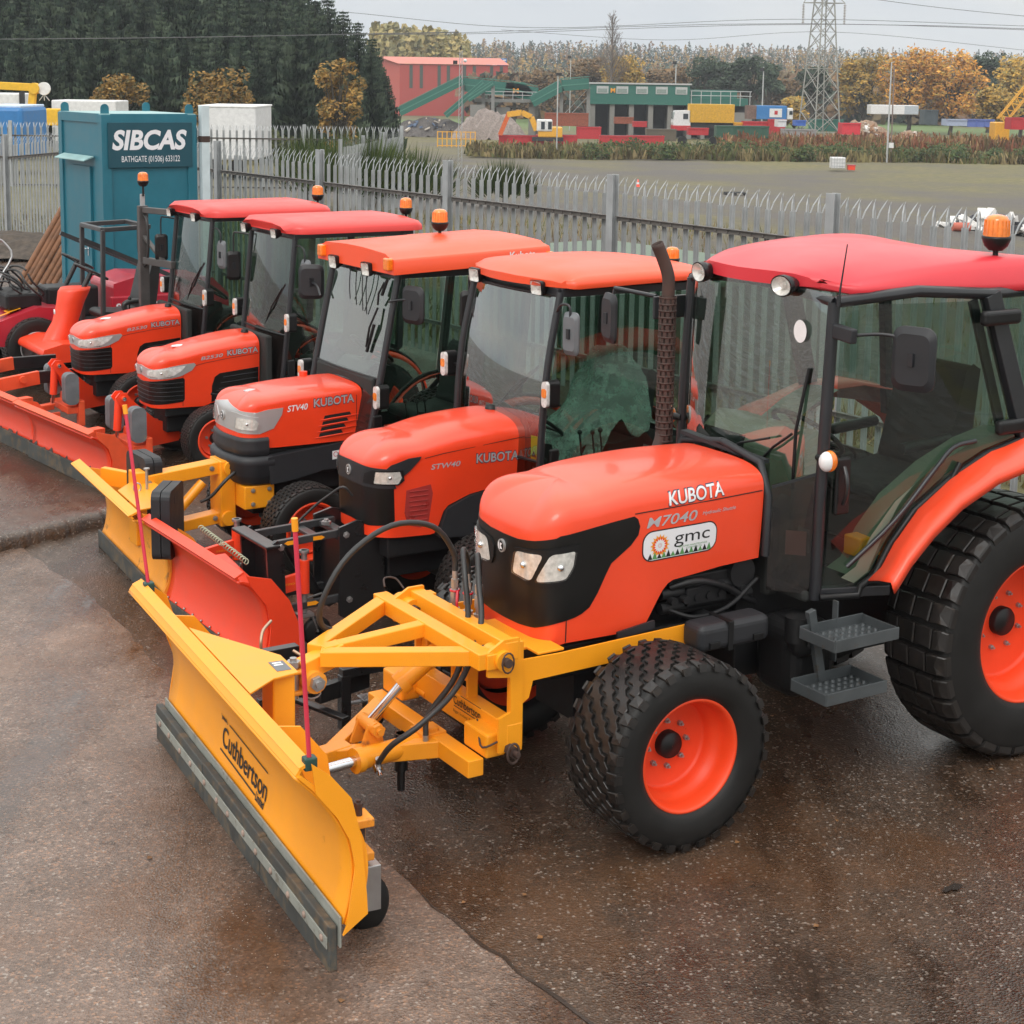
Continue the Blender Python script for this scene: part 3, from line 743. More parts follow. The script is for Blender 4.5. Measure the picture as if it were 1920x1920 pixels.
# ------------------------------------------------------------------ wheels (axis along y, centred on the tyre; outer face is +y)
def tyre_profile(Rt, wd, rr, bulge=0.03, sq=0.30):
    h = wd / 2; pr = []
    pr.append((rr, h * 0.80)); pr.append((rr + 0.02, h * 0.90))
    for i in range(1, 8):
        t = i / 8; r = lerp(rr + 0.02, Rt - 0.05 * Rt / 0.44, t); pr.append((r, h * (0.92 + 0.10 * math.sin(math.pi * t))))
    pr.append((Rt * 0.955, h * 0.93)); pr.append((Rt * 0.982, h * 0.80))
    for i in range(1, 6): pr.append((Rt * (0.985 + 0.008 * math.sin(math.pi * i / 6)), h * lerp(0.8, -0.8, i / 6)))
    return pr + [(r, -y) for r, y in pr[::-1][5:]] if False else pr + [(r, -y) for r, y in pr[::-1][5:][:len(pr)]]
def tyre_mesh(mb, Rt, wd, rr, kind, nblk):
    h = wd / 2; mb.cur = 0
    side = [(rr, h * 0.78), (rr + 0.015, h * 0.90)]
    for i in range(1, 9):
        t = i / 9; side.append((lerp(rr + 0.015, Rt * 0.93, t), h * (0.93 + 0.08 * math.sin(math.pi * t))))
    side += [(Rt * 0.940, h * 0.91), (Rt * 0.952, h * 0.82)]
    top = [(Rt * 0.952 + Rt * 0.006 * math.sin(math.pi * i / 8), h * lerp(0.82, -0.82, i / 8)) for i in range(1, 8)]
    prof = side + top + [(r, -y) for r, y in side[::-1]]
    mb.lathe(prof, (0, 0, 0), 'y', 72)
    # inner wall closing towards the rim
    mb.cur = 1
    def surf_pt(u, y, dr):
        """u angle, y across, dr height above carcass"""
        t = abs(y) / h
        r = Rt * 0.952 + Rt * 0.006 * (1 - t * t) - max(0, t - 0.72) ** 2 * Rt * 0.62
        r += dr
        return (r * math.cos(u), y, r * math.sin(u))
    hh = Rt * 0.052
    def block(poly, hgt, chamfer=0.004):
        """poly: list (u, y), counter clockwise"""
        cu = sum(p[0] for p in poly) / len(poly); cy = sum(p[1] for p in poly) / len(poly); n = len(poly)
        bot = [surf_pt(u, y, -0.006) for u, y in poly]
        mid = [surf_pt(u, y, hgt - chamfer) for u, y in poly]
        q = 1 - chamfer / (h * 0.16)
        top_ = [surf_pt(cu + (u - cu) * q, cy + (y - cy) * q, hgt) for u, y in poly]
        mb.add(bot + mid, [(i, (i + 1) % n, n + (i + 1) % n, n + i) for i in range(n)], False)
        mb.add(mid + top_, [(i, (i + 1) % n, n + (i + 1) % n, n + i) for i in range(n)], False)
        c = surf_pt(cu, cy, hgt)
        mb.add(top_ + [c], [(i, (i + 1) % n, n) for i in range(n)], False)
    p = 2 * math.pi / nblk
    if kind == 'zigzag':      # ribs of Z-shaped blocks with heavy shoulder lugs
        lanes = [(-0.66, -0.40), (-0.38, -0.135), (-0.115, 0.115), (0.135, 0.38), (0.40, 0.66)]
        zz = 0.30
        for li, (y0, y1) in enumerate(lanes):
            sh = (li % 2) * 0.5
            for k in range(nblk):
                u0 = (k + sh) * p; g = 0.10
                def U(f): return u0 + f * p
                w0, w1 = y0 * h, y1 * h; s_ = 0.07 * h
                pts = [(U(0.05), w0 + s_), (U(0.36), w0 + s_), (U(0.62), w0 - s_), (U(0.93), w0 - s_), (U(0.93 - zz * 0.2), w1 - s_), (U(0.62), w1 - s_), (U(0.36), w1 + s_), (U(0.05), w1 + s_)]
                block(pts, hh * 0.62, 0.003)
        for sg in (-1, 1):
            for k in range(nblk):
                u0 = (k + (0.5 if sg > 0 else 0)) * p
                pts = [(u0 + 0.08 * p, sg * h * 0.70), (u0 + 0.72 * p, sg * h * 0.70), (u0 + 0.72 * p, sg * h * 0.97), (u0 + 0.16 * p, sg * h * 0.97)]
                if sg < 0: pts = pts[::-1]
                block(pts, hh * 0.70, 0.003)
                # the lug runs down on to the side wall
                a0, a1 = u0 + 0.2 * p, u0 + 0.66 * p
                o = []
                for a in (a0, a1):
                    for r, y in ((Rt * 0.965, 0.93), (Rt * 0.90, 0.985), (Rt * 0.90, 1.03), (Rt * 0.975, 0.985)):
                        o.append((r * math.cos(a), sg * h * y, r * math.sin(a)))
                mb.add(o, [(0, 1, 2, 3), (7, 6, 5, 4), (0, 4, 5, 1), (1, 5, 6, 2), (2, 6, 7, 3), (3, 7, 4, 0)], False)
    elif kind == 'bar':       # wide rectangular bars broken by a running groove (rear turf tyre)
        rows_ = [(-0.97, -0.62), (-0.58, -0.10), (-0.06, 0.42), (0.46, 0.97)]
        rows2 = [(-0.97, -0.46), (-0.42, 0.06), (0.10, 0.58), (0.62, 0.97)]
        for k in range(nblk):
            for (y0, y1) in (rows_ if k % 2 else rows2):
                u0 = k * p; pts = []
                m_ = 3
                for i in range(m_ + 1): pts.append((u0 + 0.12 * p + 0.05 * p * math.sin(i), lerp(y0, y1, i / m_) * h))
                for i in range(m_, -1, -1): pts.append((u0 + 0.90 * p + 0.05 * p * math.sin(i), lerp(y0, y1, i / m_) * h))
                block(pts[::-1], hh * 0.85, 0.004)
    else:                      # small turf blocks
        for li in range(8):
            y0 = lerp(-0.9, 0.9, li / 8) * h; y1 = lerp(-0.9, 0.9, (li + 0.86) / 8) * h
            for k in range(nblk):
                u0 = (k + (li % 2) * 0.5) * p
                s_ = 0.03 * h
                pts = [(u0 + 0.08 * p, y0), (u0 + 0.86 * p, y0 + s_), (u0 + 0.86 * p, y1 + s_), (u0 + 0.08 * p, y1)]
                block(pts, hh * 0.75, 0.003)
    return mb

_wheelcache = {}
def wheel(parent, x, y, Rt, wd, rr, kind, nblk, dish, side=1, nuts=8, hub=0.07, hubmat='black', rimmat='orange_rim', cr=0.55):
    """part 'wheel' (hub) with sub-parts tyre, rim and wheel nuts; side=+1 shows its dish to +y"""
    key = (Rt, wd, rr, kind, nblk, dish, nuts, hub, hubmat, rimmat)
    if key not in _wheelcache:
        h = wd / 2
        t = tyre_mesh(MB(), Rt, wd, rr, kind, nblk).build('tyre', [M['rubber'], M['tread']])
        rm = MB(); yo = h * 0.80
        # rim profile: outer lip, stepped barrel, disc
        lip = [(rr + 0.012, yo - 0.01), (rr + 0.014, yo + 0.012), (rr + 0.002, yo + 0.016), (rr - 0.006, yo + 0.006), (rr - 0.012, yo - 0.02), (rr * 0.93, yo - 0.05), (rr * 0.92, yo - 0.09)]
        yd = h * 0.80 - dish
        prof = lip + [(rr * 0.86, yo - 0.10 if dish > .11 else yd + .012), (rr * 0.84, yd + 0.02), (rr * 0.82, yd + 0.004), (rr * 0.78, yd), (hub * 1.6, yd), (hub, yd + 0.002), (0.001, yd + 0.002)]
        rm.lathe(prof, (0, 0, 0), 'y', 64)
        rm.lathe([(rr + 0.012, -yo), (rr - 0.01, -yo + 0.02), (rr * 0.9, -yo + 0.08), (rr * 0.88, yd - 0.02)], (0, 0, 0), 'y', 48)
        rim = rm.build('rim', M[rimmat])
        hb = MB(); hb.lathe([(hub, yd), (hub, yd + 0.035), (hub * 0.92, yd + 0.045), (0.001, yd + 0.05)], (0, 0, 0), 'y', 28)
        hb.lathe([(hub * 1.3, -h * 0.9), (hub * 1.3, yd - 0.01)], (0, 0, 0), 'y', 20)
        hubo = hb.build('wheel', M[hubmat])
        nb = MB()
        bc = hub + (rr * 0.78 - hub) * 0.34
        for i in range(nuts):
            a = 2 * math.pi * (i + 0.5) / nuts; c = Vector((bc * math.cos(a), yd, bc * math.sin(a)))
            nb.cyl(c, c + Vector((0, 0.016, 0)), 0.013, seg=6, smooth=False); nb.cyl(c, c + Vector((0, 0.030, 0)), 0.0065, seg=8)
        nut = nb.build('wheel_nuts', M['steel'])
        for q in (t, rim, nut): q.parent = hubo
        _wheelcache[key] = hubo; o = hubo
    else:
        o = copy_tree(_wheelcache[key])
    o.parent = parent; o.location = (x, y, Rt); o.rotation_euler = (0, random.uniform(-3, 3), 0 if side > 0 else math.pi)
    return o

def beacon(parent, x, y, z, pole=0.12, s=1.0, mat='amber'):
    b = MB(); b.cyl((x, y, z), (x, y, z + pole), 0.012 * s, seg=8); b.lathe([(0.03 * s, 0), (0.05 * s, 0.02 * s), (0.062 * s, 0.05 * s), (0.062 * s, 0.062 * s), (0.0, 0.062 * s)], (x, y, z + pole), 'z', 20)
    o = b.build('beacon', M['black'], parent)
    g = MB(); z0 = z + pole + 0.062 * s
    g.lathe([(0.055 * s, 0), (0.053 * s, 0.03 * s), (0.050 * s, 0.07 * s), (0.042 * s, 0.085 * s), (0.02 * s, 0.092 * s), (0.0, 0.094 * s)], (x, y, z0), 'z', 24)
    for i in range(16):
        a = 2 * math.pi * i / 16; g.tube([(x + 0.054 * s * math.cos(a), y + 0.054 * s * math.sin(a), z0 + 0.004), (x + 0.051 * s * math.cos(a), y + 0.051 * s * math.sin(a), z0 + 0.07 * s)], 0.003 * s, seg=5)
    g.build('beacon_lens', M['amber'], o)
    return o

def worklamp(parent, c, fwd=(1, 0, -0.1), w=0.075, h=0.055, d=0.06, oval=False):
    c = Vector(c); f = Vector(fwd).normalized(); r = f.cross(Vector((0, 0, 1))).normalized(); u = r.cross(f)
    out = [(math.cos(2 * math.pi * i / 20) * w, math.sin(2 * math.pi * i / 20) * h) for i in range(20)] if oval else rrect(-w, w, -h, h, min(w, h) * 0.35, 3)
    b = MB(); n = len(out)
    ring = lambda k, s: [c + f * k + r * (a * s) + u * (q * s) for a, q in out]
    A_, B_, C_ = ring(-d, 0.6), ring(-d * 0.3, 1.0), ring(0, 1.0)
    b.add(A_ + B_, [(i, (i + 1) % n, n + (i + 1) % n, n + i) for i in range(n)], True)
    b.add(B_ + C_, [(i, (i + 1) % n, n + (i + 1) % n, n + i) for i in range(n)], True)
    b.add(A_, [list(range(n))], False)
    o = b.build('work_lamp', M['black'], parent)
    g = MB(); A2 = ring(0.0, 0.90); B2 = ring(0.008, 0.86); C2 = ring(-d * 0.35, 0.45)
    g.add(A2 + C2, [(i, (i + 1) % n, n + (i + 1) % n, n + i) for i in range(n)], True); g.add(C2, [list(range(n))], False)
    g.cyl(c - f * d * 0.3, c - f * 0.006, min(w, h) * 0.22, seg=10)
    g.build('lamp_reflector', M['reflector'], o)
    q = MB(); q.add(A2 + B2, [(i, (i + 1) % n, n + (i + 1) % n, n + i) for i in range(n)], True); q.add(B2, [list(range(n))], False)
    q.build('lamp_glass', M['lens'], o)
    return o

def mirror(parent, c, w, h, yaw, arm, mat='dgrey', r=0.025):
    """oval-cornered mirror head plus its arm (a polyline)"""
    c = Vector(c); f = Vector((math.cos(yaw), math.sin(yaw), 0.0)); s_ = Vector((-f.y, f.x, 0)); u = Vector((0, 0, 1))
    a = MB(); a.tube(curve(arm, 14) if len(arm) > 2 else arm, 0.008, seg=8); a.cbox(c + f * 0.012, (0.03, 0.03, 0.06), None)
    ao = a.build('mirror_arm', M['frame'], parent)
    out = rrect(-w / 2, w / 2, -h / 2, h / 2, min(w, h) * 0.25, 5); n = len(out); b = MB()
    def ring(k, q): return [c + f * k + s_ * (x * q) + u * (y * q) for x, y in out]
    A_, B_, C_ = ring(-0.012, 1.0), ring(0.0, 1.0), ring(0.018, 0.78)
    b.add(A_ + B_, [(i, (i + 1) % n, n + (i + 1) % n, n + i) for i in range(n)], True)
    b.add(B_ + C_, [(i, (i + 1) % n, n + (i + 1) % n, n + i) for i in range(n)], True)
    b.add(C_, [list(range(n))], False); b.add(A_, [list(range(n))], False)
    b.build('mirror_head', M[mat], ao)
    return ao

def seat_part(parent, x, y, z, s=1.0, mat='seat', wd=0.44, back=0.55):
    b = MB()
    pr = [(-0.22, 0.0), (0.26, 0.02), (0.29, 0.07), (0.25, 0.11), (0.0, 0.09), (-0.18, 0.12), (-0.24, 0.08)]
    b.prism([(x + a * s, z + q * s) for a, q in pr], y - wd / 2 * s, y + wd / 2 * s, 'y')
    pb = [(-0.20, 0.08), (-0.14, 0.12), (-0.20, 0.35), (-0.26, back), (-0.30, back + 0.03), (-0.35, back), (-0.32, 0.3), (-0.28, 0.06)]
    b.prism([(x + a * s, z + q * s) for a, q in pb], y - wd * 0.46 * s, y + wd * 0.46 * s, 'y')
    return b.build('seat', M[mat], parent, bevel=0.035 * s, seg=3)

def steering(parent, c, r=0.19, tilt=R(35), mat='vinyl'):
    b = MB(); c = Vector(c); ax = Vector((-math.sin(tilt), 0, math.cos(tilt))); a = Vector((math.cos(tilt), 0, math.sin(tilt))); q = Vector((0, 1, 0))
    b.tube([c + a * r * math.cos(t) + q * r * math.sin(t) for t in [2 * math.pi * i / 28 for i in range(28)]], 0.014, seg=8, closed=True)
    for t in (R(0), R(120), R(240)): b.tube([c - ax * 0.02, c + a * r * math.cos(t) + q * r * math.sin(t)], 0.010, seg=6)
    b.cyl(c - ax * 0.30, c, 0.028, seg=10)
    return b.build('steering_wheel', M[mat], parent)
# ------------------------------------------------------------------ the big tractor at the front of the row
def big_tractor():
    T = empty('tractor', row(0, 0), PSI, 'largest orange tractor nearest the camera, faded red cab roof, round sticker on its bonnet side', 'tractor', 'tractors parked in a row')
    H = Hood(xr=-0.80, xn=0.440, W=0.365, rc=0.15, bow=0.02,
             zs=[(0.6, 1.325), (0.42, 1.335), (0.3, 1.345), (0.06, 1.372), (-0.05, 1.385), (-0.8, 1.415)],
             zc=[(0.6, 1.28), (0.36, 1.415), (0.25, 1.475), (0.10, 1.528), (-0.11, 1.553), (-0.35, 1.562), (-0.55, 1.560), (-0.8, 1.548)],
             zb=[(0.6, 0.80), (0.42, 0.81), (0.30, 0.835), (-0.10, 0.835), (-0.135, 0.855), (-0.221, 1.00), (-0.25, 1.035), (-0.288, 1.052), (-0.567, 1.078), (-0.84, 1.088)],
             n=3.4, nf=1.75, sb=0.30, tumble=0.02, taper=0.03)
    mb = MB(); H.mesh(mb); hood = mb.build('bonnet', M['orange_big'], T)
    # seam between upper and lower bonnet, and bumper seam
    S = lambda x: H.ax(x)
    ln = MB(); pts = [H.wrap(S(x), z, 0.0012) for x, z in ((-0.79, 1.426), (-0.5, 1.416), (-0.25, 1.408), (-0.05, 1.401))]
    for a_, b_ in zip(pts, pts[1:]):
        ln.beam(a_, b_, 0.004, 0.004)
    pts = [H.wrap(S(0.30), z, 0.0012) for z in (0.97, 0.93, 0.88, 0.84)]
    for a_, b_ in zip(pts, pts[1:]): ln.beam(a_, b_, 0.004, 0.004)
    ln.build('panel_seam', M['decal_k'], hood)
    # black nose panel
    side = [(0.34, 1.343), (0.225, 1.357), (0.079, 1.376), (-0.046, 1.390), (-0.066, 1.375), (-0.078, 1.34), (-0.07, 1.30), (-0.03, 1.255), (0.073, 1.184), (0.100, 1.134), (0.140, 1.052), (0.180, 0.99), (0.22, 0.965), (0.257, 0.952)]
    near = [(S(x), z) for x, z in side]
    ce = S(0.30)
    bot = [(ce * 0.9, 0.937), (ce * 0.6, 0.905), (ce * 0.3, 0.892), (0, 0.890)]
    topc = [(0, 1.293), (ce * 0.3, 1.295), (ce * 0.6, 1.312), (ce * 0.85, 1.332)]
    outl = topc + near + bot
    mir = [(-a, z) for a, z in outl[::-1]]
    full = outl + [p for p in mir[1:-1]]
    g = MB(); H.patch(g, full, 0.004, 0.022, skirt=0.006); grille = g.build('front_grille', M['grille'], hood)
    # headlamps: bezel, glass, reflector
    for sg in (1, -1):
        pass
        hl = [(0.085, 1.215), (0.115, 1.244), (0.17, 1.253), (0.30, 1.268), (0.40, 1.284), (0.445, 1.283), (0.440, 1.225), (0.40, 1.160), (0.36, 1.128), (0.29, 1.114), (0.20, 1.116), (0.11, 1.135), (0.088, 1.170)]
        cx = sum(p[0] for p in hl) / len(hl); cz = sum(p[1] for p in hl) / len(hl)
        big = [((cx + (a - cx) * 1.09) * sg, cz + (z - cz) * 1.17) for a, z in hl]
        bz = MB(); H.patch(bz, big, 0.012, 0.015, skirt=0.012); bo = bz.build('headlamp', M['black'], T)
        for part, (a0, a1) in enumerate(((0.0, 0.265), (0.285, 1.0))):
            # clip lamp outline to its inner or outer cell
            lo, hi = (0.096, 0.262) if part == 0 else (0.282, 0.432)
            sl = 0.030
            pl = [(lo + (0.0 if part else 0.0), 1.136), (hi - sl, 1.126), (hi + sl, 1.258), (lo + sl * 1.0, 1.244)] if part == 0 else [(lo - sl, 1.126), (hi - 0.045, 1.144), (hi - 0.01, 1.20), (hi, 1.272), (lo + sl + 0.01, 1.260)]
            # rounded
            q = []
            n = len(pl)
            for i in range(n):
                p0, p1, p2 = Vector(pl[i - 1]), Vector(pl[i]), Vector(pl[(i + 1) % n])
                for t in (0.0, 0.25, 0.5, 0.75, 1.0):
                    a = p1.lerp(p0, 0.18); b = p1.lerp(p2, 0.18); q.append(tuple(a.lerp(p1, t).lerp(p1.lerp(b, t), t)))
            q = [(a * sg, z) for a, z in q]
            r_ = MB(); H.patch(r_, q, 0.0145, 0.012); r_.build('lamp_reflector', M['reflector'], bo)
            ccx = sum(p[0] for p in q) / len(q); ccz = sum(p[1] for p in q) / len(q)
            c_ = H.wrap(ccx, ccz, 0.0145); n_ = (H.wrap(ccx, ccz, 0.05) - c_).normalized()
            bl = MB(); bl.sphere(c_, 0.017, 12, 8, (1, 1, 1)); bl.build('lamp_bulb', M['chrome'], bo)
            l_ = MB(); H.patch(l_, [(ccx + (a - ccx) * 1.04, ccz + (z - ccz) * 1.04) for a, z in q], 0.024, 0.015, skirt=0.012); l_.build('lamp_glass', M['lens'], bo)
    # round badge
    bd = MB(); out = [(0.028 * math.cos(t), 1.235 + 0.031 * math.sin(t)) for t in [2 * math.pi * i / 24 for i in range(24)]]
    H.patch(bd, out, 0.014, 0.02, skirt=0.012); bdo = bd.build('maker_badge', M['silver'], hood)
    bk = MB(); H.patch(bk, [(a * 0.8, 1.235 + (z - 1.235) * 0.8) for a, z in out], 0.0155, 0.02); bk.build('badge_field', M['black'], bdo)
    bw = MB()
    H.patch(bw, [(-0.003, 1.250), (0.016, 1.249), (0.004, 1.236), (0.018, 1.222), (-0.001, 1.220), (-0.006, 1.234)], 0.017, 0.01)
    H.patch(bw, [(-0.018, 1.247), (-0.008, 1.258), (-0.011, 1.235), (-0.005, 1.214), (-0.017, 1.221), (-0.021, 1.235)], 0.017, 0.01); bw.build('badge_mark', M['decal_w'], bdo)
    # lettering
    t = MB(); H.text(t, 'KUBOTA', S(-0.235), 1.417, 0.068, 0.325, slope=0.045, bold=0.055, off=0.003); t.build('letter_outline', M['decal_n'], hood)
    t = MB(); H.text(t, 'KUBOTA', S(-0.238), 1.420, 0.062, 0.318, slope=0.045, bold=0.022, off=0.0045); t.build('lettering', M['decal_w'], hood)
    t = MB(); H.text(t, 'M7040', S(-0.115), 1.325, 0.050, 0.285, slope=0.03, bold=0.012, shear=0.2, off=0.003); t.build('lettering', M['decal_s'], hood)
    t = MB(); H.text(t, 'Hydraulic Shuttle', S(-0.43), 1.352, 0.018, 0.20, slope=0.02, bold=0.01, shear=0.3, off=0.003); t.build('lettering', M['decal_s'], hood)
    # oval sticker
    a0, a1, z0, z1 = S(-0.095), S(-0.525), 1.160, 1.308
    def stick(pts, off, mat, step=0.02, par=None, nm='sticker'):
        q = MB(); H.patch(q, [(a, z + (a - a0) * 0.022) for a, z in pts], off, step); return q.build(nm, M[mat] if isinstance(mat, str) else mat, par)
    st = stick(rrect(a0, a1, z0, z1, 0.055, 6), 0.0022, 'decal_k', 0.03, hood, 'company_sticker')
    stick(rrect(a0 + 0.006, a1 - 0.006, z0 + 0.006, z1 - 0.006, 0.050, 6), 0.0030, 'decal_w', 0.03, st, 'sticker_field')
    fo = [M_ for M_ in ()]
    cfx, cfz = a0 + 0.098, 1.232
    for ring, (rad, ln_, cnt, mt, of) in enumerate(((0.036, 0.036, 16, M['amber_flat'], 0.0036), (0.029, 0.031, 16, M['orange_red'], 0.0041), (0.022, 0.022, 16, M['decal_w'], 0.0046))):
        q = MB()
        for i in range(cnt):
            t = 2 * math.pi * (i + ring * 0.5) / cnt; c_, s_ = math.cos(t), math.sin(t)
            w_ = 0.0075 - ring * 0.001
            pts = [(0.006, 0), (rad, -w_), (rad + ln_ * 0.55, 0), (rad, w_)]
            H.patch(q, [(cfx + a * c_ - b * s_, cfz + a * s_ + b * c_ + (cfx - a0) * 0.022) for a, b in pts], of, 0.05)
        q.build('flower_petals', mt, st)
    t = MB(); H.text(t, 'gmc', a0 + 0.180, z0 + 0.072, 0.062, 0.205, slope=0.022, bold=0.0, off=0.0038); t.build('lettering', M['decal_k'], st)
    q1 = MB(); q2 = MB(); n_ = 14
    for i in range(n_):
        x_ = lerp(a0 + 0.045, a1 - 0.045, i / (n_ - 1)); hh_ = 0.030 + 0.006 * math.sin(i * 2.1)
        dz = (x_ - a0) * 0.022
        (q1 if i % 2 == 0 else q2).add([H.wrap(x_ - 0.014, z0 + 0.010 + dz, 0.0038 + 0.0004 * (i % 2)), H.wrap(x_ + 0.014, z0 + 0.010 + dz, 0.0038 + 0.0004 * (i % 2)), H.wrap(x_, z0 + 0.010 + hh_ + dz, 0.0038 + 0.0004 * (i % 2))], [(0, 1, 2)], False)
    q1.build('tree_points', M['decal_k'], st); q2.build('tree_points', M['green_flat'], st)
    t = MB(); H.text(t, 'GROUND MAINTENANCE', a0 + 0.205, z0 + 0.050, 0.008, 0.165, slope=0.022, off=0.0050); H.text(t, 'CONTRACTS', a0 + 0.25, z0 + 0.039, 0.008, 0.09, slope=0.022, off=0.0050); t.build('lettering', M['green_flat'], st)
    # chassis, engine, front axle
    e = MB()
    e.box(-0.85, 0.30, -0.20, 0.20, 0.62, 1.05); e.box(-0.75, 0.42, -0.26, 0.26, 0.70, 0.80); e.box(-2.3, -0.75, -0.25, 0.25, 0.45, 0.95)
    e.box(-0.78, -0.30, 0.20, 0.30, 0.86, 1.04); e.box(-0.62, -0.38, 0.28, 0.335, 0.90, 0.99)
    for z in (0.90, 0.97): e.cyl((-0.80, 0.29, z), (-0.25, 0.29, z), 0.028, seg=12)
    for i in range(7): e.cyl((-0.30 - i * 0.07, 0.31, 0.94), (-0.30 - i * 0.07, 0.345, 0.94), 0.020, seg=10)
    e.cyl((-0.72, 0.25, 1.02), (-0.72, 0.33, 1.02), 0.075, seg=18); e.cyl((-0.50, 0.22, 0.80), (-0.50, 0.36, 0.80), 0.06, seg=16)
    e.tube(curve([(-0.3, 0.3, 1.0), (-0.42, 0.36, 1.03), (-0.58, 0.36, 0.98), (-0.72, 0.34, 0.90), (-0.82, 0.30, 0.85)], 20), 0.016)
    e.tube(curve([(-0.28, 0.3, 0.9), (-0.40, 0.37, 0.86), (-0.60, 0.37, 0.88), (-0.80, 0.34, 0.98)], 20), 0.011)
    e.build('engine', M['engine'], T, bevel=0.008)
    ax = MB(); ax.cyl((0, -0.62, 0.43), (0, 0.62, 0.43), 0.06, seg=16); ax.cyl((0, 0.45, 0.43), (0, 0.60, 0.43), 0.12, 0.10, seg=20); ax.cyl((0, -0.45, 0.43), (0, -0.60, 0.43), 0.12, 0.10, seg=20); ax.box(-0.14, 0.14, -0.16, 0.16, 0.38, 0.66)
    ax.cyl((-2.13, -0.6, 0.65), (-2.13, 0.6, 0.65), 0.12, seg=18); ax.cyl((-0.12, -0.5, 0.40), (-0.12, 0.5, 0.40), 0.025, seg=10); ax.build('axle', M['engine'], T)
    pl = MB(); pl.beam((0.05, 0.372, 0.845), (-0.16, 0.372, 0.868), 0.012, 0.035); pl.build('under_bonnet_strip', M['dgrey'], T)
    # wheels
    wheel(T, 0, 0.90 - 0.195, 0.437, 0.39, 0.25, 'zigzag', 30, 0.17, 1, 8, 0.062)
    wheel(T, 0, -0.90 + 0.195, 0.437, 0.39, 0.25, 'zigzag', 30, 0.17, -1, 8, 0.062)
    wheel(T, -2.13, 0.93 - 0.215, 0.655, 0.43, 0.36, 'bar', 32, 0.20, 1, 8, 0.075)
    wheel(T, -2.13, -0.93 + 0.215, 0.655, 0.43, 0.36, 'bar', 32, 0.20, -1, 8, 0.075)
    # valve stem, toolbox, tank, steps
    tb = MB(); tb.box(-0.70, -0.28, 0.42, 0.57, 0.755, 0.885); tbo = tb.build('toolbox', M['dgrey'], T, bevel=0.035, seg=4)
    tl = MB()
    for xx in (-0.36, -0.62): tl.box(xx - 0.03, xx + 0.03, 0.562, 0.580, 0.775, 0.805)
    tl.box(-0.47, -0.44, 0.42, 0.576, 0.75, 0.89); tl.build('toolbox_latch', M['black'], tbo, bevel=0.003)
    ft = MB(); ft.box(-1.12, -0.82, 0.28, 0.60, 0.42, 0.80); ft.build('fuel_tank', M['black'], T, bevel=0.09, seg=5)
    gb = MB(); gb.cyl((-0.83, 0.60, 0.86), (-0.83, 0.60, 0.74), 0.055, seg=16); gb.tube(curve([(-0.83, 0.60, 0.76), (-0.86, 0.6, 0.70), (-0.95, 0.6, 0.72), (-1.15, 0.58, 0.72)], 14), 0.05, seg=14); gb.build('air_intake_pipe', M['black'], T)
    sp = MB()
    for (x0, x1, zz) in ((-0.80, -1.20, 0.78), (-0.76, -1.14, 0.53)):
        y0, y1 = 0.66, 0.90
        sp.box(x1, x0, y0, y1, zz, zz + 0.006)
        for yy in (y0, y1): sp.box(x1, x0, yy - 0.004, yy + 0.004, zz - 0.004, zz + 0.055)
        for xx in (x0, x1): sp.box(xx - 0.004, xx + 0.004, y0, y1, zz - 0.004, zz + 0.050)
        for i in range(9):
            for j in range(5):
                cx_, cy_ = lerp(x0 - 0.03, x1 + 0.03, i / 8), lerp(y0 + 0.035, y1 - 0.035, j / 4) ; sp.cyl((cx_, cy_, zz + 0.006), (cx_, cy_, zz + 0.018), 0.013, 0.009, seg=8)
    sp.beam((-0.86, 0.66, 0.90), (-0.95, 0.66, 0.53), 0.03, 0.045); sp.beam((-1.03, 0.65, 0.92), (-1.03, 0.65, 0.62), 0.035, 0.01)
    sp.build('step', M['step_metal'], T, bevel=0.002)
    # ---------------- cab
    F0, F1 = Vector((-1.0, 0.535, 0.90)), Vector((-1.04, 0.535, 2.34))       # front pillar (near)
    B0, B1 = Vector((-2.16, 0.80, 1.50)), Vector((-1.86, 0.74, 2.36))         # rear pillar (near)
    fr = MB()
    for sg in (1, -1):
        m_ = lambda v: Vector((v[0], v[1] * sg, v[2]))
        fr.tube([m_(F0), m_(F0.lerp(F1, 0.3) + Vector((0.012, 0.006, 0))), m_(F0.lerp(F1, 0.6) + Vector((0.012, 0.006, 0))), m_(F1)], 0.030, seg=10)
        fr.beam(m_(B0), m_(B1), 0.055, 0.10, (1, 0, 0)); fr.beam(m_((-2.62, 0.66, 1.45)), m_((-2.50, 0.62, 2.34)), 0.05, 0.06, (1, 0, 0))
        fr.tube([m_(F1), m_((-1.45, 0.66, 2.385)), m_(B1), m_((-2.50, 0.62, 2.34))], 0.03, seg=8)
        fr.beam(m_((-0.98, 0.52, 0.93)), m_((-1.36, 0.66, 0.93)), 0.05, 0.05)
    fr.tube([(-1.04, -0.535, 2.34), (-0.99, -0.25, 2.385), (-0.98, 0, 2.395), (-0.99, 0.25, 2.385), (-1.04, 0.535, 2.34)], 0.026, seg=8)
    fr.tube([(-2.50, -0.62, 2.34), (-2.50, 0.62, 2.34)], 0.03); fr.tube([(-2.62, -0.62, 1.45), (-2.62, 0.62, 1.45)], 0.03)
    # inner door frame edge near the rear pillar
    fr.beam((-2.03, 0.755, 1.55), (-1.77, 0.715, 2.33), 0.02, 0.055, (1, 0, 0))
    fr.build('cab_frame', M['frame'], T, bevel=0.004)
    # windscreen (bowed), side glass, door glass, rear quarter and rear glass
    ws = MB(); P = []
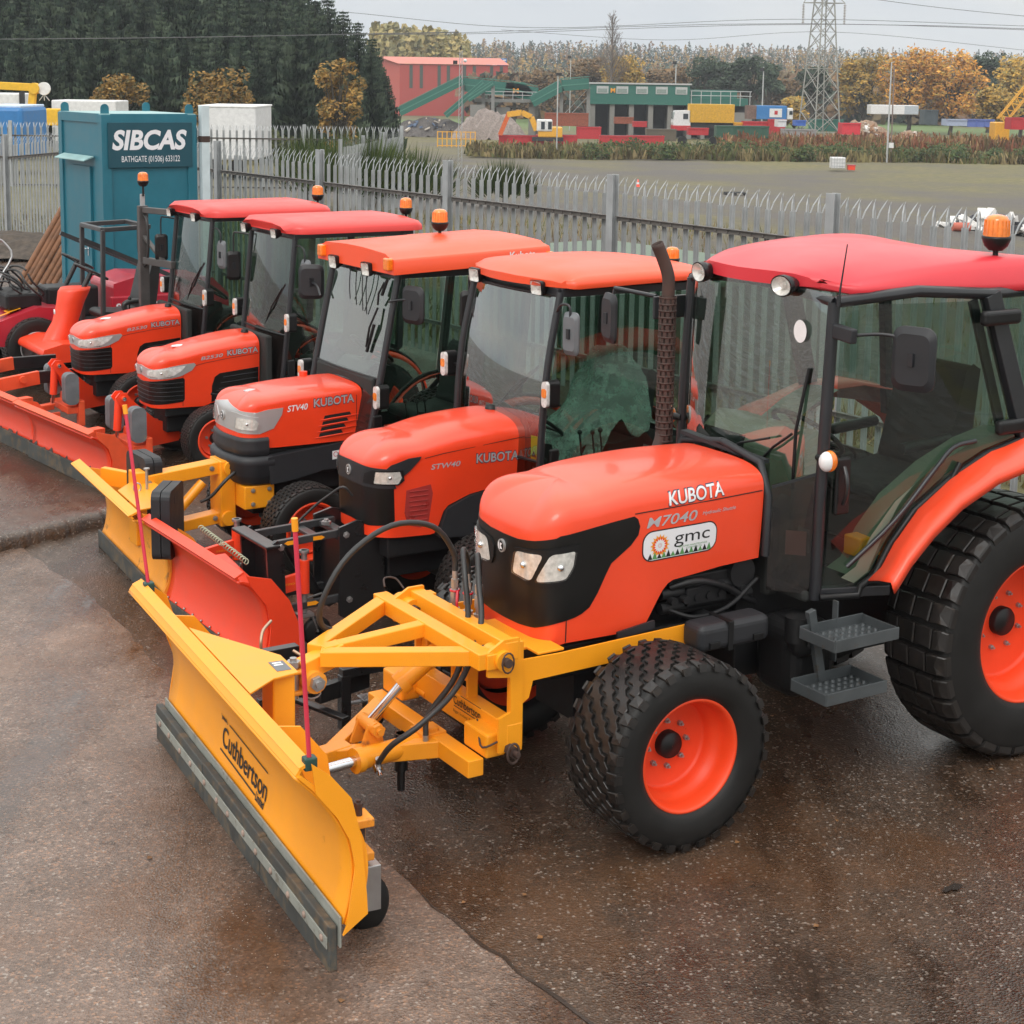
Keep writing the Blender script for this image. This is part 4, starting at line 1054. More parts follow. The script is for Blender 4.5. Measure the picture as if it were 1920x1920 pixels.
    for i in range(17):
        y = lerp(-0.525, 0.525, i / 16); r_ = []
        for j in range(13):
            z = lerp(0.95, 2.38, j / 12)
            q = 1 - (y / 0.525) ** 2; b_ = 0.10 * q ** 0.8
            zz = z if z < 2.2 else z
            r_.append((-1.005 - 0.03 * (z - 0.9) / 1.45 + b_ + 0.02 * math.sin(math.pi * j / 12), y, zz + (0.03 * q if j == 12 else 0)))
        P.append(r_)
    ws.grid(P); ws.build('windscreen', M['glassw'], T)
    # door glass, outline following frame and fender arch
    arch = [(-1.20, 0.97), (-1.27, 1.02), (-1.34, 1.17), (-1.46, 1.33), (-1.66, 1.48), (-1.88, 1.585), (-2.08, 1.64)]
    def yside(x): return interp(-x, [(1.0, 0.545), (1.35, 0.66), (1.6, 0.715), (1.9, 0.755), (2.2, 0.80)])
    dl = [(-1.03, 0.95), (-1.20, 0.95)] + arch[1:] + [(-2.0, 1.75), (-1.83, 2.33), (-1.06, 2.33)]
    V, Fc = cdt(dl, 0.09); dg_ = MB(); dg_.add([(x, yside(x) + 0.012 * math.sin(max(0, (z - 0.9) / 1.45) * math.pi), z) for x, z in V], Fc, True)
    dg_.build('door_glass', M['glass'], T)
    dg2 = MB(); dg2.add([(x, -yside(x) - 0.012, z) for x, z in V], Fc, True); dg2.build('door_glass', M['glass'], T)
    rq = MB()
    for sg in (1, -1): rq.add([(-2.17, sg * 0.80, 1.56), (-2.62, sg * 0.70, 1.50), (-2.52, sg * 0.66, 2.33), (-1.90, sg * 0.745, 2.34), (-2.40, sg * 0.80, 1.53), (-2.20, sg * 0.76, 2.34)], [(0, 4, 5, 3), (4, 1, 2, 5)], True)
    rq.build('quarter_glass', M['glass'], T)
    rg = MB(); rg.poly([(-2.63, -0.62, 1.48), (-2.63, 0.62, 1.48), (-2.51, 0.60, 2.32), (-2.51, -0.60, 2.32)]); rg.build('rear_glass', M['glass'], T)
    t = MB(); flat_text(t, 'ULTRA', (-2.245, 0.812, 1.66), (-1, -0.18, 0.02), (0, 0, 1), height=0.040, bold=0.03, shear=0.2); flat_text(t, 'CAB', (-2.33, 0.80, 1.62), (-1, -0.18, 0.02), (0, 0, 1), height=0.03, bold=0.02, shear=0.2); t.build('glass_lettering', M['decal_w'], T)
    # door seal along the arch, lower body and inner trim
    sl = MB(); sl.tube([(x, yside(x) + 0.022, z - 0.01) for x, z in [(-1.0, 0.925), (-1.19, 0.925)] + arch], 0.018, seg=8); sl.tube([(-2.08, 0.80, 1.635), (-2.3, 0.81, 1.60), (-2.66, 0.72, 1.50)], 0.018); sl.build('door_seal', M['black'], T)
    P = []
    for x, z in arch: P.append([(x + 0.0, yside(x) - 0.01, z + 0.005), (x - 0.02, yside(x) - 0.11, z + 0.015), (x - 0.03, yside(x) - 0.25, z + 0.01)])
    it = MB(); it.grid(P, True)
    P = [[(x, -q[1], z) for (x, y_, z), q in zip(r_, r_)] for r_ in P]; it.grid(P, True); it.build('inner_fender_trim', M['olive'], T)
    # near edge strip of olive trim seen through the door
    st_ = MB(); P = []
    for x, z in arch: P.append([(x + 0.015, yside(x) - 0.004, z + 0.00), (x + 0.10, yside(x) - 0.008, z + 0.04)])
    st_.grid(P, True); st_.build('arch_trim', M['olive'], T)
    # floor, dash, seat, controls
    fl = MB(); fl.box(-2.5, -0.95, -0.52, 0.52, 0.88, 0.94); fl.box(-2.55, -1.75, -0.50, 0.50, 0.94, 1.20); fl.box(-0.98, -0.90, -0.30, 0.30, 0.86, 1.30); fl.build('cab_floor', M['seat'], T, bevel=0.02)
    ds = MB(); ds.prism([(-0.93, 1.30), (-0.92, 1.62), (-1.02, 1.70), (-1.22, 1.66), (-1.34, 1.50), (-1.22, 1.40), (-1.12, 1.0), (-0.96, 0.95)], -0.26, 0.26, 'y'); ds.build('dashboard', M['beige'], T, bevel=0.05, seg=4)
    dh = MB(); dh.prism([(-0.90, 1.42), (-0.91, 1.60), (-0.98, 1.66), (-1.10, 1.60), (-1.10, 1.42)], -0.30, 0.06, 'y'); dh.build('dash_hood', M['seat'], T, bevel=0.04, seg=4)
    steering(T, (-1.40, 0.0, 1.58), 0.20, R(38))
    se = seat_part(T, -1.98, 0.0, 1.20, 1.15, 'seat', 0.46, 0.58)
    ar = MB(); ar.tube([(-2.14, 0.27, 1.52), (-1.80, 0.27, 1.50)], 0.03); ar.tube([(-2.14, -0.27, 1.52), (-1.80, -0.27, 1.50)], 0.03); ar.build('armrest', M['vinyl'], se)
    hb = MB(); hb.tube(curve([(-1.13, yside(-1.13) + .02, 1.06), (-1.35, yside(-1.35) + .03, 1.28), (-1.55, .74, 1.52), (-1.66, .75, 1.62), (-1.80, .76, 1.64)], 16), 0.012); hb.build('door_grab_bar', M['frame'], T)
    stt = MB(); stt.cyl((-1.55, 0.742, 1.30), (-1.63, 0.752, 1.42), 0.009, seg=8); stt.cyl((-1.63, 0.752, 1.42), (-1.70, 0.76, 1.54), 0.015, seg=10); stt.build('gas_strut', M['black'], T)
    hn = MB(); hn.box(-1.14, -1.05, 0.575, 0.60, 1.32, 1.60); hno = hn.build('door_handle', M['black'], T, bevel=0.03, seg=4)
    h2 = MB(); h2.tube(curve([(-1.075, 0.615, 1.56), (-1.07, 0.645, 1.50), (-1.07, 0.645, 1.43), (-1.075, 0.62, 1.38)], 12), 0.012); h2.build('handle_grip', M['blackpaint'], hno)
    for zz in (1.70, 2.25):
        hg = MB(); xx = -2.03 if zz < 2 else -1.88
        hg.cbox((xx, 0.80, zz), (0.26, 0.05, 0.075)); hg.build('door_hinge', M['black'], T, bevel=0.022, seg=4)
    yb = MB(); yb.box(-1.42, -1.28, 0.42, 0.54, 1.06, 1.16); yb.build('yellow_box', M['yellow'], T, bevel=0.01)
    # fenders
    up_ = [(-1.235, 0.985), (-1.30, 1.05), (-1.36, 1.17), (-1.48, 1.33), (-1.68, 1.485), (-1.90, 1.59), (-2.12, 1.655), (-2.35, 1.66), (-2.60, 1.61), (-2.80, 1.48), (-2.95, 1.25)]
    lo_ = [(-1.10, 1.075), (-1.125, 1.10), (-1.20, 1.19), (-1.34, 1.31), (-1.52, 1.425), (-1.76, 1.52), (-2.05, 1.575), (-2.35, 1.58), (-2.62, 1.53), (-2.84, 1.40), (-2.99, 1.2)]
    for sg in (1, -1):
        P = []
        for (xa, za), (xb, zb_) in zip(up_, lo_):
            yi = 0.60; yu = yside(xa) + 0.015
            P.append([(xa - 0.02, sg * yi, za - 0.02), (xa, sg * yu, za), (lerp(xa, xb, 0.5) , sg * lerp(yu, 0.93, 0.5), lerp(za, zb_, 0.45) + 0.01), (xb, sg * 0.93, zb_), (xb + 0.0, sg * 0.945, zb_ - 0.02), (xb - 0.015, sg * 0.945, zb_ - 0.055)])
        f_ = MB(); f_.grid(P, True); f_.build('fender', M['orange_big'], T, solid=0.006)
    # roof
    rf = MB(); P = []
    XF, XR = -0.90, -2.72
    nx = 30; ny = 24
    for i in range(nx + 1):
        s_ = i / nx; x = lerp(XF, XR, s_)
        wy = interp(s_, [(0, 0.43), (0.04, 0.50), (0.12, 0.57), (0.5, 0.70), (0.75, 0.76), (0.93, 0.72), (1, 0.60)])
        zc_ = sinterp(s_, [(0, 2.46), (0.05, 2.49), (0.14, 2.525), (0.3, 2.545), (0.5, 2.54), (0.75, 2.50), (1, 2.42)])
        ze = sinterp(s_, [(0, 2.40), (0.1, 2.375), (0.3, 2.372), (0.6, 2.362), (0.85, 2.372), (1, 2.385)])
        zk = sinterp(s_, [(0, 2.43), (0.1, 2.425), (0.25, 2.462), (0.45, 2.495), (0.65, 2.510), (0.85, 2.485), (1, 2.41)])
        r_ = []
        prof = [(1.0, ze), (1.015, ze + 0.015), (1.01, ze + 0.04), (0.97, lerp(ze, zk, 0.75)), (0.935, zk), (0.90, zk + 0.012), (0.75, lerp(zk, zc_, 0.5) + 0.012), (0.5, lerp(zk, zc_, 0.8) + 0.008), (0.25, lerp(zk, zc_, .95) + .003), (0.0, zc_)]
        # front brow: the centre of the front edge arches up above the windscreen
        for k, (f_, z_) in enumerate(prof + [(-a, b) for a, b in prof[-2::-1]]):
            xx = x
            if i < 5: xx = x - (1 - i / 5) * 0.14 * abs(f_) ** 2.2
            r_.append((xx, wy * f_, z_))
        P.append(r_)
    rf.grid(P, True)
    U = [[(p[0], p[1] * .985, min(q[0][2], q[-1][2]) - .002) for p in q] for q in P]
    rf.grid(U, True); rf.grid([P[0], U[0]], True); rf.grid([P[-1], U[-1]], True)
    roof = rf.build('cab_roof', M['red_roof'], T)
    # lamps, indicators, antenna, beacon
    for sg in (1, -1):
        ys = 0.315 * sg
        wl = worklamp(T, (-0.90, ys, 2.40), (1, 0.12 * sg, -0.08), 0.066, 0.052, 0.09, True)
    ant = MB(); ant.tube([(-1.02, 0.585, 2.36), (-1.045, 0.60, 2.62)], [0.006, 0.003], seg=6); ant.cyl((-1.02, 0.585, 2.33), (-1.02, 0.585, 2.38), 0.010, seg=8); ant.build('antenna', M['frame'], roof)
    beacon(T, -2.04, 0.60, 2.50, 0.05, 1.15)
    for sg, x_ in ((1, -0.99), (-1, -0.99)):
        i_ = MB(); c_ = Vector((x_ + 0.02, sg * 0.62, 1.60)); i_.cyl(c_ - Vector((0, 0.03 * sg, 0)), c_ - Vector((0.02, 0.09 * sg, 0)), 0.02, seg=10); io = i_.build('indicator_lamp', M['black'], T)
        a_ = MB(); a_.sphere(c_ + Vector((-0.005, 0, 0)), 0.052, 16, 10, (0.75, 0.8, 1.0)); a_.build('indicator_lens', M['amber'], io)
        a_ = MB(); a_.sphere(c_ + Vector((0.012, 0, 0)), 0.050, 16, 10, (0.72, 0.78, 0.97)); a_.build('clear_lens', M['white'], io)
        if sg < 0:
            pass
    # mirrors
    am = MB(); am.beam((-1.03, 0.56, 2.21), (-1.02, 0.70, 2.20), 0.04, 0.07); am.build('mirror_bracket', M['dgrey'], T, bevel=0.008)
    mirror(T, (-1.16, 0.94, 2.12), 0.21, 0.30, R(20), [(-1.02, 0.66, 2.20), (-1.10, 0.80, 2.22), (-1.15, 0.90, 2.20), (-1.155, 0.94, 2.13)], 'dgrey')
    am = MB(); am.box(-1.16, -0.86, -0.64, -0.62, 2.12, 2.24); am.tube([(-0.90, -0.66, 2.235), (-0.86, -0.98, 2.245)], 0.012); am.build('mirror_bracket', M['frame'], T, bevel=0.006)
    mirror(T, (-0.84, -1.00, 2.08), 0.19, 0.27, R(-15), [(-0.86, -0.98, 2.245), (-0.84, -1.0, 2.12)], 'dgrey')
    # wiper
    wp = MB(); wp.tube([(-0.93, 0.18, 1.52), (-0.89, 0.32, 1.62), (-0.915, 0.42, 1.70)], 0.007); wp.tube([(-0.95, 0.40, 1.42), (-0.93, 0.43, 1.72), (-0.97, 0.46, 2.02)], 0.009); wp.tube([(-0.89, -0.20, 1.45), (-0.87, 0.10, 1.60), (-0.88, 0.30, 1.66)], 0.006); wp.build('wiper', M['black'], T)
    # sticker on windscreen
    sk = MB(); sk.add([(-0.958 + 0.0015, 0.40 + 0.045 * math.cos(t), 2.19 + 0.055 * math.sin(t)) for t in [2 * math.pi * i / 20 for i in range(20)]], [list(range(20))], False); sk.build('windscreen_sticker', M['white'], T)
    # lower cab cowl between bonnet and pillars
    cw = MB()
    for sg in (1, -1):
        cw.tube([(-0.82, sg * 0.37, 1.10), (-0.82, sg * 0.375, 1.40), (-0.83, sg * 0.30, 1.545), (-0.84, 0.0, 1.59)], 0.020, seg=8)
        cw.beam((-0.84, sg * 0.38, 1.44), (-1.0, sg * 0.53, 1.52), 0.012, 0.012)
    cw.beam((-0.83, -0.30, 1.585), (-0.86, 0.30, 1.545), 0.05, 0.02)
    cw.build('bonnet_seal', M['dgrey'], T)
    sg_ = MB(); sg_.add([(-0.83, 0.375, 0.93), (-1.0, 0.535, 0.92), (-1.01, 0.535, 1.52), (-0.84, 0.375, 1.45)], [(0, 1, 2, 3)]); sg_.add([(-0.83, -0.375, 0.93), (-1.0, -0.535, 0.92), (-1.01, -0.535, 1.52), (-0.84, -0.375, 1.45)], [(0, 1, 2, 3)]); sg_.build('lower_side_glass', M['smoke'], T)
    lb = MB(); lb.add([(-0.90, 0.42, 0.98), (-0.97, 0.49, 0.98), (-0.97, 0.49, 1.10), (-0.90, 0.42, 1.10)], [(0, 1, 2, 3)]); lb.xform(Matrix.Translation((0.004, 0.006, 0.13))); lb.build('warning_label', M['white'], T)
    # exhaust stack on the far side
    ex = MB(); ex.tube(curve([(-0.60, -0.42, 1.36), (-0.70, -0.43, 1.40), (-0.78, -0.43, 1.52), (-0.80, -0.43, 1.75), (-0.80, -0.43, 2.26)], 24), 0.034, seg=16, caps=False)
    ex.tube(curve([(-0.80, -0.43, 2.24), (-0.80, -0.43, 2.36), (-0.775, -0.44, 2.45), (-0.735, -0.45, 2.54)], 16), 0.033, seg=16, caps=False)
    exo = ex.build('exhaust_pipe', M['rust'], T, solid=0.003)
    gd = MB()
    for k in range(22):
        z0_ = 1.52 + k * 0.034
        for q in range(10):
            a = 2 * math.pi * (q + 0.5 * (k % 2)) / 10
            pts = []
            for aa in (a - 0.20, a, a + 0.20):
                for zz in (z0_, z0_ + 0.026): pts.append((-0.80 + 0.045 * math.cos(aa), -0.43 + 0.045 * math.sin(aa), zz))
            gd.add(pts, [(0, 2, 3, 1), (2, 4, 5, 3)], False)
    for k in range(23):
        gd.lathe([(0.0445, -0.005), (0.0445, 0.005)], (-0.80, -0.43, 1.515 + k * 0.034), 'z', 24)
    gd.build('exhaust_guard', M['rust'], exo, solid=0.002)
    return T
M['amber_flat'] = surf('flower_amber', (0.80, 0.33, 0.02), 0.4, var=0.0)
M['green_flat'] = surf('sticker_green', (0.10, 0.28, 0.09), 0.4, var=0.0)
M['step_metal'] = surf('scuffed_grey_step', (0.085, 0.095, 0.10), 0.45, metal=0.4, var=0.2, dirt=0.6, dirtc=(0.10, 0.07, 0.05))
BT = big_tractor()
# ------------------------------------------------------------------ the four smaller cab tractors
def small_tractor(P, x0, y0, label):
    T = empty('tractor', row(x0, y0), PSI, label, 'tractor', 'tractors parked in a row')
    H = Hood(**P['hood']); W = P['hood']['W']
    hood = H.mesh(MB()).build('bonnet', M['orange'], T)
    ce = H.ax(H.xe)
    def pt(q): return (q[1] * ce, q[2]) if q[0] == 'f' else (H.ax(q[1]), q[2])
    def patch(pts, off, mat, name, par, mirror=False, sides=False, step=0.02, skirt=0.006):
        o = [pt(q) for q in pts]
        if mirror: o = o + [(-a, z) for a, z in o[::-1] if abs(a) > 1e-6]
        b = MB(); H.patch(b, o, off, step, skirt); ob = b.build(name, M[mat], par)
        if sides:
            b = MB(); H.patch(b, [(-a, z) for a, z in o[::-1]], off, step, skirt); b.build(name, M[mat], par)
        return ob
    P['front'](T, H, hood, patch, pt)
    # seam
    ln = MB(); pts = [H.wrap(H.ax(x), z, 0.001) for x, z in P['seam']]
    for a_, b_ in zip(pts, pts[1:]): ln.beam(a_, b_, 0.003, 0.003)
    ln.build('panel_seam', M['decal_k'], hood)
    kx, kz, kw, kh, ks = P['name']
    t = MB(); H.text(t, 'KUBOTA', H.ax(kx) - 0.003, kz - 0.003, kh + 0.006, kw + 0.006, slope=ks, bold=0.055, off=0.0028); t.build('letter_outline', M['decal_n'], hood)
    t = MB(); H.text(t, 'KUBOTA', H.ax(kx), kz, kh, kw, slope=ks, bold=0.022, off=0.0042); t.build('lettering', M['decal_s'], hood)
    mx, mz, mw, mh, ms, mt, mm = P['model']
    t = MB(); H.text(t, mt, H.ax(mx), mz, mh, mw, slope=ms, bold=0.02, shear=0.2, off=0.003); t.build('lettering', M[mm], hood)
    # chassis
    zb = P['zfloor']; xr = P['hood']['xr']
    e = MB(); e.box(xr - 1.2, H.xe, -0.16, 0.16, zb - 0.15, zb + 0.15); e.box(xr, H.xn - 0.12, -W + 0.06, W - 0.06, zb + 0.0, zb + 0.32); e.cyl((0, -P['track'] + .1, P['fr'][0]), (0, P['track'] - .1, P['fr'][0]), 0.045, seg=12)
    e.box(-0.1, 0.1, -0.12, 0.12, P['fr'][0] - .05, zb + .1)
    e.tube(curve([(xr + 0.1, W - .03, zb + .2), (xr + 0.25, W, zb + .14), (xr + .45, W - .02, zb + .18)], 12), 0.012)
    e.cyl((xr - 0.75 * 1.0, -P['track'] + .1, P['rr'][0]), (xr - 0.75, P['track'] - .1, P['rr'][0]), 0.09, seg=14)
    e.build('engine', M['engine'], T, bevel=0.01)
    R1, w1, r1 = P['fr']; R2, w2, r2 = P['rr']; tk = P['track']; wb = P['wb']
    wheel(T, 0, tk - w1 / 2, R1, w1, r1, 'turf', 34, 0.07, 1, 6, 0.05); wheel(T, 0, -tk + w1 / 2, R1, w1, r1, 'turf', 34, 0.07, -1, 6, 0.05)
    wheel(T, -wb, tk + .02 - w2 / 2, R2, w2, r2, 'turf', 40, 0.10, 1, 6, 0.06); wheel(T, -wb, -tk - .02 + w2 / 2, R2, w2, r2, 'turf', 40, 0.10, -1, 6, 0.06)
    # cab
    (bx, by, bz), (tx, ty, tz) = P['fp']; (cx, cy, cz), (dx, dy, dz) = P['rp']; bow = P.get('bow', 0.03)
    sill = P['sill']; fm = MB()
    A_ = Vector((bx, by, bz)); B_ = Vector((tx, ty, tz)); C_ = Vector((cx, cy, cz)); D_ = Vector((dx, dy, dz))
    fpil = [A_, A_.lerp(B_, 0.33) + Vector((bow * .8, 0.01, 0)), A_.lerp(B_, 0.66) + Vector((bow, 0.01, 0)), B_]
    fp_ = curve(fpil, 9)
    mir = lambda v: Vector((v[0], -v[1], v[2]))
    for s_ in (1, -1):
        f_ = (lambda v: v) if s_ > 0 else mir
        fm.tube([f_(v) for v in fp_], P.get('pr', 0.026), seg=8)
        fm.beam(f_(C_), f_(D_), 0.05, 0.055, (1, 0, 0)); fm.beam(f_(B_), f_(D_), 0.04, 0.05)
        fm.beam(f_(Vector((cx, cy, cz))), f_(Vector((lerp(bx, cx, .62), cy, bz - 0.05))), 0.03, 0.03)
        fm.beam(f_(A_ + Vector((0, 0, 0.01))), f_(Vector((lerp(bx, cx, .62), cy, bz))), 0.04, 0.04)
    fm.beam(B_, mir(B_), 0.04, 0.05); fm.beam(D_, mir(D_), 0.04, 0.05); fm.beam(C_, mir(C_), 0.04, 0.04)
    fm.beam(Vector((P['hood']['xr'] - .04, 0.0, 0)) * 1 + Vector((0, by, sill - .02)), Vector((P['hood']['xr'] - .04, -by, sill - .02)), 0.03, 0.05) if False else None
    fm.build('cab_frame', M['frame'], T, bevel=0.004)
    def pil(z):   # x, y on the front pillar at height z
        for p, q in zip(fp_, fp_[1:]):
            if z <= q.z + 1e-6: t_ = (z - p.z) / (q.z - p.z); return p.lerp(q, t_)
        return fp_[-1]
    # windscreen above the sill, dark smoked panel below
    def front_grid(z0, z1, n=10, bulge=P.get('bulge', 0.03)):
        G = []
        for i in range(13):
            f_ = lerp(-1, 1, i / 12); r_ = []
            for j in range(n + 1):
                p = pil(lerp(z0, z1, j / n)); r_.append((p.x + bulge * (1 - f_ * f_), p.y * f_, p.z))
            G.append(r_)
        return G
    ws = MB(); ws.grid(front_grid(sill, tz - 0.02)); ws.build('windscreen', M[P.get('wg', 'glassw')], T)
    wf = MB(); g_ = front_grid(sill, tz - 0.02)
    wf.tube([r_[0] for r_ in g_], 0.010, seg=6); wf.tube([r_[-1] for r_ in g_], 0.010, seg=6); wf.build('windscreen_seal', M['black'], T)
    lw = MB(); lw.grid(front_grid(bz, sill, 4)); lw.build('cowl_panel', M['smoke'] if P.get('clearcowl') else M['cowl'], T)
    wp = MB()
    for (p, q) in P['wipers']:
        a_ = Vector(p); b_ = Vector(q); wp.tube([a_, a_.lerp(b_, .5) + Vector((.02, 0, 0)), b_], 0.008, seg=6); m_ = a_.lerp(b_, 0.75); wp.tube([a_.lerp(b_, .42) + Vector((-.004, .012, 0)), b_ + (b_ - a_) * .12 + Vector((-.01, .012, 0))], 0.012, seg=6)
    wp.build('wiper', M['black'], T)
    # door glass following the rear fender arch, rear panes
    wr = (-wb, R2)
    def arch(ang, r): return (wr[0] + r * math.cos(ang), wr[1] + r * math.sin(ang))
    ra = R2 + 0.10; arc = [arch(R(a), ra) for a in range(20, 100, 10)]
    arc = [(x, z) for x, z in arc if x < lerp(bx, cx, 0.55) and x > cx]
    dl = [(pil(z).x - 0.02, z) for z in (bz + .03, (bz + tz) / 2, tz - .03)] + [(dx + .03, dz - .03), (cx + .03, cz + .06)] + [(x, max(z, bz)) for x, z in arc[::-1]] + [(lerp(bx, cx, .55), bz + .03)]
    dl = dl[::-1]
    V, Fc = cdt(dl, 0.1)
    for s_ in (1, -1):
        g = MB(); g.add([(x, s_ * (lerp(by, cy, min(1, max(0, (bx - x) / max(.01, bx - cx)))) + 0.018), z) for x, z in V], Fc, True); g.build('door_glass', M['glass'], T)
    rg = MB(); rg.poly([tuple(C_), tuple(D_), tuple(mir(D_)), tuple(mir(C_))]); rg.build('rear_glass', M['glass'], T)
    # fenders (inner, black-trimmed orange) and rear fender outer
    fd = MB(); fk = MB()
    arcf = [arch(R(a), R2 + 0.055) for a in range(-5, 176, 9)]
    for s_ in (1, -1):
        fd.grid([[(x, s_ * (tk + .03), z - .01), (x, s_ * (tk + .03), z + 0.03), (x * 1.0, s_ * (tk - .06), z + .045), (x, s_ * (cy - .05), z + .05)] for x, z in arcf])
        fk.tube([(x, s_ * (cy + .01), z + .055) for x, z in arcf], 0.016, seg=6)
    fd.build('fender', M['orange'], T, solid=0.005); fk.build('fender_trim', M['black'], T)
    # interior
    it = MB(); it.box(cx - .02, bx - .05, -cy + .08, cy - .08, bz - .08, bz - .03); it.box(cx, cx + .42, -.42, .42, bz - .03, bz + .18); it.box(P['hood']['xr'] - .07, P['hood']['xr'] - .01, -by + .05, by - .05, bz - .05, sill + .0); it.build('cab_floor', M['seat'], T, bevel=0.015)
    sx = pil(sill).x
    dsb = MB(); dsb.prism([(sx - .02, sill - .3), (sx - .02, sill + .0), (sx - .10, sill + .07), (sx - .26, sill + .03), (sx - .28, sill - .05), (sx - .14, sill - .3)], -.24, .24, 'y'); dsb.build('dashboard', M['vinyl'], T, bevel=0.03, seg=3)
    steering(T, (bx - .32, 0, sill + .13), 0.17, R(35)); seat_part(T, cx + .38, 0, bz + .17, .95, 'seat', .44, .55)
    lv = MB()
    for i, (qx, qy) in enumerate(((-.45, .32), (-.52, .36), (-.60, .33), (-.5, -.33), (-.58, -.36))):
        lv.tube([(bx + qx, qy, bz + .15), (bx + qx + .03, qy, bz + .38)], 0.006, seg=6); lv.sphere((bx + qx + .03, qy, bz + .39), 0.017, 8, 6)
    lv.box(bx - .75, bx - .42, .26, .42, bz + .1, bz + .2); lv.box(bx - .75, bx - .42, -.42, -.26, bz + .1, bz + .2)
    lv.build('control_levers', M['vinyl'], T)
    hd = MB(); hd.box(bx - .12, bx - .05, by + .025, by + .05, bz + .12, bz + .36); hd.build('door_handle', M['black'], T, bevel=0.02, seg=3)
    # roof
    P['roof'](T)
    # lamps, indicators, mirrors, beacon
    for c, w_, h_ in P['lamps']: worklamp(T, c, (1, 0, -0.12), w_, h_, 0.07)
    iz = P['indz']; p_ = pil(iz)
    for s_ in (1, -1):
        c = Vector((p_.x + .03, s_ * (p_.y + .10), iz)); b = MB()
        b.prism(rrect(-.035, .035, -.085, .085, .03, 4), 0, .07, 'x'); b.v = [tuple(Vector(v) + c - Vector((.05, 0, 0))) for v in b.v]; b.tube([c - Vector((.02, 0, 0)), c - Vector((.04, .08 * s_, 0))], .012, seg=6)
        io = b.build('indicator_lamp', M['black'], T, bevel=.01)
        b = MB(); b.prism(rrect(-.030, .030, -.078, .078, .026, 4), .0, .022, 'x'); b.v = [tuple(Vector(v) + c + Vector((.019, 0, 0))) for v in b.v]; b.build('indicator_lens', M['lensw'], io, bevel=.008)
        b = MB(); b.prism(rrect(-.024, .024, -.02, .035, .015, 3), .0, .006, 'x'); b.v = [tuple(Vector(v) + c + Vector((.039, 0, 0))) for v in b.v]; b.build('amber_section', M['amber'], io)
    for m_ in P['mirrors']: mirror(T, *m_)
    if P.get('beacon'): beacon(T, *P['beacon'])
    P['extra'](T, H, hood)
    return T

M['cowl'] = surf('dark_cowl_panel', (0.012, 0.008, 0.007), 0.22, coat=0.4, var=0.2)
M['lensw'] = surf('clear_ribbed_lens', (0.62, 0.60, 0.58), 0.18, coat=0.6, var=0.25, vscale=40)

def headlamp(H, patch, T, outer, cells, bz='silver', off=0.006, two=True):
    for s_ in (1, -1):
        mp_ = lambda pts: [(a * s_, z) for a, z in pts]
        b = MB(); H.patch(b, mp_(outer), off, 0.015, 0.008); bo = b.build('headlamp', M[bz], T)
        for c in cells:
            r_ = MB(); H.patch(r_, mp_(c), off + .003, .012); r_.build('lamp_reflector', M['reflector'], bo)
            cx = sum(q[0] for q in c) / len(c) * s_; cz = sum(q[1] for q in c) / len(c)
            s2 = MB(); s2.sphere(H.wrap(cx, cz, off + .0), .012, 10, 6); s2.build('lamp_bulb', M['chrome'], bo)
            l_ = MB(); H.patch(l_, mp_(c), off + .012, .015, .010); l_.build('lamp_glass', M['lens'], bo)
def badge(H, hood, z, r, off=0.010):
    o = [(r * .85 * math.cos(t), z + r * math.sin(t)) for t in [2 * math.pi * i / 20 for i in range(20)]]
    b = MB(); H.patch(b, o, off, .02, .01); bo = b.build('maker_badge', M['silver'], hood)
    b = MB(); H.patch(b, [(a * .72, z + (q - z) * .72) for a, q in o], off + .0015, .02); b.build('badge_field', M['black'], bo)
    b = MB(); H.patch(b, [(-.006 * r / .03, z + .5 * r), (.5 * r, z + .45 * r), (.1 * r, z), (.5 * r, z - .45 * r), (-.1 * r, z - .5 * r)], off + .003, .01); b.build('badge_mark', M['decal_w'], bo)

def slab_roof(T, x0, x1, hw, zb, zt, mat, front_taper=0.08, crown=0.02, chamf=0.05, slope=0.0):
    """flat cab roof with chamfered rim and shallow raised panel"""
    n = 16; P = []
    for i in range(n + 1):
        s_ = i / n; x = lerp(x0, x1, s_); e = min(s_, 1 - s_); k = 1 - 0.10 * max(0, 1 - e / 0.08) ** 2
        dz = -0.03 * max(0, 1 - s_ / 0.06) ** 2 - 0.02 * max(0, 1 - (1 - s_) / 0.06) ** 2 + slope * s_
        w_ = hw * k - (front_taper * (1 - s_ / 0.12) if s_ < 0.12 else 0)
        r_ = []
        for f_, z in ((1.0, zb), (1.0, zb + (zt - zb) * .45), (0.975, zb + (zt - zb) * .7), (0.90, zt - .012), (0.86, zt), (0.55, zt + crown * .5), (0.50, zt + crown * .5 + .006), (0.0, zt + crown)):
            r_.append((x, w_ * f_, z + dz * (1 if z > zb + .01 else 0)))
        r_ += [(a, -b, c) for a, b, c in r_[-2::-1]]
        if i == 0: r_ = [(p[0] - 0.03 * (1 if q < 2 or q > len(r_) - 3 else 0), p[1], p[2]) for q, p in enumerate(r_)]
        P.append(r_)
    m_ = MB(); m_.grid(P); m_.grid([[p[0], p[-1]] for p in P], False); m_.add(P[0], [list(range(len(P[0])))], False); m_.add(P[-1], [list(range(len(P[-1])))], False)
    return m_.build('cab_roof', M[mat], T)

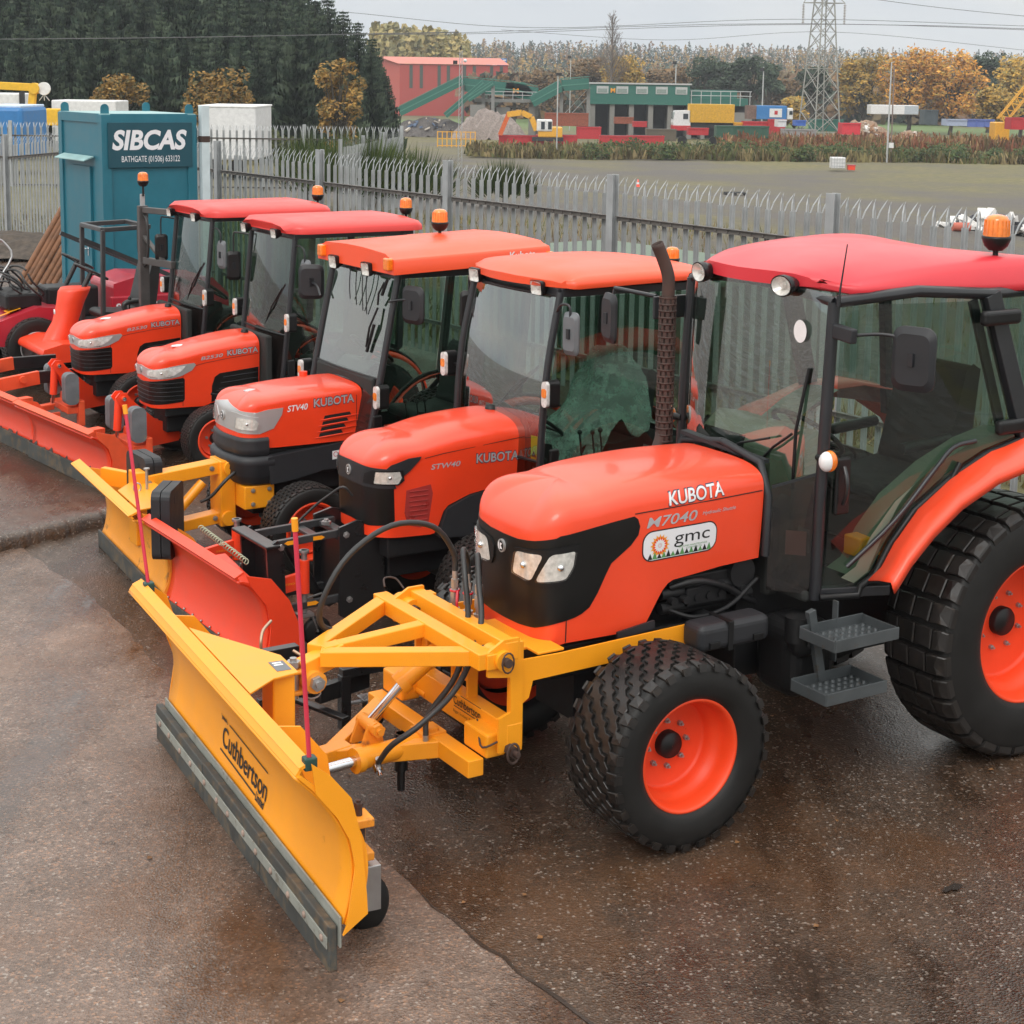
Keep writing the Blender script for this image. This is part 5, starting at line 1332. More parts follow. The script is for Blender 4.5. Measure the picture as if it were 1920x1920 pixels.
# --- compact model with silver wrap-round headlamps (two of them)
def front_b(T, H, hood, patch, pt):
    patch([('f', 0, .555), ('f', .5, .560), ('s', .30, .572), ('s', .20, .580), ('s', .185, .60), ('s', .185, .775), ('s', .20, .79), ('f', .8, .775), ('f', .4, .760), ('f', 0, .745)], .004, 'grille', 'front_grille', hood, mirror=True)
    gl = MB()
    for k in range(5):
        z = .60 + k * .037; pts = [H.wrap(a, z, .007) for a in np.linspace(-H.ax(.20), H.ax(.20), 30)]
        gl.tube(pts, .003, seg=5)
    gl.build('grille_bars', M['dgrey'], hood)
    patch([('f', 0, .800), ('f', .5, .785), ('s', .30, .792), ('s', .22, .805), ('s', .12, .850), ('s', .085, .895), ('s', .10, .912), ('s', .20, .905), ('s', .30, .893), ('f', .6, .868), ('f', .3, .875), ('f', 0, .885)], .006, 'silver', 'headlamp_surround', hood, mirror=True)
    ce = H.ax(H.xe)
    headlamp(H, patch, T, [(ce * .38, .812), (ce * .8, .803), (ce + .03, .812), (ce + .10, .850), (ce + .14, .893), (ce + .0, .885), (ce * .5, .862), (ce * .36, .845)],
             [[(ce * .50, .818), (ce * .95, .815), (ce * 1.05, .840), (ce * .95, .868), (ce * .52, .852)]], 'lensw', .010)
    badge(H, hood, .842, .026, .014)
    patch([('s', -.055, .555), ('s', -.06, .70), ('s', -.085, .775), ('s', -.13, .805), ('s', -.49, .835), ('s', -.49, .675), ('s', -.30, .63)], .004, 'grille', 'side_vent', hood, sides=True)
    vt = MB()
    for k in range(4):
        z = .62 + k * .048
        vt.tube([H.wrap(H.ax(x), z + (x + .1) * -.07 + (0.03 if k == 0 else 0), .008) for x in np.linspace(-.10 - .02 * k, -.48, 8)], .004, seg=5)
    vt.build('vent_bars', M['dgrey'], hood)
    lt = MB(); H_ = [(.27, .0)]; 
def roof_b(T):
    slab_roof(T, -.66, -1.98, .60, 2.01, 2.10, 'pink_roof', slope=.005)
    rt = MB(); rt.box(-1.9, -.74, -.52, .52, 1.97, 2.012); rt.build('roof_lining', M['frame'], T)
def extra_b(T, H, hood):
    c = MB(); c.lathe([(0, .028), (.03, .026), (.034, 0)], (-.44, 0.10, 1.118), 'z', 16); c.build('filler_cap', M['black'], hood)
    c = MB(); c.sphere((.14, 0.02, 1.028), 1.0, 12, 6, (.075, .035, .012)); c.build('bonnet_plate', M['white'], hood)
PB = dict(
    hood=dict(xr=-.50, xn=.47, W=.285, rc=.15, bow=.03, n=2.9, nf=1.6, sb=.26, tumble=.015, taper=.02,
              zs=[(.6, .885), (.42, .90), (.21, .93), (-.1, .975), (-.5, 1.00)],
              zc=[(.6, .88), (.44, .91), (.30, .985), (.15, 1.028), (.05, 1.052), (-.15, 1.09), (-.35, 1.118), (-.5, 1.122)],
              zb=[(.6, .53), (.3, .53), (.0, .525), (-.03, .54), (-.3, .60), (-.5, .65)]),
    wg='glassb', front=front_b, seam=[(-.49, .955), (-.2, .930), (.0, .905), (.19, .868), (.20, .80), (.20, .54)],
    name=(-.20, .955, .285, .046, .05), model=(.04, .93, .20, .030, .10, 'B2530', 'decal_s'),
    zfloor=.45, track=.56, fr=(.28, .20, .17), rr=(.42, .29, .22), wb=1.55,
    fp=((-.62, .46, .55), (-.765, .47, 1.99)), rp=((-1.75, .53, .95), (-1.80, .52, 1.99)), sill=1.12, bow=.0, bulge=.03,
    wipers=[((-.66, .05, 1.17), (-.70, .33, 1.52))], roof=roof_b,
    lamps=[((-.63, -.36, 2.0), .055, .042), ((-.63, .30, 2.0), .055, .042)], indz=1.25,
    mirrors=[((-.80, .60, 1.66), .13, .27, R(10), [(-.76, .50, 1.90), (-.77, .55, 1.91), (-.79, .60, 1.86), (-.79, .60, 1.70)], 'mgrey'),
             ((-.66, -.66, 1.62), .13, .27, R(70), [(-.76, -.50, 1.92), (-.68, -.62, 1.93), (-.66, -.66, 1.90), (-.66, -.66, 1.66)], 'black')],
    beacon=(-2.05, .10, 1.98, .13, 1.0), extra=extra_b)

# --- mid-size model with black bumper and skirt
def front_v(T, H, hood, patch, pt):
    ce = H.ax(H.xe)
    patch([('f', 0, .975), ('f', .6, .965), ('s', .26, .96), ('s', .16, .99), ('s', .10, 1.08), ('s', .09, 1.128), ('s', .20, 1.122), ('s', .28, 1.108), ('f', .6, 1.118), ('f', 0, 1.155)], .005, 'silver', 'headlamp_surround', hood, mirror=True)
    headlamp(H, patch, T, [(ce * .22, 1.04), (ce * .35, .995), (ce * .95, .978), (ce * 1.03, 1.02), (ce * .98, 1.075), (ce * .55, 1.10), (ce * .36, 1.10)],
             [[(ce * .50, .995), (ce * .92, .99), (ce * .97, 1.03), (ce * .90, 1.065), (ce * .55, 1.07)]], 'silver', .009)
    badge(H, hood, 1.055, .034, .016)
    # louvres
    for k in range(4):
        z = 1.045 - k * .040; x_ = -.235 + .012 * k
        patch([('s', x_ + .02, z), ('s', x_ - .17 + .02 * k * .5, z + .012), ('s', x_ - .185 + .02 * k * .5, z - .012), ('s', x_ + .03, z - .026)][::-1], .003, 'decal_k', 'louvre_slot', hood, sides=True, skirt=0)
        b = MB(); b.tube([H.wrap(H.ax(x), z - .028 + (-.2 - x) * .06, .004) for x in np.linspace(x_ + .06, x_ - .26, 8)], [.001, .004, .006, .006, .006, .005, .003, .001], seg=6); b.build('louvre_fin', M['orange'], hood)
def extra_v(T, H, hood):
    # bulging upper grille, bumper and side skirt
    b = MB()
    def bandpts(zs_, grow, a1):
        return [[tuple(H.wrap(a, max(.87, min(z, 1.1)), 0) + Vector((0, 0, z - max(.87, min(z, 1.1)))) + (H.wrap(a, .95, g) - H.wrap(a, .95, 0))) for z, g in zip(zs_, grow)] for a in np.linspace(-a1, a1, 41)]
    b.grid(bandpts([.935, .925, .905, .885, .860, .835, .815, .80], [.004, .018, .022, .018, .026, .022, .016, .0], H.ax(.20)))
    b.build('upper_grille', M['dgrey'], T)
    b = MB(); b.grid(bandpts([.81, .80, .775, .745, .735, .71, .70, .675, .665, .63, .61], [.0, .035, .045, .045, .038, .042, .034, .038, .030, .02, .0], H.ax(.17)))
    b.build('front_bumper', M['dgrey'], T)
    for s_ in (1, -1):
        b = MB(); b.prism([(.22, .80), (-.50, .86), (-.50, .66), (-.20, .67), (.0, .63), (.2, .61)], s_ * .25, s_ * .335, 'y'); b.build('side_skirt', M['dgrey'], T, bevel=.015)
    b = MB(); b.add([(-.26, .337, .735), (-.42, .337, .745), (-.42, .337, .805), (-.26, .337, .795)], [(0, 1, 2, 3)]); lb = b.build('warning_label', M['white'], T)
    b = MB(); b.add([(-.312, .3385, .742), (-.415, .3385, .749), (-.415, .3385, .80), (-.312, .3385, .793)], [(0, 1, 2, 3)]); b.build('label_field', M['decal_k'], lb)
    b = MB(); b.add([(-.312, .3392, .784), (-.415, .3392, .791), (-.415, .3392, .80), (-.312, .3392, .793)], [(0, 1, 2, 3)]); b.lathe([(.014, 0), (.018, 0)], (-.286, .3382, .772), 'y', 16); b.build('label_mark', M['red'], lb)
    c = MB(); c.sphere((.20, .0, 1.205), 1.0, 14, 6, (.055, .035, .014)); c.build('bonnet_plate', M['silver'], hood)
    c = MB(); c.cyl((-.30, -.22, 1.20), (-.30, -.22, 1.265), .03, seg=12); c.build('filler_cap', M['orange'], T)
    t = MB(); flat_text(t, 'AT', (-.505, .338, 1.085), (-1, 0.35, 0), (0, 0, 1), height=.045, bold=.03); t.build('lettering', M['decal_s'], hood)
def roof_v(T):
    # boxy awning-like top with a dropped side rim
    x0, x1, hw = -.60, -1.86, .60; P = []; n = 14
    for i in range(n + 1):
        s_ = i / n; x = lerp(x0, x1, s_)
        zr = lerp(2.03, 2.075, s_); zt = zr + .105
        c1 = zt + .035 * math.exp(-((s_ - .45) / .10) ** 2) + .025 * max(0, (s_ - .5)) 
        r_ = [(x, hw, zr), (x - 0, hw, zr + .085), (x, hw - .012, zt), (x, hw - .09, zt + .012), (x, hw - .13, zt + .030), (x, .25, zt + .040 + .02 * math.exp(-((s_ - .5) / .2) ** 2)), (x, .12, zt + .045), (x, 0, zt + .045)]
        r_ += [(a, -b, c) for a, b, c in r_[-2::-1]]; P.append(r_)
    m_ = MB(); m_.grid(P); m_.grid([[p[0], p[-1]] for p in P], False); m_.add(P[0], [list(range(15))], False); m_.add(P[-1], [list(range(15))], False)
    rf = m_.build('cab_roof', M['orange_roof'], T, bevel=.006)
    t = MB(); flat_text(t, 'Kubota', (-1.52, .6025, 2.098), (-1, 0, .03), (0, 0, 1), height=.075, bold=.02); t.build('lettering', M['decal_w'], rf)
    for x_, y_ in ((-.585, .54), (-.585, -.50), (-1.85, .60)):
        b = MB(); b.cbox((x_, y_, 2.10), (.05, .075, .085)); b.build('side_marker', M['amber'], rf, bevel=.012, seg=3)
    rt = MB(); rt.box(-1.80, -.66, -.50, .50, 1.99, 2.04); rt.build('roof_lining', M['frame'], T)
    wr = MB()
    for y_ in (-.10, .0, .10, .16): wr.tube(curve([(-.62, y_, 2.04), (-.60, y_ + .02, 1.90), (-.60, y_ + .03, 1.76 - y_ * .3)], 8), .004, seg=5)
    wr.build('hanging_cable', M['black'], T)
PV = dict(
    hood=dict(xr=-.50, xn=.40, W=.31, rc=.12, bow=.06, n=3.6, nf=1.8, sb=.24, tumble=.0, taper=.02,
              zs=[(.6, 1.09), (.30, 1.11), (.1, 1.135), (-.5, 1.165)],
              zc=[(.6, 1.10), (.38, 1.150), (.25, 1.198), (.1, 1.222), (-.1, 1.236), (-.4, 1.242), (-.5, 1.240)],
              zb=[(.6, .87), (.3, .865), (.15, .855), (-.5, .855)]),
    front=front_v, seam=[(-.46, 1.17), (-.46, 1.0), (-.46, .87)],
    name=(-.135, 1.112, .305, .056, .04), model=(.060, 1.095, .150, .042, .05, 'STV40', 'decal_w'),
    zfloor=.52, track=.60, fr=(.315, .23, .19), rr=(.50, .33, .27), wb=1.65,
    fp=((-.42, .50, .70), (-.685, .50, 2.02)), rp=((-1.62, .56, 1.05), (-1.72, .55, 2.02)), sill=1.30, bow=.0, bulge=.02,
    wipers=[((-.60, .36, 1.78), (-.54, .30, 1.50)), ((-.60, .36, 1.80), (-.63, .40, 1.96))], roof=roof_v,
    lamps=[((-.57, -.30, 2.035), .06, .048), ((-.57, .22, 2.035), .06, .048)], indz=1.2,
    mirrors=[((-.70, .68, 1.83), .21, .26, R(14), [(-.60, .52, 1.84), (-.66, .60, 1.86), (-.69, .66, 1.86)], 'dgrey'),
             ((-.60, -.72, 1.84), .19, .26, R(60), [(-.58, -.52, 1.76), (-.60, -.62, 1.82), (-.60, -.70, 1.84)], 'dgrey')],
    beacon=(-1.45, -.28, 2.20, .03, 1.05), extra=extra_v)

# --- rounded model with black nose
def front_w(T, H, hood, patch, pt):
    ce = H.ax(H.xe)
    patch([('f', 0, .735), ('f', .5, .725), ('s', .56, .735), ('s', .535, .76), ('s', .545, .98), ('f', .8, .975), ('f', 0, .97)], .004, 'grille', 'front_grille', hood, mirror=True)
    patch([('f', 0, .965), ('f', .6, .960), ('f', .95, .955), ('s', .54, .985), ('s', .44, 1.055), ('s', .375, 1.115), ('s', .365, 1.132), ('s', .45, 1.128), ('s', .56, 1.098), ('f', .8, 1.075), ('f', .4, 1.085), ('f', 0, 1.090)], .008, 'dgrey', 'nose_brow', hood, mirror=True)
    headlamp(H, patch, T, [(ce * .42, .985), (ce * .98, .975), (ce * 1.08, 1.0), (ce * 1.05, 1.065), (ce * .60, 1.068), (ce * .45, 1.04)],
             [[(ce * .62, .990), (ce * .97, .985), (ce * 1.03, 1.02), (ce * .99, 1.058), (ce * .65, 1.058)]], 'black', .011)
    badge(H, hood, 1.03, .032, .016)
    patch([('s', .45, .72), ('s', .47, .80), ('s', .46, .935), ('s', .30, .955), ('s', .285, .90), ('s', .31, .72), ('s', .36, .695)][::-1], .003, 'mauve', 'side_vent', hood, sides=True)
    vt = MB()
    for k in range(7): vt.tube([H.wrap(H.ax(x), .745 + k * .03, .006) for x in np.linspace(.44, .32, 5)], .003, seg=4)
    vt.build('vent_bars', M['mauve'], hood)
def extra_w(T, H, hood):
    c = MB(); c.lathe([(0, .03), (.035, .028), (.04, 0)], (-.30, .0, 1.305), 'z', 16); c.build('filler_cap', M['black'], hood)
    c = MB(); c.sphere((.42, .06, 1.205), 1.0, 12, 6, (.035, .025, .012)); c.build('bonnet_plate', M['white'], hood)
    # black lower shell behind the arch
    for s_ in (1, -1):
        b = MB(); b.prism([(.25, .62), (.19, .79), (.03, .855), (-.16, .885), (-.37, .895), (-.37, .60), (.0, .60)], s_ * .22, s_ * .315, 'y'); b.build('side_skirt', M['dgrey'], T, bevel=.02, seg=3)
    b = MB()
    for s_ in (1, -1): b.tube([(-.375, s_ * .325, .86), (-.375, s_ * .325, 1.17), (-.38, s_ * .25, 1.29), (-.385, 0, 1.325)], .022, seg=8)
    b.build('bonnet_seal', M['black'], T)
    b = MB(); b.add([(-.40, .43, 1.09), (-.415, .54, 1.09), (-.42, .54, 1.235), (-.40, .43, 1.235)], [(0, 1, 2, 3)]); b.xform(Matrix.Translation((.045, -.045, -.03))); lb = b.build('warning_label', M['yellow_lbl'], T)
    b = MB()
    b.add([(-.352, .40, 1.075), (-.362, .445, 1.075), (-.358, .423, 1.115)], [(0, 1, 2)]); b.xform(Matrix.Translation((.006, .0, .0))); b.build('label_mark', M['decal_k'], lb)
    b = MB(); b.add([(-.36, .40, .90), (-.365, .44, .90), (-.365, .44, 1.01), (-.36, .40, 1.01)], [(0, 1, 2, 3)]); b.build('maker_label', M['white'], T)
    # thin polythene sheet still over the driver's seat
    rnd = random.Random(3); G = []
    pts = [(-.62, 1.05), (-.74, 1.16), (-.90, 1.30), (-1.02, 1.46), (-1.12, 1.62), (-1.24, 1.66), (-1.34, 1.60)]
    for i in range(25):
        s_ = i / 24 * (len(pts) - 1); k = min(len(pts) - 2, int(s_)); x = lerp(pts[k][0], pts[k + 1][0], s_ - k); z = lerp(pts[k][1], pts[k + 1][1], s_ - k); r_ = []
        for j in range(25):
            f_ = lerp(-1, 1, j / 24); ww = lerp(.20, .27, i / 24)
            dz = -abs(f_) ** 2.2 * (.42 + .12 * math.sin(i * .4)) + .016 * math.sin(7 * f_ + i * .9) + rnd.uniform(-.008, .008)
            r_.append((x + .012 * math.sin(9 * f_ + i) + rnd.uniform(-.006, .006), f_ * ww * 1.25 + .02 * math.sin(i * .7), z + dz))
        G.append(r_)
    b = MB(); b.grid(G, True); b.build('seat_cover', M['poly'], T)
def roof_w(T):
    n = 20; P = []; x0, x1 = -.36, -1.66
    for i in range(n + 1):
        s_ = i / n; x = lerp(x0, x1, s_); hw = interp(s_, [(0, .53), (.06, .585), (.9, .60), (1, .55)])
        ze = sinterp(s_, [(0, 2.12), (.08, 2.115), (.5, 2.125), (.9, 2.135), (1, 2.13)]); zt = sinterp(s_, [(0, 2.165), (.1, 2.215), (.3, 2.232), (.6, 2.235), (.9, 2.21), (1, 2.17)])
        r_ = []
        for f_, z in ((1.0, ze), (1.01, ze + .02), (1.0, ze + .045), (.95, lerp(ze, zt, .62)), (.92, lerp(ze, zt, .64)), (.85, lerp(ze, zt, .80)), (.6, lerp(ze, zt, .93)), (.3, zt), (0, zt + .004)):
            xx = x
            if s_ < .2: xx = x - (1 - s_ / .2) * .13 * abs(f_) ** 2.0
            r_.append((xx, hw * f_, z))
        r_ += [(a, -b, c) for a, b, c in r_[-2::-1]]; P.append(r_)
    m_ = MB(); m_.grid(P); U = [[(p[0], p[1] * .985, q[0][2] - .002) for p in q] for q in P]; m_.grid(U); m_.grid([P[0], U[0]]); m_.grid([P[-1], U[-1]]); m_.build('cab_roof', M['orange_roof'], T)
    rt = MB(); rt.box(-1.60, -.52, -.50, .50, 2.06, 2.12); rt.build('roof_lining', M['frame'], T)
M['yellow_lbl'] = surf('yellow_label', (.62, .60, .03), .4, var=.03)
def polym():
    m, nt, b = nmat('crumpled_polythene'); nt.nodes.clear()
    o = nd(nt, 'ShaderNodeOutputMaterial'); t = nd(nt, 'ShaderNodeBsdfTransparent'); g = nd(nt, 'ShaderNodeBsdfGlossy'); d = nd(nt, 'ShaderNodeBsdfDiffuse'); a = nd(nt, 'ShaderNodeMixShader'); c = nd(nt, 'ShaderNodeMixShader')
    v = coords(nt); n = noise(nt, v, 9, 6, .7); f = ramp(nt, n, [(.42, .22), (.62, .75)]); t.inputs[0].default_value = (.75, .9, .85, 1); g.inputs['Roughness'].default_value = .18; d.inputs[0].default_value = (.34, .52, .45, 1)
    bp = nd(nt, 'ShaderNodeBump'); bp.inputs['Strength'].default_value = .9; bp.inputs['Distance'].default_value = .03; nt.links.new(noise(nt, v, 14, 6, .7), bp.inputs['Height']); nt.links.new(bp.outputs[0], g.inputs['Normal']); nt.links.new(bp.outputs[0], d.inputs['Normal'])
    nt.links.new(f, a.inputs[0]); nt.links.new(t.outputs[0], a.inputs[1]); nt.links.new(d.outputs[0], a.inputs[2]); c.inputs[0].default_value = .22; nt.links.new(a.outputs[0], c.inputs[1]); nt.links.new(g.outputs[0], c.inputs[2]); nt.links.new(c.outputs[0], o.inputs[0]); return m
M['poly'] = polym()
PW = dict(
    hood=dict(xr=-.37, xn=.685, W=.315, rc=.17, bow=.03, n=2.7, nf=1.7, sb=.34, tumble=.012, taper=.02,
              zs=[(.8, 1.07), (.66, 1.085), (.5, 1.10), (.22, 1.13), (-.16, 1.16), (-.4, 1.17)],
              zc=[(.8, 1.08), (.655, 1.10), (.565, 1.165), (.384, 1.222), (.2, 1.27), (.05, 1.293), (-.24, 1.308), (-.4, 1.300)],
              zb=[(.8, .665), (.6, .655), (.47, .648), (.27, .642), (.235, .70), (.197, .80), (.03, .862), (-.16, .890), (-.4, .900)]),
    front=front_w, seam=[(-.36, 1.184), (-.156, 1.168), (.22, 1.135), (.34, 1.118)],
    name=(-.010, 1.055, .30, .056, -.03), model=(.30, 1.045, .20, .032, .02, 'STW40', 'decal_s'),
    zfloor=.52, track=.62, fr=(.33, .24, .20), rr=(.52, .34, .28), wb=1.70,
    fp=((-.34, .50, .78), (-.475, .50, 2.09)), rp=((-1.50, .56, 1.10), (-1.56, .55, 2.09)), sill=1.06, bow=.045, bulge=.06, pr=.024, clearcowl=True,
    wipers=[((-.34, .02, 1.33), (-.37, .36, 1.60))], roof=roof_w,
    lamps=[((-.40, .34, 2.105), .062, .045), ((-.40, -.40, 2.105), .062, .045)], indz=1.50,
    mirrors=[((-.46, .64, 1.86), .13, .26, R(8), [(-.44, .52, 1.98), (-.43, .58, 2.03), (-.45, .64, 2.02), (-.45, .64, 1.9)], 'mgrey'),
             ((-.52, -.66, 1.84), .12, .25, R(60), [(-.46, -.52, 2.03), (-.50, -.62, 2.06), (-.52, -.66, 2.04), (-.52, -.66, 1.88)], 'black')],
    beacon=(-1.62, .10, 2.14, .02, .8), extra=extra_w)
TW = small_tractor(PW, -.68, -2.45, 'orange tractor with rounded black nose, second in the row, crumpled clear sheet over its seat')
TV = small_tractor(PV, -.30, -4.20, 'middle tractor of the row, boxy orange canopy roof with amber corner lamps, dark grey bumper')
TB = small_tractor(PB, -.88, -7.30, 'compact orange tractor with silver headlamps, just behind the boxy-roofed middle one')
TB2 = small_tractor(PB, -.86, -9.15, 'compact orange tractor with silver headlamps, farthest in the row beside the teal cabin')
# ------------------------------------------------------------------ snow ploughs. Local frame: origin on the ground under the blade centre, +x forward, +y left
def blade(T, prof, y0, y1, mat, lip, th=0.012, endr=None, taper_end=None, name='mouldboard', edge=None, ends=(1, 1), lipmat=None):
    """prof: list (x, z) bottom to top; lip: list (x, z) continuing backwards over the top"""
    n = 20; P = []
    pr = []
    for k in range(len(prof) * 4):
        t = k / (len(prof) * 4 - 1) * (len(prof) - 1); i = min(len(prof) - 2, int(t)); pr.append(None)
    xs = [(i, p[0]) for i, p in enumerate(prof)]; zs = [(i, p[1]) for i, p in enumerate(prof)]
    pr = [(sinterp(i / 4, xs), sinterp(i / 4, zs)) for i in range((len(prof) - 1) * 4 + 1)]
    ys = np.linspace(y0, y1, n)
    b = MB(); b.grid([[(x, y, z) for x, z in pr] for y in ys]); mb_ = b.build(name, M[mat], T, solid=th)
    b = MB()
    lp = [pr[-1]] + lip
    for (xa, za), (xb, zb) in zip(lp, lp[1:]):
        b.add([(xa + .003, y0, za + .002), (xa + .003, y1, za + .002), (xb, y1, zb), (xb, y0, zb)], [(0, 1, 2, 3)], False)
    b.build('top_lip', M[lipmat or mat], mb_, solid=th)
    for yy, on in ((y0, ends[0]), (y1, ends[1])):
        if not on: continue
        s_ = 1 if yy == y1 else -1
        d = endr or [0.05] * len(pr)
        dd = [(k / (len(d) - 1), v) for k, v in enumerate(d)]; back = [(x - sinterp(i / (len(pr) - 1), dd), z) for i, (x, z) in enumerate(pr)]
        b = MB(); b.prism(pr + back[::-1], yy, yy + s_ * 0.012, 'y'); b.build('end_rib', M[mat], mb_, bevel=.002)
    return mb_, pr

def marker_pole(T, p0, p1, r=0.012):
    p0, p1 = Vector(p0), Vector(p1); b = MB(); b.tube([p0, p0.lerp(p1, .95)], r, seg=10); o = b.build('marker_pole', M['pole_red'], T)
    b = MB(); b.tube([p0.lerp(p1, .95), p1], r * 1.35, seg=10); b.build('pole_cap', M['yellow'], o)
    b = MB(); b.cbox(p0, (.05, .045, .05)); b.build('pole_clamp', M['clampgreen'], o, bevel=.006)
    return o
M['pole_red'] = surf('pinkish_red_rod', (.62, .035, .07), .4, coat=.2, var=.05)
M['clampgreen'] = surf('dark_green_clamp', (.015, .06, .05), .5, var=.1)
def bolt(b, c, n, r=.014, h=.014): 
    c = Vector(c); n = Vector(n).normalized(); b.cyl(c, c + n * h, r, seg=6, smooth=False); b.cyl(c, c + n * (h * 1.6), r * .5, seg=8)

def big_plough():
    T = empty('snow_plough', row(1.637, -.22), PSI - R(5.1), 'large amber yellow snow plough on the nearest tractor, black maker lettering along its blade', 'snow plough', 'snow ploughs on the tractors')
    # blade frame is turned about 5 degrees against the tractor
    L2 = 1.23
    prof = [(0.0, .19), (-.028, .30), (-.036, .42), (-.015, .53), (.035, .63), (.10, .72), (.19, .815)]
    mb_, pr = blade(T, prof, -L2, L2, 'yellow', [(.175, .842), (.13, .865)], endr=[.03, .05, .055, .055, .04, .02])
    b = MB(); b.prism([(.0, .19), (-.036, .42), (-.015, .53), (.035, .63), (.12, .74), (.135, .86), (.06, .80), (-.02, .70), (-.062, .53), (-.082, .30), (-.086, .225), (.015, .155)], L2 + .012, L2 + .022, 'y'); b.build('wing_plate', M['yellow'], T, bevel=.003)
    b = MB(); b.prism([(.0, .20), (-.036, .42), (.035, .63), (.14, .76), (.13, .86), (.0, .76), (-.08, .50), (-.09, .22)], -L2 - .022, -L2 - .012, 'y'); b.build('wing_plate', M['yellow'], T, bevel=.003)
    # cutting edge: steel plate, rubber slab, clamping strip with bolts
    b = MB(); b.box(.014, .022, -L2 - .005, L2 + .005, .10, .225); b.build('backing_plate', M['wearplate'], T, bevel=.002)
    rub = MB()
    for i in range(3):
        ya = lerp(-L2 - .04, L2 - .01, i / 3); yb = lerp(-L2 - .04, L2 - .01, (i + 1) / 3) - .003; rub.box(.024, .060, ya, yb, .0, .185 + .006 * (i % 2))
    rub.build('rubber_edge', M['wearbar'], T, bevel=.006)
    b = MB(); b.box(.061, .067, -L2 - .03, L2 - .02, .092, .140); so = b.build('clamp_strip', M['wearplate'], T, bevel=.002)
    b = MB()
    for i in range(13):
        y = lerp(-L2 + .05, L2 - .08, i / 12) + random.uniform(-.02, .02); b.sphere((.069, y, .116 + random.uniform(-.006, .006)), .015, 10, 6, (.5, 1, 1))
    b.build('edge_bolts', M['rustbolt'], so)
    # lettering on the blade face
    def face(y, h):   # height z on the blade
        return Vector((sinterp(h, [(q[1], q[0]) for q in pr]) + .0155, y, h))
    LY0, LZ0, LW, LS = -.37, .300, .64, -.03
    def word(txt, size, y0_, z0_, wid, sh=0.0):
        V, F, wd = text2d(txt, size, .0015, 0, 1); k = wid / wd; b.add([face(y0_ + x * k, z0_ + y + sh * x * k) for x, y in V], F, False)
    b = MB(); word('Cuthbertson', .130, LY0, LZ0, LW, LS); word('Limited', .05, LY0 + LW - .12, LZ0 - .055, .11, LS); word('James A.', .034, LY0 - .02, LZ0 + .118, .09, LS)
    for (ya, yb, z_) in ((LY0 + .10, LY0 + LW, LZ0 + .122), (LY0 - .01, LY0 + LW - .13, LZ0 - .030)):
        n_ = 6
        for q in range(n_):
            a_, c_ = lerp(ya, yb, q / n_), lerp(ya, yb, (q + 1) / n_); f_ = lambda yy, zz: face(yy, zz + LS * (yy - LY0)); b.add([f_(a_, z_), f_(c_, z_), f_(c_, z_ + .008), f_(a_, z_ + .008)], [(0, 1, 2, 3)])
    b.build('lettering', M['decal_k'], mb_)
    # rear stiffeners, centre post, top gusset
    b = MB()
    for y in (-.75, .75): b.prism([(-.02, .20), (-.05, .36), (-.05, .5), (.0, .62), (.12, .82), (.0, .80), (-.11, .66), (-.14, .45), (-.12, .20)], y - .006, y + .006, 'y')
    b.build('rear_stiffener', M['yellow'], T, bevel=.002)
    b = MB(); b.box(-.13, -.03, .17, .32, .18, .85); b.build('centre_post', M['yellow'], T, bevel=.008)
    b = MB(); b.prism([(.12, -.42), (.12, .48), (-.02, .36), (-.14, .33), (-.14, .10)], .855, .862, 'z'); go_ = b.build('top_gusset', M['yellow'], T)
    b = MB(); b.prism([(-.06, .17), (-.06, .29), (-.125, .29), (-.125, .17)], .8625, .8640, 'z'); pl = b.build('maker_plate', M['mgrey'], go_)
    b = MB(); b.box(-.11, -.07, .185, .20, .8645, .8648); b.box(-.11, -.07, .21, .225, .8645, .8648); b.build('plate_text', M['decal_w'], pl)
    # castor behind the near end
    b = MB(); b.box(-.36, -.20, .98, 1.12, .36, .40); b.box(-.36, -.20, .98, 1.12, .52, .56); b.box(-.36, -.20, .985, 1.0, .38, .56); b.box(-.215, -.16, .98, 1.12, .36, .56)
    co = b.build('castor_bracket', M['yellow_worn'], T, bevel=.006); co.location = (.02, .10, -.02); co.scale = (.66, .80, .88)
    b = MB(); b.cyl((-.29, 1.05, .30), (-.29, 1.05, .60), .022, seg=12); bolt(b, (-.29, 1.05, .60), (0, 0, 1), .028, .02); b.cyl((-.29, 1.05, .41), (-.29, 1.05, .52), .038, seg=14); b.build('castor_stem', M['rust'], co)
    b = MB(); b.box(-.40, -.22, .975, .985, .12, .32); b.box(-.40, -.22, 1.115, 1.125, .12, .32); b.box(-.40, -.20, .975, 1.125, .31, .335); b.build('castor_fork', M['steel'], co, bevel=.004)
    b = MB(); b.lathe([(.03, -.05), (.115, -.05), (.135, -.03), (.135, .03), (.115, .05), (.03, .05)], (-.34, 1.05, .137), 'y', 28); b.build('castor_wheel', M['rubber'], co)
    marker_pole(T, (.13, L2 - .02, .85), (.20, L2 + .03, 1.80), .009); marker_pole(T, (.12, -L2 + .10, .85), (.19, -L2 - .02, 1.75), .009)
    return T
M['rustbolt'] = surf('pinkish_worn_bolt', (.30, .22, .18), .55, var=.2)
BP = big_plough()

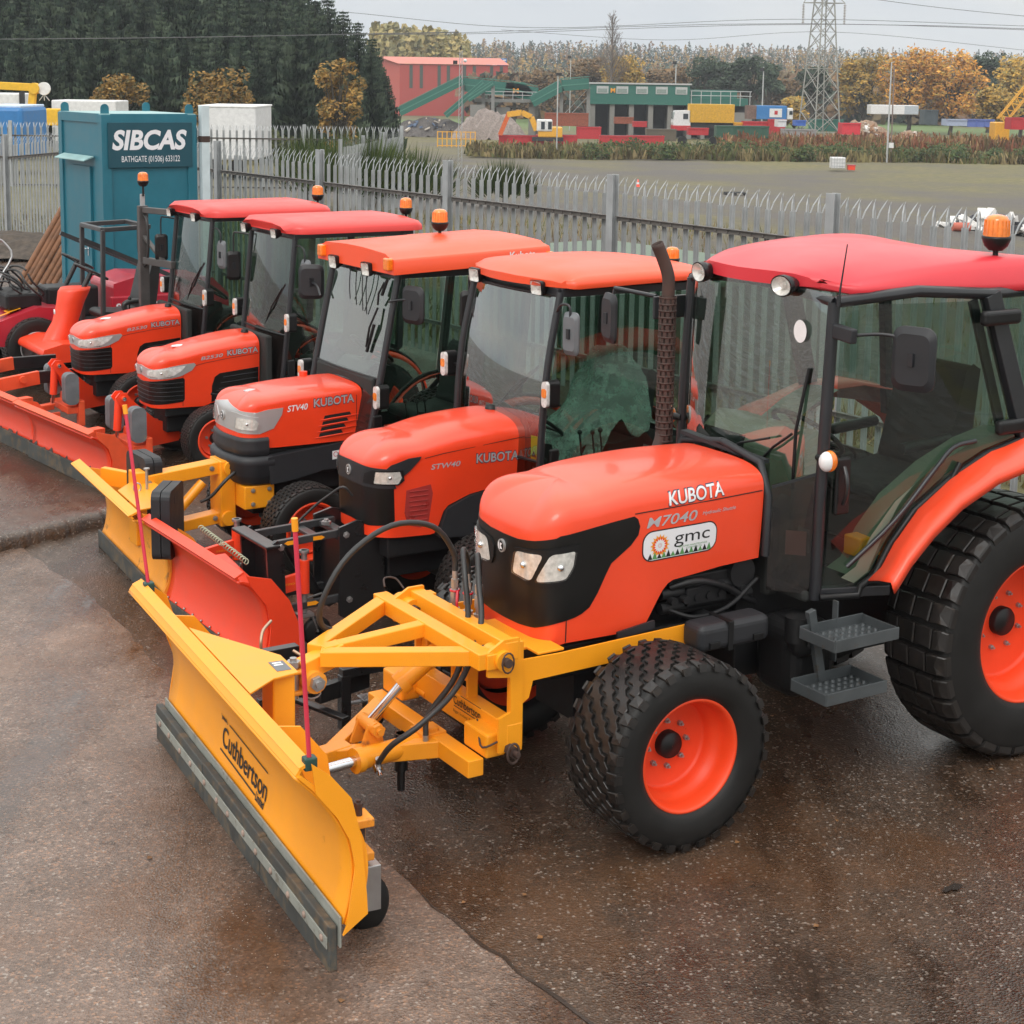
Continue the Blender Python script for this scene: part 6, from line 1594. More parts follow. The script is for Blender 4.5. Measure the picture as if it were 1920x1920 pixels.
def big_mount():
    """yellow A-frame, headstock, rams and rails between the nearest tractor and its plough"""
    ox, oy = .70, 0.0
    T = empty('plough_mount', row(ox, oy), PSI, 'yellow welded hitch frame between the nearest tractor and its yellow plough, rams and hoses attached', 'plough mount')
    O = Vector((-ox, -oy, 0))
    def B(mb, name, mat, par=T, **k):
        mb.xform(Matrix.Translation(O)); return mb.build(name, M[mat], par, **k)
    def beams(name, lst, mat='yellow', par=T, bev=.005):
        b = MB()
        for p, q, w_, h_ in lst: b.beam(p, q, w_, h_)
        return B(b, name, mat, par, bevel=bev)
    # headstock on the tractor
    hs_ = beams('headstock', [((.66, -.44, .90), (.66, .44, .90), .07, .085), ((.64, -.44, .50), (.64, .44, .50), .08, .13)])
    for y in (-.43, .43):
        b = MB(); b.prism([(.60, .44), (.72, .44), (.72, .60), (.66, .62), (.665, .78), (.78, .80), (.78, .91), (.70, .955), (.62, .955), (.60, .80)], y - .008, y + .008, 'y'); B(b, 'cheek_plate', 'yellow', hs_, bevel=.003)
    beams('upright', [((.61, -.39, .44), (.61, -.39, .93), .06, .05), ((.61, .39, .44), (.61, .39, .93), .06, .05), ((.64, -.07, .55), (.64, -.07, .88), .012, .06), ((.64, .07, .55), (.64, .07, .88), .012, .06), ((.63, -.07, .70), (.63, .07, .70), .05, .14)], par=hs_)
    for y in (-.42, .42):
        b = MB(); b.prism([(.62, .845), (.62, .68), (.60, .64), (.56, .665), (.54, .74), (-.34, .755), (-.36, .80), (-.33, .855), (.40, .84)], y - .006, y + .006, 'y'); B(b, 'side_rail', 'yellow', T, bevel=.002)
    b = MB(); b.box(.46, .62, -.30, .30, .835, .85); b.box(.36, .50, -.10, .40, .84, .852); B(b, 'valve_shelf', 'yellow', hs_, bevel=.003)
    b = MB(); flat_text(b, 'Cuthbertson', (.685, -.02, .515), (0, 1, 0), (0, 0, 1), width=.24, height=.055, bold=.015); b.box(.6815, .6825, -.02, .22, .500, .504); b.box(.6815, .6825, .04, .22, .565, .568); flat_text(b, 'Biggar, Scotland  Tel 01899', (.685, -.02, .475), (0, 1, 0), (0, 0, 1), width=.22, height=.02); B(b, 'lettering', 'decal_k', hs_)
    b = MB(); flat_text(b, 'gmc', (.657, -.055, .665), (0, 1, 0), (0, 0, 1), width=.11, height=.07); B(b, 'lettering', 'decal_k', hs_)
    # upper A-frame
    af = beams('upper_arm', [((.79, -.55, .875), (.79, .44, .875), .075, .075), ((.79, -.50, .872), (1.36, -.08, .858), .07, .07), ((.79, -.08, .876), (1.34, -.045, .862), .065, .065), ((.79, .34, .870), (1.36, -.01, .856), .07, .07), ((1.24, -.045, .858), (1.44, -.045, .80), .085, .085)])
    for y in (-.43, .40):
        b = MB(); b.beam((.79, y, .87), (.68, y, .87), .10, .07); b.cyl((.71, y - .07, .87), (.71, y + .07, .87), .045, seg=18); B(b, 'pivot_lug', 'yellow', af, bevel=.004)
    b = MB(); b.cyl((.71, -.55, .87), (.71, -.32, .87), .020, seg=12); b.cyl((.71, .28, .87), (.71, .50, .87), .020, seg=12)
    b.tube([(.71 + .03 * math.cos(t), .49, .87 + .045 * math.sin(t)) for t in np.linspace(0, 6.2, 14)], .004, seg=6, closed=True); b.tube(curve([(.76, -.56, .93), (.74, -.60, .96), (.68, -.60, .95), (.66, -.55, .91)], 12), .005, seg=6)
    b.tube([(.70, .05, .835), (.70, -.30, .835)], .012, seg=8); B(b, 'hitch_pin', 'rust', af)
    b = MB(); b.box(1.40, 1.51, -.085, -.005, .70, .72); b.box(1.40, 1.51, -.085, -.005, .795, .815); b.cyl((1.40, -.12, .76), (1.40, .03, .76), .050, seg=18); B(b, 'pivot_head', 'yellow_worn', af, bevel=.008)
    b = MB(); b.cyl((1.475, -.045, .68), (1.475, -.045, .83), .024, seg=14); bolt(b, (1.475, -.045, .825), (0, 0, 1), .032, .024); bolt(b, (1.40, .03, .76), (0, 1, 0), .034, .022); b.tube([(1.40 + .035 * math.cos(t), .0, .70 + .02 * math.sin(t)) for t in np.linspace(0, 6.2, 12)], .004, seg=5, closed=True); B(b, 'pivot_bolt', 'steel', af)
    # lower frame
    lf = beams('lower_arm', [((.80, -.58, .37), (.80, .38, .37), .08, .08), ((.80, -.50, .37), (1.24, -.16, .33), .065, .08), ((.80, .10, .37), (1.24, -.13, .33), .065, .08), ((1.16, -.145, .33), (1.50, -.13, .31), .09, .10)])
    for y in (-.48, .30):
        b = MB(); b.box(.66, .76, y - .10, y + .10, .41, .52); b.cyl((.67, y - .13, .455), (.67, y + .18, .455), .018, seg=10); B(b, 'lower_lug', 'yellow', lf, bevel=.010)
    b = MB(); b.tube([(.68 + .03 * math.cos(t), .495, .455 + .045 * math.sin(t)) for t in np.linspace(0, 6.2, 16)], .006, seg=6, closed=True); bolt(b, (.67, .44, .455), (0, 1, 0), .026, .05)
    b.tube(curve([(.70, .43, .50), (.78, .40, .47), (.74, .30, .50), (.70, .22, .52)], 14), .005, seg=5); B(b, 'linch_pin', 'rust', lf)
    # slewing ram at the side, lift ram in the middle
    rm = MB(); rm.cyl((.84, -.02, .36), (1.20, .02, .36), .048, seg=22); rm.cyl((1.18, .018, .36), (1.215, .022, .36), .058, seg=22); ro = B(rm, 'slew_ram', 'yellow', T)
    b = MB(); b.cyl((1.20, .022, .36), (1.42, .045, .36), .024, seg=16); bolt(b, (1.12, .06, .33), (.2, 1, -.4), .02, .04); bolt(b, (.86, .03, .33), (.2, 1, -.4), .02, .04); B(b, 'ram_rod', 'chrome', ro)
    b = MB(); b.box(.76, .88, -.08, .05, .395, .42); b.box(.80, .86, -.03, .04, .36, .44); bolt(b, (.80, .02, .42), (0, 0, 1)); B(b, 'ram_bracket', 'yellow_worn', ro, bevel=.006)
    rm = MB(); rm.cyl((.74, -.02, .80), (.93, -.07, .64), .045, seg=20); rm.cyl((.91, -.065, .655), (.94, -.072, .63), .054, seg=20); ro = B(rm, 'lift_ram', 'yellow', T)
    b = MB(); b.cyl((.92, -.068, .645), (1.06, -.12, .47), .021, seg=14); B(b, 'ram_rod', 'chrome', ro)
    b = MB(); b.cyl((1.07, -.19, .455), (1.07, -.04, .455), .032, seg=16); bolt(b, (1.07, -.045, .455), (0, 1, 0), .032, .03)
    for y in (-.17, -.07): b.prism([(1.02, .36), (1.14, .36), (1.10, .47), (1.07, .49), (1.04, .47)], y - .008, y + .008, 'y')
    B(b, 'ram_lug', 'yellow_worn', ro, bevel=.004)
    b = MB(); b.cyl((.86, -.20, .34), (.86, -.20, .06), .024, .018, seg=12); b.cyl((.86, -.20, .16), (.86, -.20, .34), .032, seg=12); B(b, 'prop_stand', 'blackpaint', lf)
    # hydraulic couplings and hoses
    cp = MB()
    cps = [(.575, -.205), (.545, -.135), (.525, -.07)]
    for x, y in cps:
        cp.cyl((x, y, .86), (x, y, 1.08), .014, seg=10); cp.cyl((x, y, .93), (x, y, .99), .021, seg=6, smooth=False); cp.cyl((x, y, 1.0), (x, y, 1.04), .019, seg=6, smooth=False); cp.cyl((x, y, .86), (x, y, .90), .024, seg=12)
    co = B(cp, 'hose_coupling', 'steel', T)
    b = MB()
    for x, y in cps[:2]: b.tube([(x + .022 * math.cos(t), y + .022 * math.sin(t), .985) for t in np.linspace(0, 6.2, 12)], .005, seg=6, closed=True)
    b.tube(curve([(.575, -.18, .985), (.59, -.16, .93), (.575, -.17, .87), (.57, -.21, .85)], 12), .007, seg=6); B(b, 'dust_cap', 'red', co)
    def hose(pts, r=.0135):
        b = MB(); b.tube(curve(pts, 40), r, seg=10); B(b, 'hydraulic_hose', 'hose', T)
    hose([(.575, -.205, 1.06), (.585, -.205, 1.17), (.70, -.20, 1.31), (.92, -.19, 1.345), (1.14, -.18, 1.24), (1.26, -.19, 1.06), (1.26, -.22, .93), (1.16, -.24, .865)])
    hose([(.545, -.135, 1.06), (.55, -.135, 1.15), (.60, -.09, 1.21), (.64, .0, 1.10), (.66, .06, .92), (.74, .10, .70), (.86, .06, .52), (.88, .07, .42)])
    hose([(.525, -.07, 1.06), (.53, -.065, 1.14), (.57, -.01, 1.20), (.61, .07, 1.10), (.66, .17, .92), (.80, .22, .70), (.98, .22, .56), (1.10, .16, .46), (1.13, .09, .36)])
    b = MB(); b.cyl((.88, .07, .43), (.88, .07, .36), .014, seg=8); b.cyl((1.13, .09, .38), (1.12, .075, .33), .014, seg=8); B(b, 'hose_end', 'steel', T)
    return T
big_mount()

def orange_plough():
    """separate orange-red plough standing on jockey wheels"""
    T = empty('snow_plough', row(.80, -2.72), PSI + R(1), 'fresh orange-red snow plough standing free between the two yellow ones, coil springs on its back', 'snow plough', 'snow ploughs on the tractors')
    L2 = .72
    prof = [(.0, .055), (-.04, .17), (-.055, .30), (-.03, .43), (.05, .54), (.13, .59)]
    mb_, pr = blade(T, prof, -L2, L2, 'orange_red', [(.15, .61), (.10, .64)], endr=[.05, .08, .10, .10, .06, .02])
    b = MB(); b.box(.004, .016, -L2 - .01, L2 + .01, .0, .085); b.build('rubber_edge', M['wearbar'], T, bevel=.003)
    b = MB()
    for i in range(11): b.sphere((.004, lerp(-L2 + .05, L2 - .05, i / 10), .095), .008, 8, 5)
    b.build('edge_rivets', M['steel'], mb_)
    b = MB(); b.prism([(.01, .03), (-.04, .15), (-.055, .30), (-.03, .43), (.06, .55), (.09, .62), (-.06, .58), (-.17, .44), (-.24, .26), (-.27, .04)], L2 + .0125, L2 + .022, 'y'); b.build('wing_plate', M['orange_red'], T, bevel=.003)
    b = MB(); b.beam((-.13, -.52, .36), (-.13, .60, .36), .05, .16); b.beam((-.10, -.10, .50), (-.10, .62, .40), .09, .012); b.beam((-.24, .62, .20), (-.10, .62, .20), .05, .22); b.build('back_frame', M['orange_red'], T, bevel=.006)
    for y, x1 in ((-.42, -.36), (.42, -.42)):
        b = MB(); b.beam((-.12, y, .40), (x1, y - .05, .42), .03, .10); b.cyl((x1 - .02, y - .05, .34), (x1 - .02, y - .05, .54), .032, seg=16); ao = b.build('support_arm', M['orange_red'], T, bevel=.004)
        t = MB(); flat_text(t, '====>', (x1 + .14, y - .005, .41), (-1, 0, 0), (0, 0, 1), width=.08, height=.03); t.build('arrow_label', M['yellow'], ao)
        s2 = MB(); s2.cyl((x1 - .02, y - .05, .22), (x1 - .02, y - .05, .60), .018, seg=12); s2.cyl((x1 - .02, y - .05, .585), (x1 - .02, y - .05, .60), .030, seg=14); s2.tube([(x1 - .02, y - .05, .30), (x1 - .16, y - .10, .30)], .006, seg=6); s2.cbox((x1 - .02, y - .05, .205), (.10, .06, .02)); s2.beam((x1 - .06, y - .05, .20), (x1 - .10, y - .05, .09), .05, .01); s2.build('jack_stem', M['steel'], ao)
        w2 = MB(); w2.lathe([(.02, -.025), (.075, -.025), (.09, -.012), (.09, .012), (.075, .025), (.02, .025)], (x1 - .10, y - .05, .09), 'y', 24); w2.build('jockey_wheel', M['rubber'], ao)
    for k, (ya, yb) in enumerate(((-.20, .12), (.14, .48))):
        s2 = MB(); n_ = 150; s2.tube([(-.03 + .015 * math.cos(i * .42), lerp(ya, yb, i / n_), lerp(.655, .635, i / n_) - k * .02 + .015 * math.sin(i * .42)) for i in range(n_)], .0035, seg=5); s2.build('trip_spring', M['springgreen'], T)
    return T
M['springgreen'] = surf('pale_green_steel', (.38, .42, .30), .45, metal=.4, var=.1)
orange_plough()

def trolley():
    T = empty('castor_stand', row(.92, -1.12), PSI, 'black steel stand on red-centred castors, parked behind the large yellow plough', 'stand')
    b = MB()
    for p, q, w_, h_ in (((.22, -.10, .19), (-.33, -.10, .19), .045, .05), ((.05, -.10, .20), (.05, -.10, .46), .05, .05), ((.22, -.10, .44), (.0, -.10, .44), .06, .06), ((.04, -.10, .19), (-.10, .26, .17), .05, .02), ((-.02, .10, .26), (-.34, .02, .26), .05, .09), ((-.18, .08, .04), (-.18, .08, .33), .055, .055), ((-.16, .08, .34), (-.40, .08, .34), .05, .05)):
        b.beam(p, q, w_, h_)
    b.build('stand_frame', M['blackpaint'], T, bevel=.004)
    for (x, y) in ((.16, -.02), (-.34, .06)):
        z = .14
        f = MB(); f.cbox((x, y, .175), (.11, .09, .008)); f.box(x - .045, x + .035, y - .030, y - .026, .06, .17); f.box(x - .045, x + .035, y + .026, y + .030, .06, .17); f.cbox((x + .08, y, .16), (.10, .03, .012)); bolt(f, (x - .04, y + .03, .18), (0, 0, 1), .012); bolt(f, (x + .04, y + .03, .18), (0, 0, 1), .012); fo = f.build('castor', M['chrome2'], T, bevel=.002)
        w2 = MB(); w2.lathe([(.048, -.02), (.062, -.02), (.065, 0), (.062, .02), (.048, .02)], (x - .01, y, .065), 'y', 24); w2.build('castor_tyre', M['rubber'], fo)
        w2 = MB(); w2.lathe([(0, -.018), (.048, -.018), (.048, .018), (0, .018)], (x - .01, y, .065), 'y', 20); w2.build('castor_centre', M['red'], fo)
    b = MB(); b.tube(curve([(.20, -.10, .47), (.20, -.10, .52), (.17, -.14, .56), (.10, -.20, .58)], 10), .008, seg=7); b.tube(curve([(-.05, .10, .31), (-.04, .09, .38), (.02, .02, .44), (.06, -.02, .47)], 10), .008, seg=7); b.build('t_handle', M['brass'], T)
    return T
M['chrome2'] = surf('zinc_plated_steel', (.55, .55, .56), .3, metal=.9, var=.15)
M['brass'] = surf('passivated_steel', (.50, .36, .25), .4, metal=.6, var=.1)
trolley()

def black_hitch():
    """front linkage of the second tractor"""
    T = empty('front_linkage', row(.25, -2.45), PSI, 'black parallel front linkage frame on the second tractor, small yellow arrows', 'linkage')
    b = MB()
    for y in (-.17, .10):
        b.beam((.30, y, .66), (-.22, y, .68), .03, .045); b.beam((.28, y, .26), (-.22, y, .28), .03, .045)
    b.beam((.02, -.17, .665), (.02, .10, .665), .06, .02); b.beam((-.14, -.17, .675), (-.14, .10, .675), .06, .03)
    b.build('linkage_arm', M['blackpaint2'], T, bevel=.004)
    b = MB(); b.prism([(.24, .03), (.34, .03), (.37, .66), (.30, .70), (.26, .60)], -.24, -.22, 'y'); b.prism([(.24, .03), (.34, .03), (.37, .66), (.30, .70), (.26, .60)], .14, .16, 'y'); b.box(.26, .28, -.24, .16, .05, .62); b.beam((.37, -.26, .685), (.34, .19, .67), .09, .02); b.build('front_plate', M['blackpaint'], T, bevel=.006)
    b = MB(); b.prism([(-.20, .12), (-.10, .18), (-.10, .72), (-.22, .75), (-.40, .70), (-.40, .20)], -.22, -.20, 'y'); b.prism([(-.20, .12), (-.10, .18), (-.10, .72), (-.22, .75), (-.40, .70), (-.40, .20)], .13, .15, 'y'); b.box(-.40, -.14, -.20, .13, .22, .62); b.build('rear_plate', M['blackpaint'], T, bevel=.006)
    b = MB(); b.cyl((-.02, -.03, .30), (.16, -.03, .62), .035, seg=14); b.build('lift_ram', M['blackpaint'], T)
    b = MB()
    for x, z in ((.28, .655), (-.14, .675), (.26, .26), (-.16, .275)): bolt(b, (x, .155, z), (0, 1, 0), .02, .012)
    bolt(b, (-.10, -.03, .70), (0, 0, 1), .03, .02); b.build('linkage_bolts', M['steel'], T)
    for x, z, s_ in ((.20, .662, 1), (.02, .668, -1), (.06, .274, -1)):
        b = MB(); b.prism([(x + .035, z - .012), (x - .02, z - .012), (x - .04, z), (x - .02, z + .012), (x + .035, z + .012)] if s_ < 0 else [(x - .035, z - .012), (x + .02, z - .012), (x + .04, z), (x + .02, z + .012), (x - .035, z + .012)], .1165, .1175, 'y'); b.build('arrow_label', M['yellow'], T)
    b = MB(); b.tube(curve([(-.16, .20, .92), (-.10, .20, .98), (-.05, .12, .92), (.02, .05, .84), (.12, -.0, .72), (.14, -.02, .60)], 20), .008, seg=8); b.build('hydraulic_hose', M['hose'], T)
    return T
M['blackpaint2'] = surf('greyish_black_paint', (.035, .036, .038), .35, coat=.2, var=.2)
black_hitch()

def weight_plate(parent, c, rot=0.0, w=.34, h=.42, n=2, mat='dgrey'):
    """suitcase weights: rounded slabs with a hand slot"""
    for k in range(n):
        out = rrect(-w / 2, w / 2, -h / 2, h / 2, .05, 4); b = MB()
        b.prism(out, -.028 + k * .062, .028 + k * .062, 'y'); b.prism(rrect(-w * .16, w * .16, h * .26, h * .38, .015, 3), -.030 + k * .062, -.0285 + k * .062, 'y'); b.prism(rrect(-w * .16, w * .16, h * .26, h * .38, .015, 3), .0285 + k * .062, .030 + k * .062, 'y')
        b.xform(Matrix.Translation(Vector(c)) @ Matrix.Rotation(rot, 4, 'Z')); b.build('suitcase_weight', M[mat], parent, bevel=.012, seg=3)

def yellow_small():
    T = empty('snow_plough', row(.77, -4.25), PSI - R(4.5), 'smaller scuffed yellow snow plough on the boxy-roofed middle tractor, two black weights behind it', 'snow plough', 'snow ploughs on the tractors')
    L2 = .79
    prof = [(.0, .06), (-.04, .16), (-.055, .30), (-.02, .44), (.08, .55), (.17, .60)]
    mb_, pr = blade(T, prof, -L2, L2, 'yellow_worn', [(.20, .625), (.14, .655)], endr=[.08, .16, .19, .19, .12, .02], lipmat='yellow')
    b = MB(); b.box(.005, .02, -L2 - .01, L2 + .01, .0, .12); b.build('rubber_edge', M['wearbar'], T, bevel=.003)
    b = MB(); b.prism([(.02, .05), (-.04, .18), (-.055, .32), (-.01, .46), (.10, .58), (.12, .64), (-.04, .60), (-.16, .46), (-.20, .26), (-.20, .05)], L2 + .0125, L2 + .022, 'y'); b.build('wing_plate', M['yellow_worn'], T, bevel=.003)
    b = MB(); b.prism([(.13, .25), (.13, L2), (-.10, L2 - .05), (-.16, .30), (-.12, -.1)], .655, .663, 'z'); b.beam((-.16, -.55, .30), (-.16, .60, .30), .06, .10); b.beam((.02, -.62, .56), (-.24, -.30, .54), .05, .12); b.build('back_frame', M['yellow'], T, bevel=.004)
    weight_plate(T, (-.10, -.06, .60), R(96), .36, .44); weight_plate(T, (-.02, .78, .58), R(60), .36, .44)
    b = MB(); n_ = 40; b.tube([(-.30 - .11 * i / n_, L2 + .02 + .018 * math.cos(i * .9), .20 + .018 * math.sin(i * .9)) for i in range(n_)], .006, seg=5); b.build('trip_spring', M['yellow'], T)
    b = MB(); b.cyl((-.05, .30, .66), (-.05, .30, .80), .010, seg=8); b.cyl((-.05, .30, .795), (-.05, .30, .805), .020, seg=10); b.tube([(.02 + .025 * math.cos(t), .32, .685 + .03 * math.sin(t)) for t in np.linspace(0, 6.2, 12)], .006, seg=6, closed=True); b.build('locking_pin', M['steel'], T)
    return T
yellow_small()

def yellow_link():
    T = empty('plough_mount', row(.35, -4.12), PSI, 'yellow box-section link arms carrying the smaller yellow plough on the middle tractor', 'plough mount')
    b = MB(); b.box(.34, .42, -.12, .02, .24, .74); b.box(.34, .42, -.12, -.095, .70, .74); b.build('front_yoke', M['yellow'], T, bevel=.008)
    for (p, q, w_, h_, nm) in (((.40, -.05, .66), (-.20, -.05, .71), .13, .085, 'upper_link'), ((.34, -.05, .30), (-.22, -.05, .36), .12, .075, 'lower_link')):
        b = MB(); b.beam(p, q, w_, h_); lo = b.build(nm, M['yellow'], T, bevel=.006)
        bb = MB(); bolt(bb, Vector(p) + Vector((-.08, .065, .0)), (0, 1, 0), .018, .010); bolt(bb, Vector(q) + Vector((.08, .065, .0)), (0, 1, 0), .018, .010); bb.build('link_bolts', M['steel'], lo)
    b = MB(); b.box(-.28, -.17, -.15, .05, .30, .76); b.build('rear_yoke', M['yellow'], T, bevel=.008)
    b = MB(); b.cyl((-.24, .02, .71), (-.24, .075, .71), .050, seg=20); b.cyl((-.22, .02, .36), (-.22, .075, .36), .050, seg=20); b.build('pivot_disc', M['yellow'], T)
    b = MB(); b.box(-.50, -.28, -.16, .20, .44, .60); bo = b.build('mount_block', M['yellow'], T, bevel=.008)
    b = MB()
    for x in (-.34, -.46):
        for z in (.475, .57): bolt(b, (x, .20, z), (0, 1, 0), .016, .010)
    b.build('mount_bolts', M['steel'], bo)
    b = MB(); b.cyl((-.06, .0, .62), (.10, .0, .46), .034, seg=16); ro = b.build('lift_ram', M['yellow'], T)
    b = MB(); b.cyl((.09, .0, .47), (.19, .0, .36), .016, seg=12); b.build('ram_rod', M['chrome'], ro)
    b = MB(); b.tube(curve([(-.02, .06, .50), (-.08, .10, .54), (-.16, .14, .64), (-.26, .12, .70), (-.40, .05, .72)], 18), .012, seg=8); b.build('hydraulic_hose', M['hose'], T)
    return T
yellow_link()

def vee_plough(x0, y0, label, lab2, ky):
    T = empty('snow_plough', row(x0, y0), PSI + R(6), label, 'snow plough', 'snow ploughs on the tractors')
    L2 = .80
    prof = [(.0, .05), (-.035, .14), (-.045, .25), (-.015, .36), (.07, .45), (.13, .48)]
    mb_, pr = blade(T, prof, -L2, L2, 'orange', [(.15, .505), (.10, .53)], endr=[.06, .13, .17, .17, .10, .02], lipmat='orange_old')
    b = MB(); b.box(.005, .02, -L2 - .01, L2 + .01, .0, .14); b.build('rubber_edge', M['wearbar'], T, bevel=.003)
    # paint worn off along the bottom: bare steel teeth
    rnd = random.Random(int(abs(y0) * 10)); pts = [(-L2, .02)]; n_ = 34
    for i in range(n_ + 1): pts.append((lerp(-L2, L2, i / n_), .03 + rnd.uniform(0, .055) + .03 * math.sin(i * .9) ** 2))
    pts.append((L2, .02)); V, F = cdt([(a, b_) for a, b_ in pts][::-1], .05); b = MB()
    zs_ = [(p[1], p[0]) for p in pr]
    b.add([(interp(.05 + h, zs_) + .016, y, .05 + h) for y, h in V], F, False); b.build('worn_steel', M['wearbar'], mb_)
    b = MB(); b.prism([(.01, .04), (-.035, .14), (-.045, .26), (-.01, .37), (.08, .46), (.09, .52), (-.06, .48), (-.17, .36), (-.21, .20), (-.16, .04)], L2 + .0125, L2 + .022, 'y'); b.build('wing_plate', M['orange_old'], T, bevel=.003)
    b = MB(); b.beam((-.16, -.55, .26), (-.16, .55, .26), .06, .12); b.beam((-.10, .0, .30), (-.34, -.05, .30), .10, .12); b.build('back_frame', M['orange_old'], T, bevel=.004)
    # mast, ram, weights on the tractor's nose
    K = empty('plough_mount', row(-.29, ky), PSI, lab2, 'plough mount', 'orange lifting masts with grey weights')
    for y in (-.055, .055):
        b = MB(); b.prism([(.14, .62), (.10, .665), (.04, .66), (.0, .60), (-.22, .40), (-.42, .34), (-.42, .20), (-.08, .16), (-.02, .30), (.06, .50)], y - .008, y + .008, 'y'); b.build('mast_plate', M['orange'], K, bevel=.004)
    b = MB(); b.cyl((.07, -.09, .615), (.07, .09, .615), .02, seg=10); b.box(-.10, .06, -.28, .28, .18, .24); b.box(-.10, -.04, -.30, -.22, .10, .30); b.box(-.10, -.04, .22, .30, .06, .30); b.build('mast_base', M['orange_old'], K, bevel=.006)
    b = MB(); b.cyl((.09, .0, .60), (.11, .0, .33), .034, seg=16); ro = b.build('lift_ram', M['orange_red'], K)
    b = MB(); b.cyl((.11, .0, .34), (.115, .0, .24), .016, seg=12); bolt(b, (.07, .09, .615), (0, 1, 0), .018, .01); b.build('ram_rod', M['chrome'], ro)
    b = MB(); b.beam((.08, -.10, .20), (.44, -.10, .16), .03, .07); b.beam((.08, .10, .14), (.44, .10, .12), .03, .07); b.beam((.10, .0, .235), (.42, .0, .20), .05, .02); b.build('push_arm', M['orange_old'], K, bevel=.004)
    for y in (-.36, .22):
        weight_plate(K, (.02, y, .42), R(0), .13, .30, 2, 'weightgrey')
    return T, K
M['weightgrey'] = surf('weathered_grey_weight', (.13, .145, .155), .55, var=.2, dirt=.6, dirtc=(.20, .16, .10))
vee_plough(.27, -7.27, 'orange snow plough with bare steel worn along its base, next to the smaller yellow plough', 'orange lifting mast and ram on the fourth tractor from the camera', -7.30)
vee_plough(.42, -8.90, 'orange snow plough at the left edge of the photo, scraped dark line across its face', 'orange lifting mast and ram on the farthest tractor', -9.15)
# ------------------------------------------------------------------ mowers and odds and ends at the left
def ride_mower():
    T = empty('ride_on_mower', row(-1.2, -11.35), PSI, 'orange ride-on mower beside the farthest tractor, tall orange steering column and black seat', 'mower')
    b = MB()
    P = []
    for z, x, hw, d in ((.42, .34, .17, .20), (.52, .30, .15, .17), (.70, .22, .13, .14), (.90, .16, .14, .15), (1.02, .12, .16, .17), (1.06, .10, .155, .16)):
        P.append([(x - d * math.cos(t) * (1 if math.cos(t) > 0 else 1), hw * math.sin(t), z) for t in np.linspace(0, 2 * math.pi, 25)])
    b.grid(P); b.add(P[-1][:-1], [list(range(24))], False); b.build('steering_column', M['orange_red'], T, weld=True)
    b = MB(); b.prism([(.62, .40), (.60, .47), (.40, .52), (.10, .50), (-.55, .52), (-.60, .42), (-.50, .34), (.45, .32)], -.48, .48, 'y'); b.build('foot_deck', M['orange_red'], T, bevel=.03, seg=3)
    b = MB(); b.box(-1.5, .3, -.24, .24, .25, .45); b.box(-1.6, -.6, -.35, .35, .48, .78); b.build('chassis', M['engine'], T, bevel=.02)
    wheel(T, .0, .48, .29, .24, .15, 'turf', 26, .05, 1, 5, .05, 'black', 'silver'); wheel(T, .0, -.48, .29, .24, .15, 'turf', 26, .05, -1, 5, .05, 'black', 'silver')
    wheel(T, -1.35, .42, .24, .18, .12, 'turf', 26, .05, 1, 5, .04, 'black', 'silver'); wheel(T, -1.35, -.42, .24, .18, .12, 'turf', 26, .05, -1, 5, .04, 'black', 'silver')
    steering(T, (-.08, 0, 1.22), .19, R(28)); s = seat_part(T, -.38, .10, .70, 1.05, 'vinyl', .46, .58)
    b = MB(); b.tube(curve([(-.32, .42, .80), (-.30, .42, .90), (-.42, .42, .93), (-.56, .42, .91)], 10), .03); b.build('armrest', M['vinyl'], s)
    b = MB(); b.tube([(-.35, .40, .55), (-.36, .42, .93)], .008); b.sphere((-.36, .42, .95), .022, 8, 6, (1, 1, 1.6)); b.build('hand_lever', M['black'], T)
    # folded roll bar
    b = MB()
    for y in (-.42, .30): b.beam((-.10, y, .55), (-.12, y, 1.70), .055, .045, (1, 0, 0)); b.beam((-.12, y, 1.70), (-.62, y + .02, 1.72), .05, .05)
    b.beam((-.62, -.42, 1.72), (-.62, .34, 1.72), .05, .05); b.beam((-.12, -.42, 1.70), (-.12, .30, 1.70), .05, .05); b.build('roll_bar', M['blackpaint2'], T, bevel=.008)
    b = MB(); b.lathe([(0, .0), (.032, .0), (.034, .004), (0, .006)], (0, 0, 0), 'x', 18); b.v = [(x + .335, y, z + .80) for x, y, z in b.v]; b.build('maker_badge', M['white'], T)
    return T
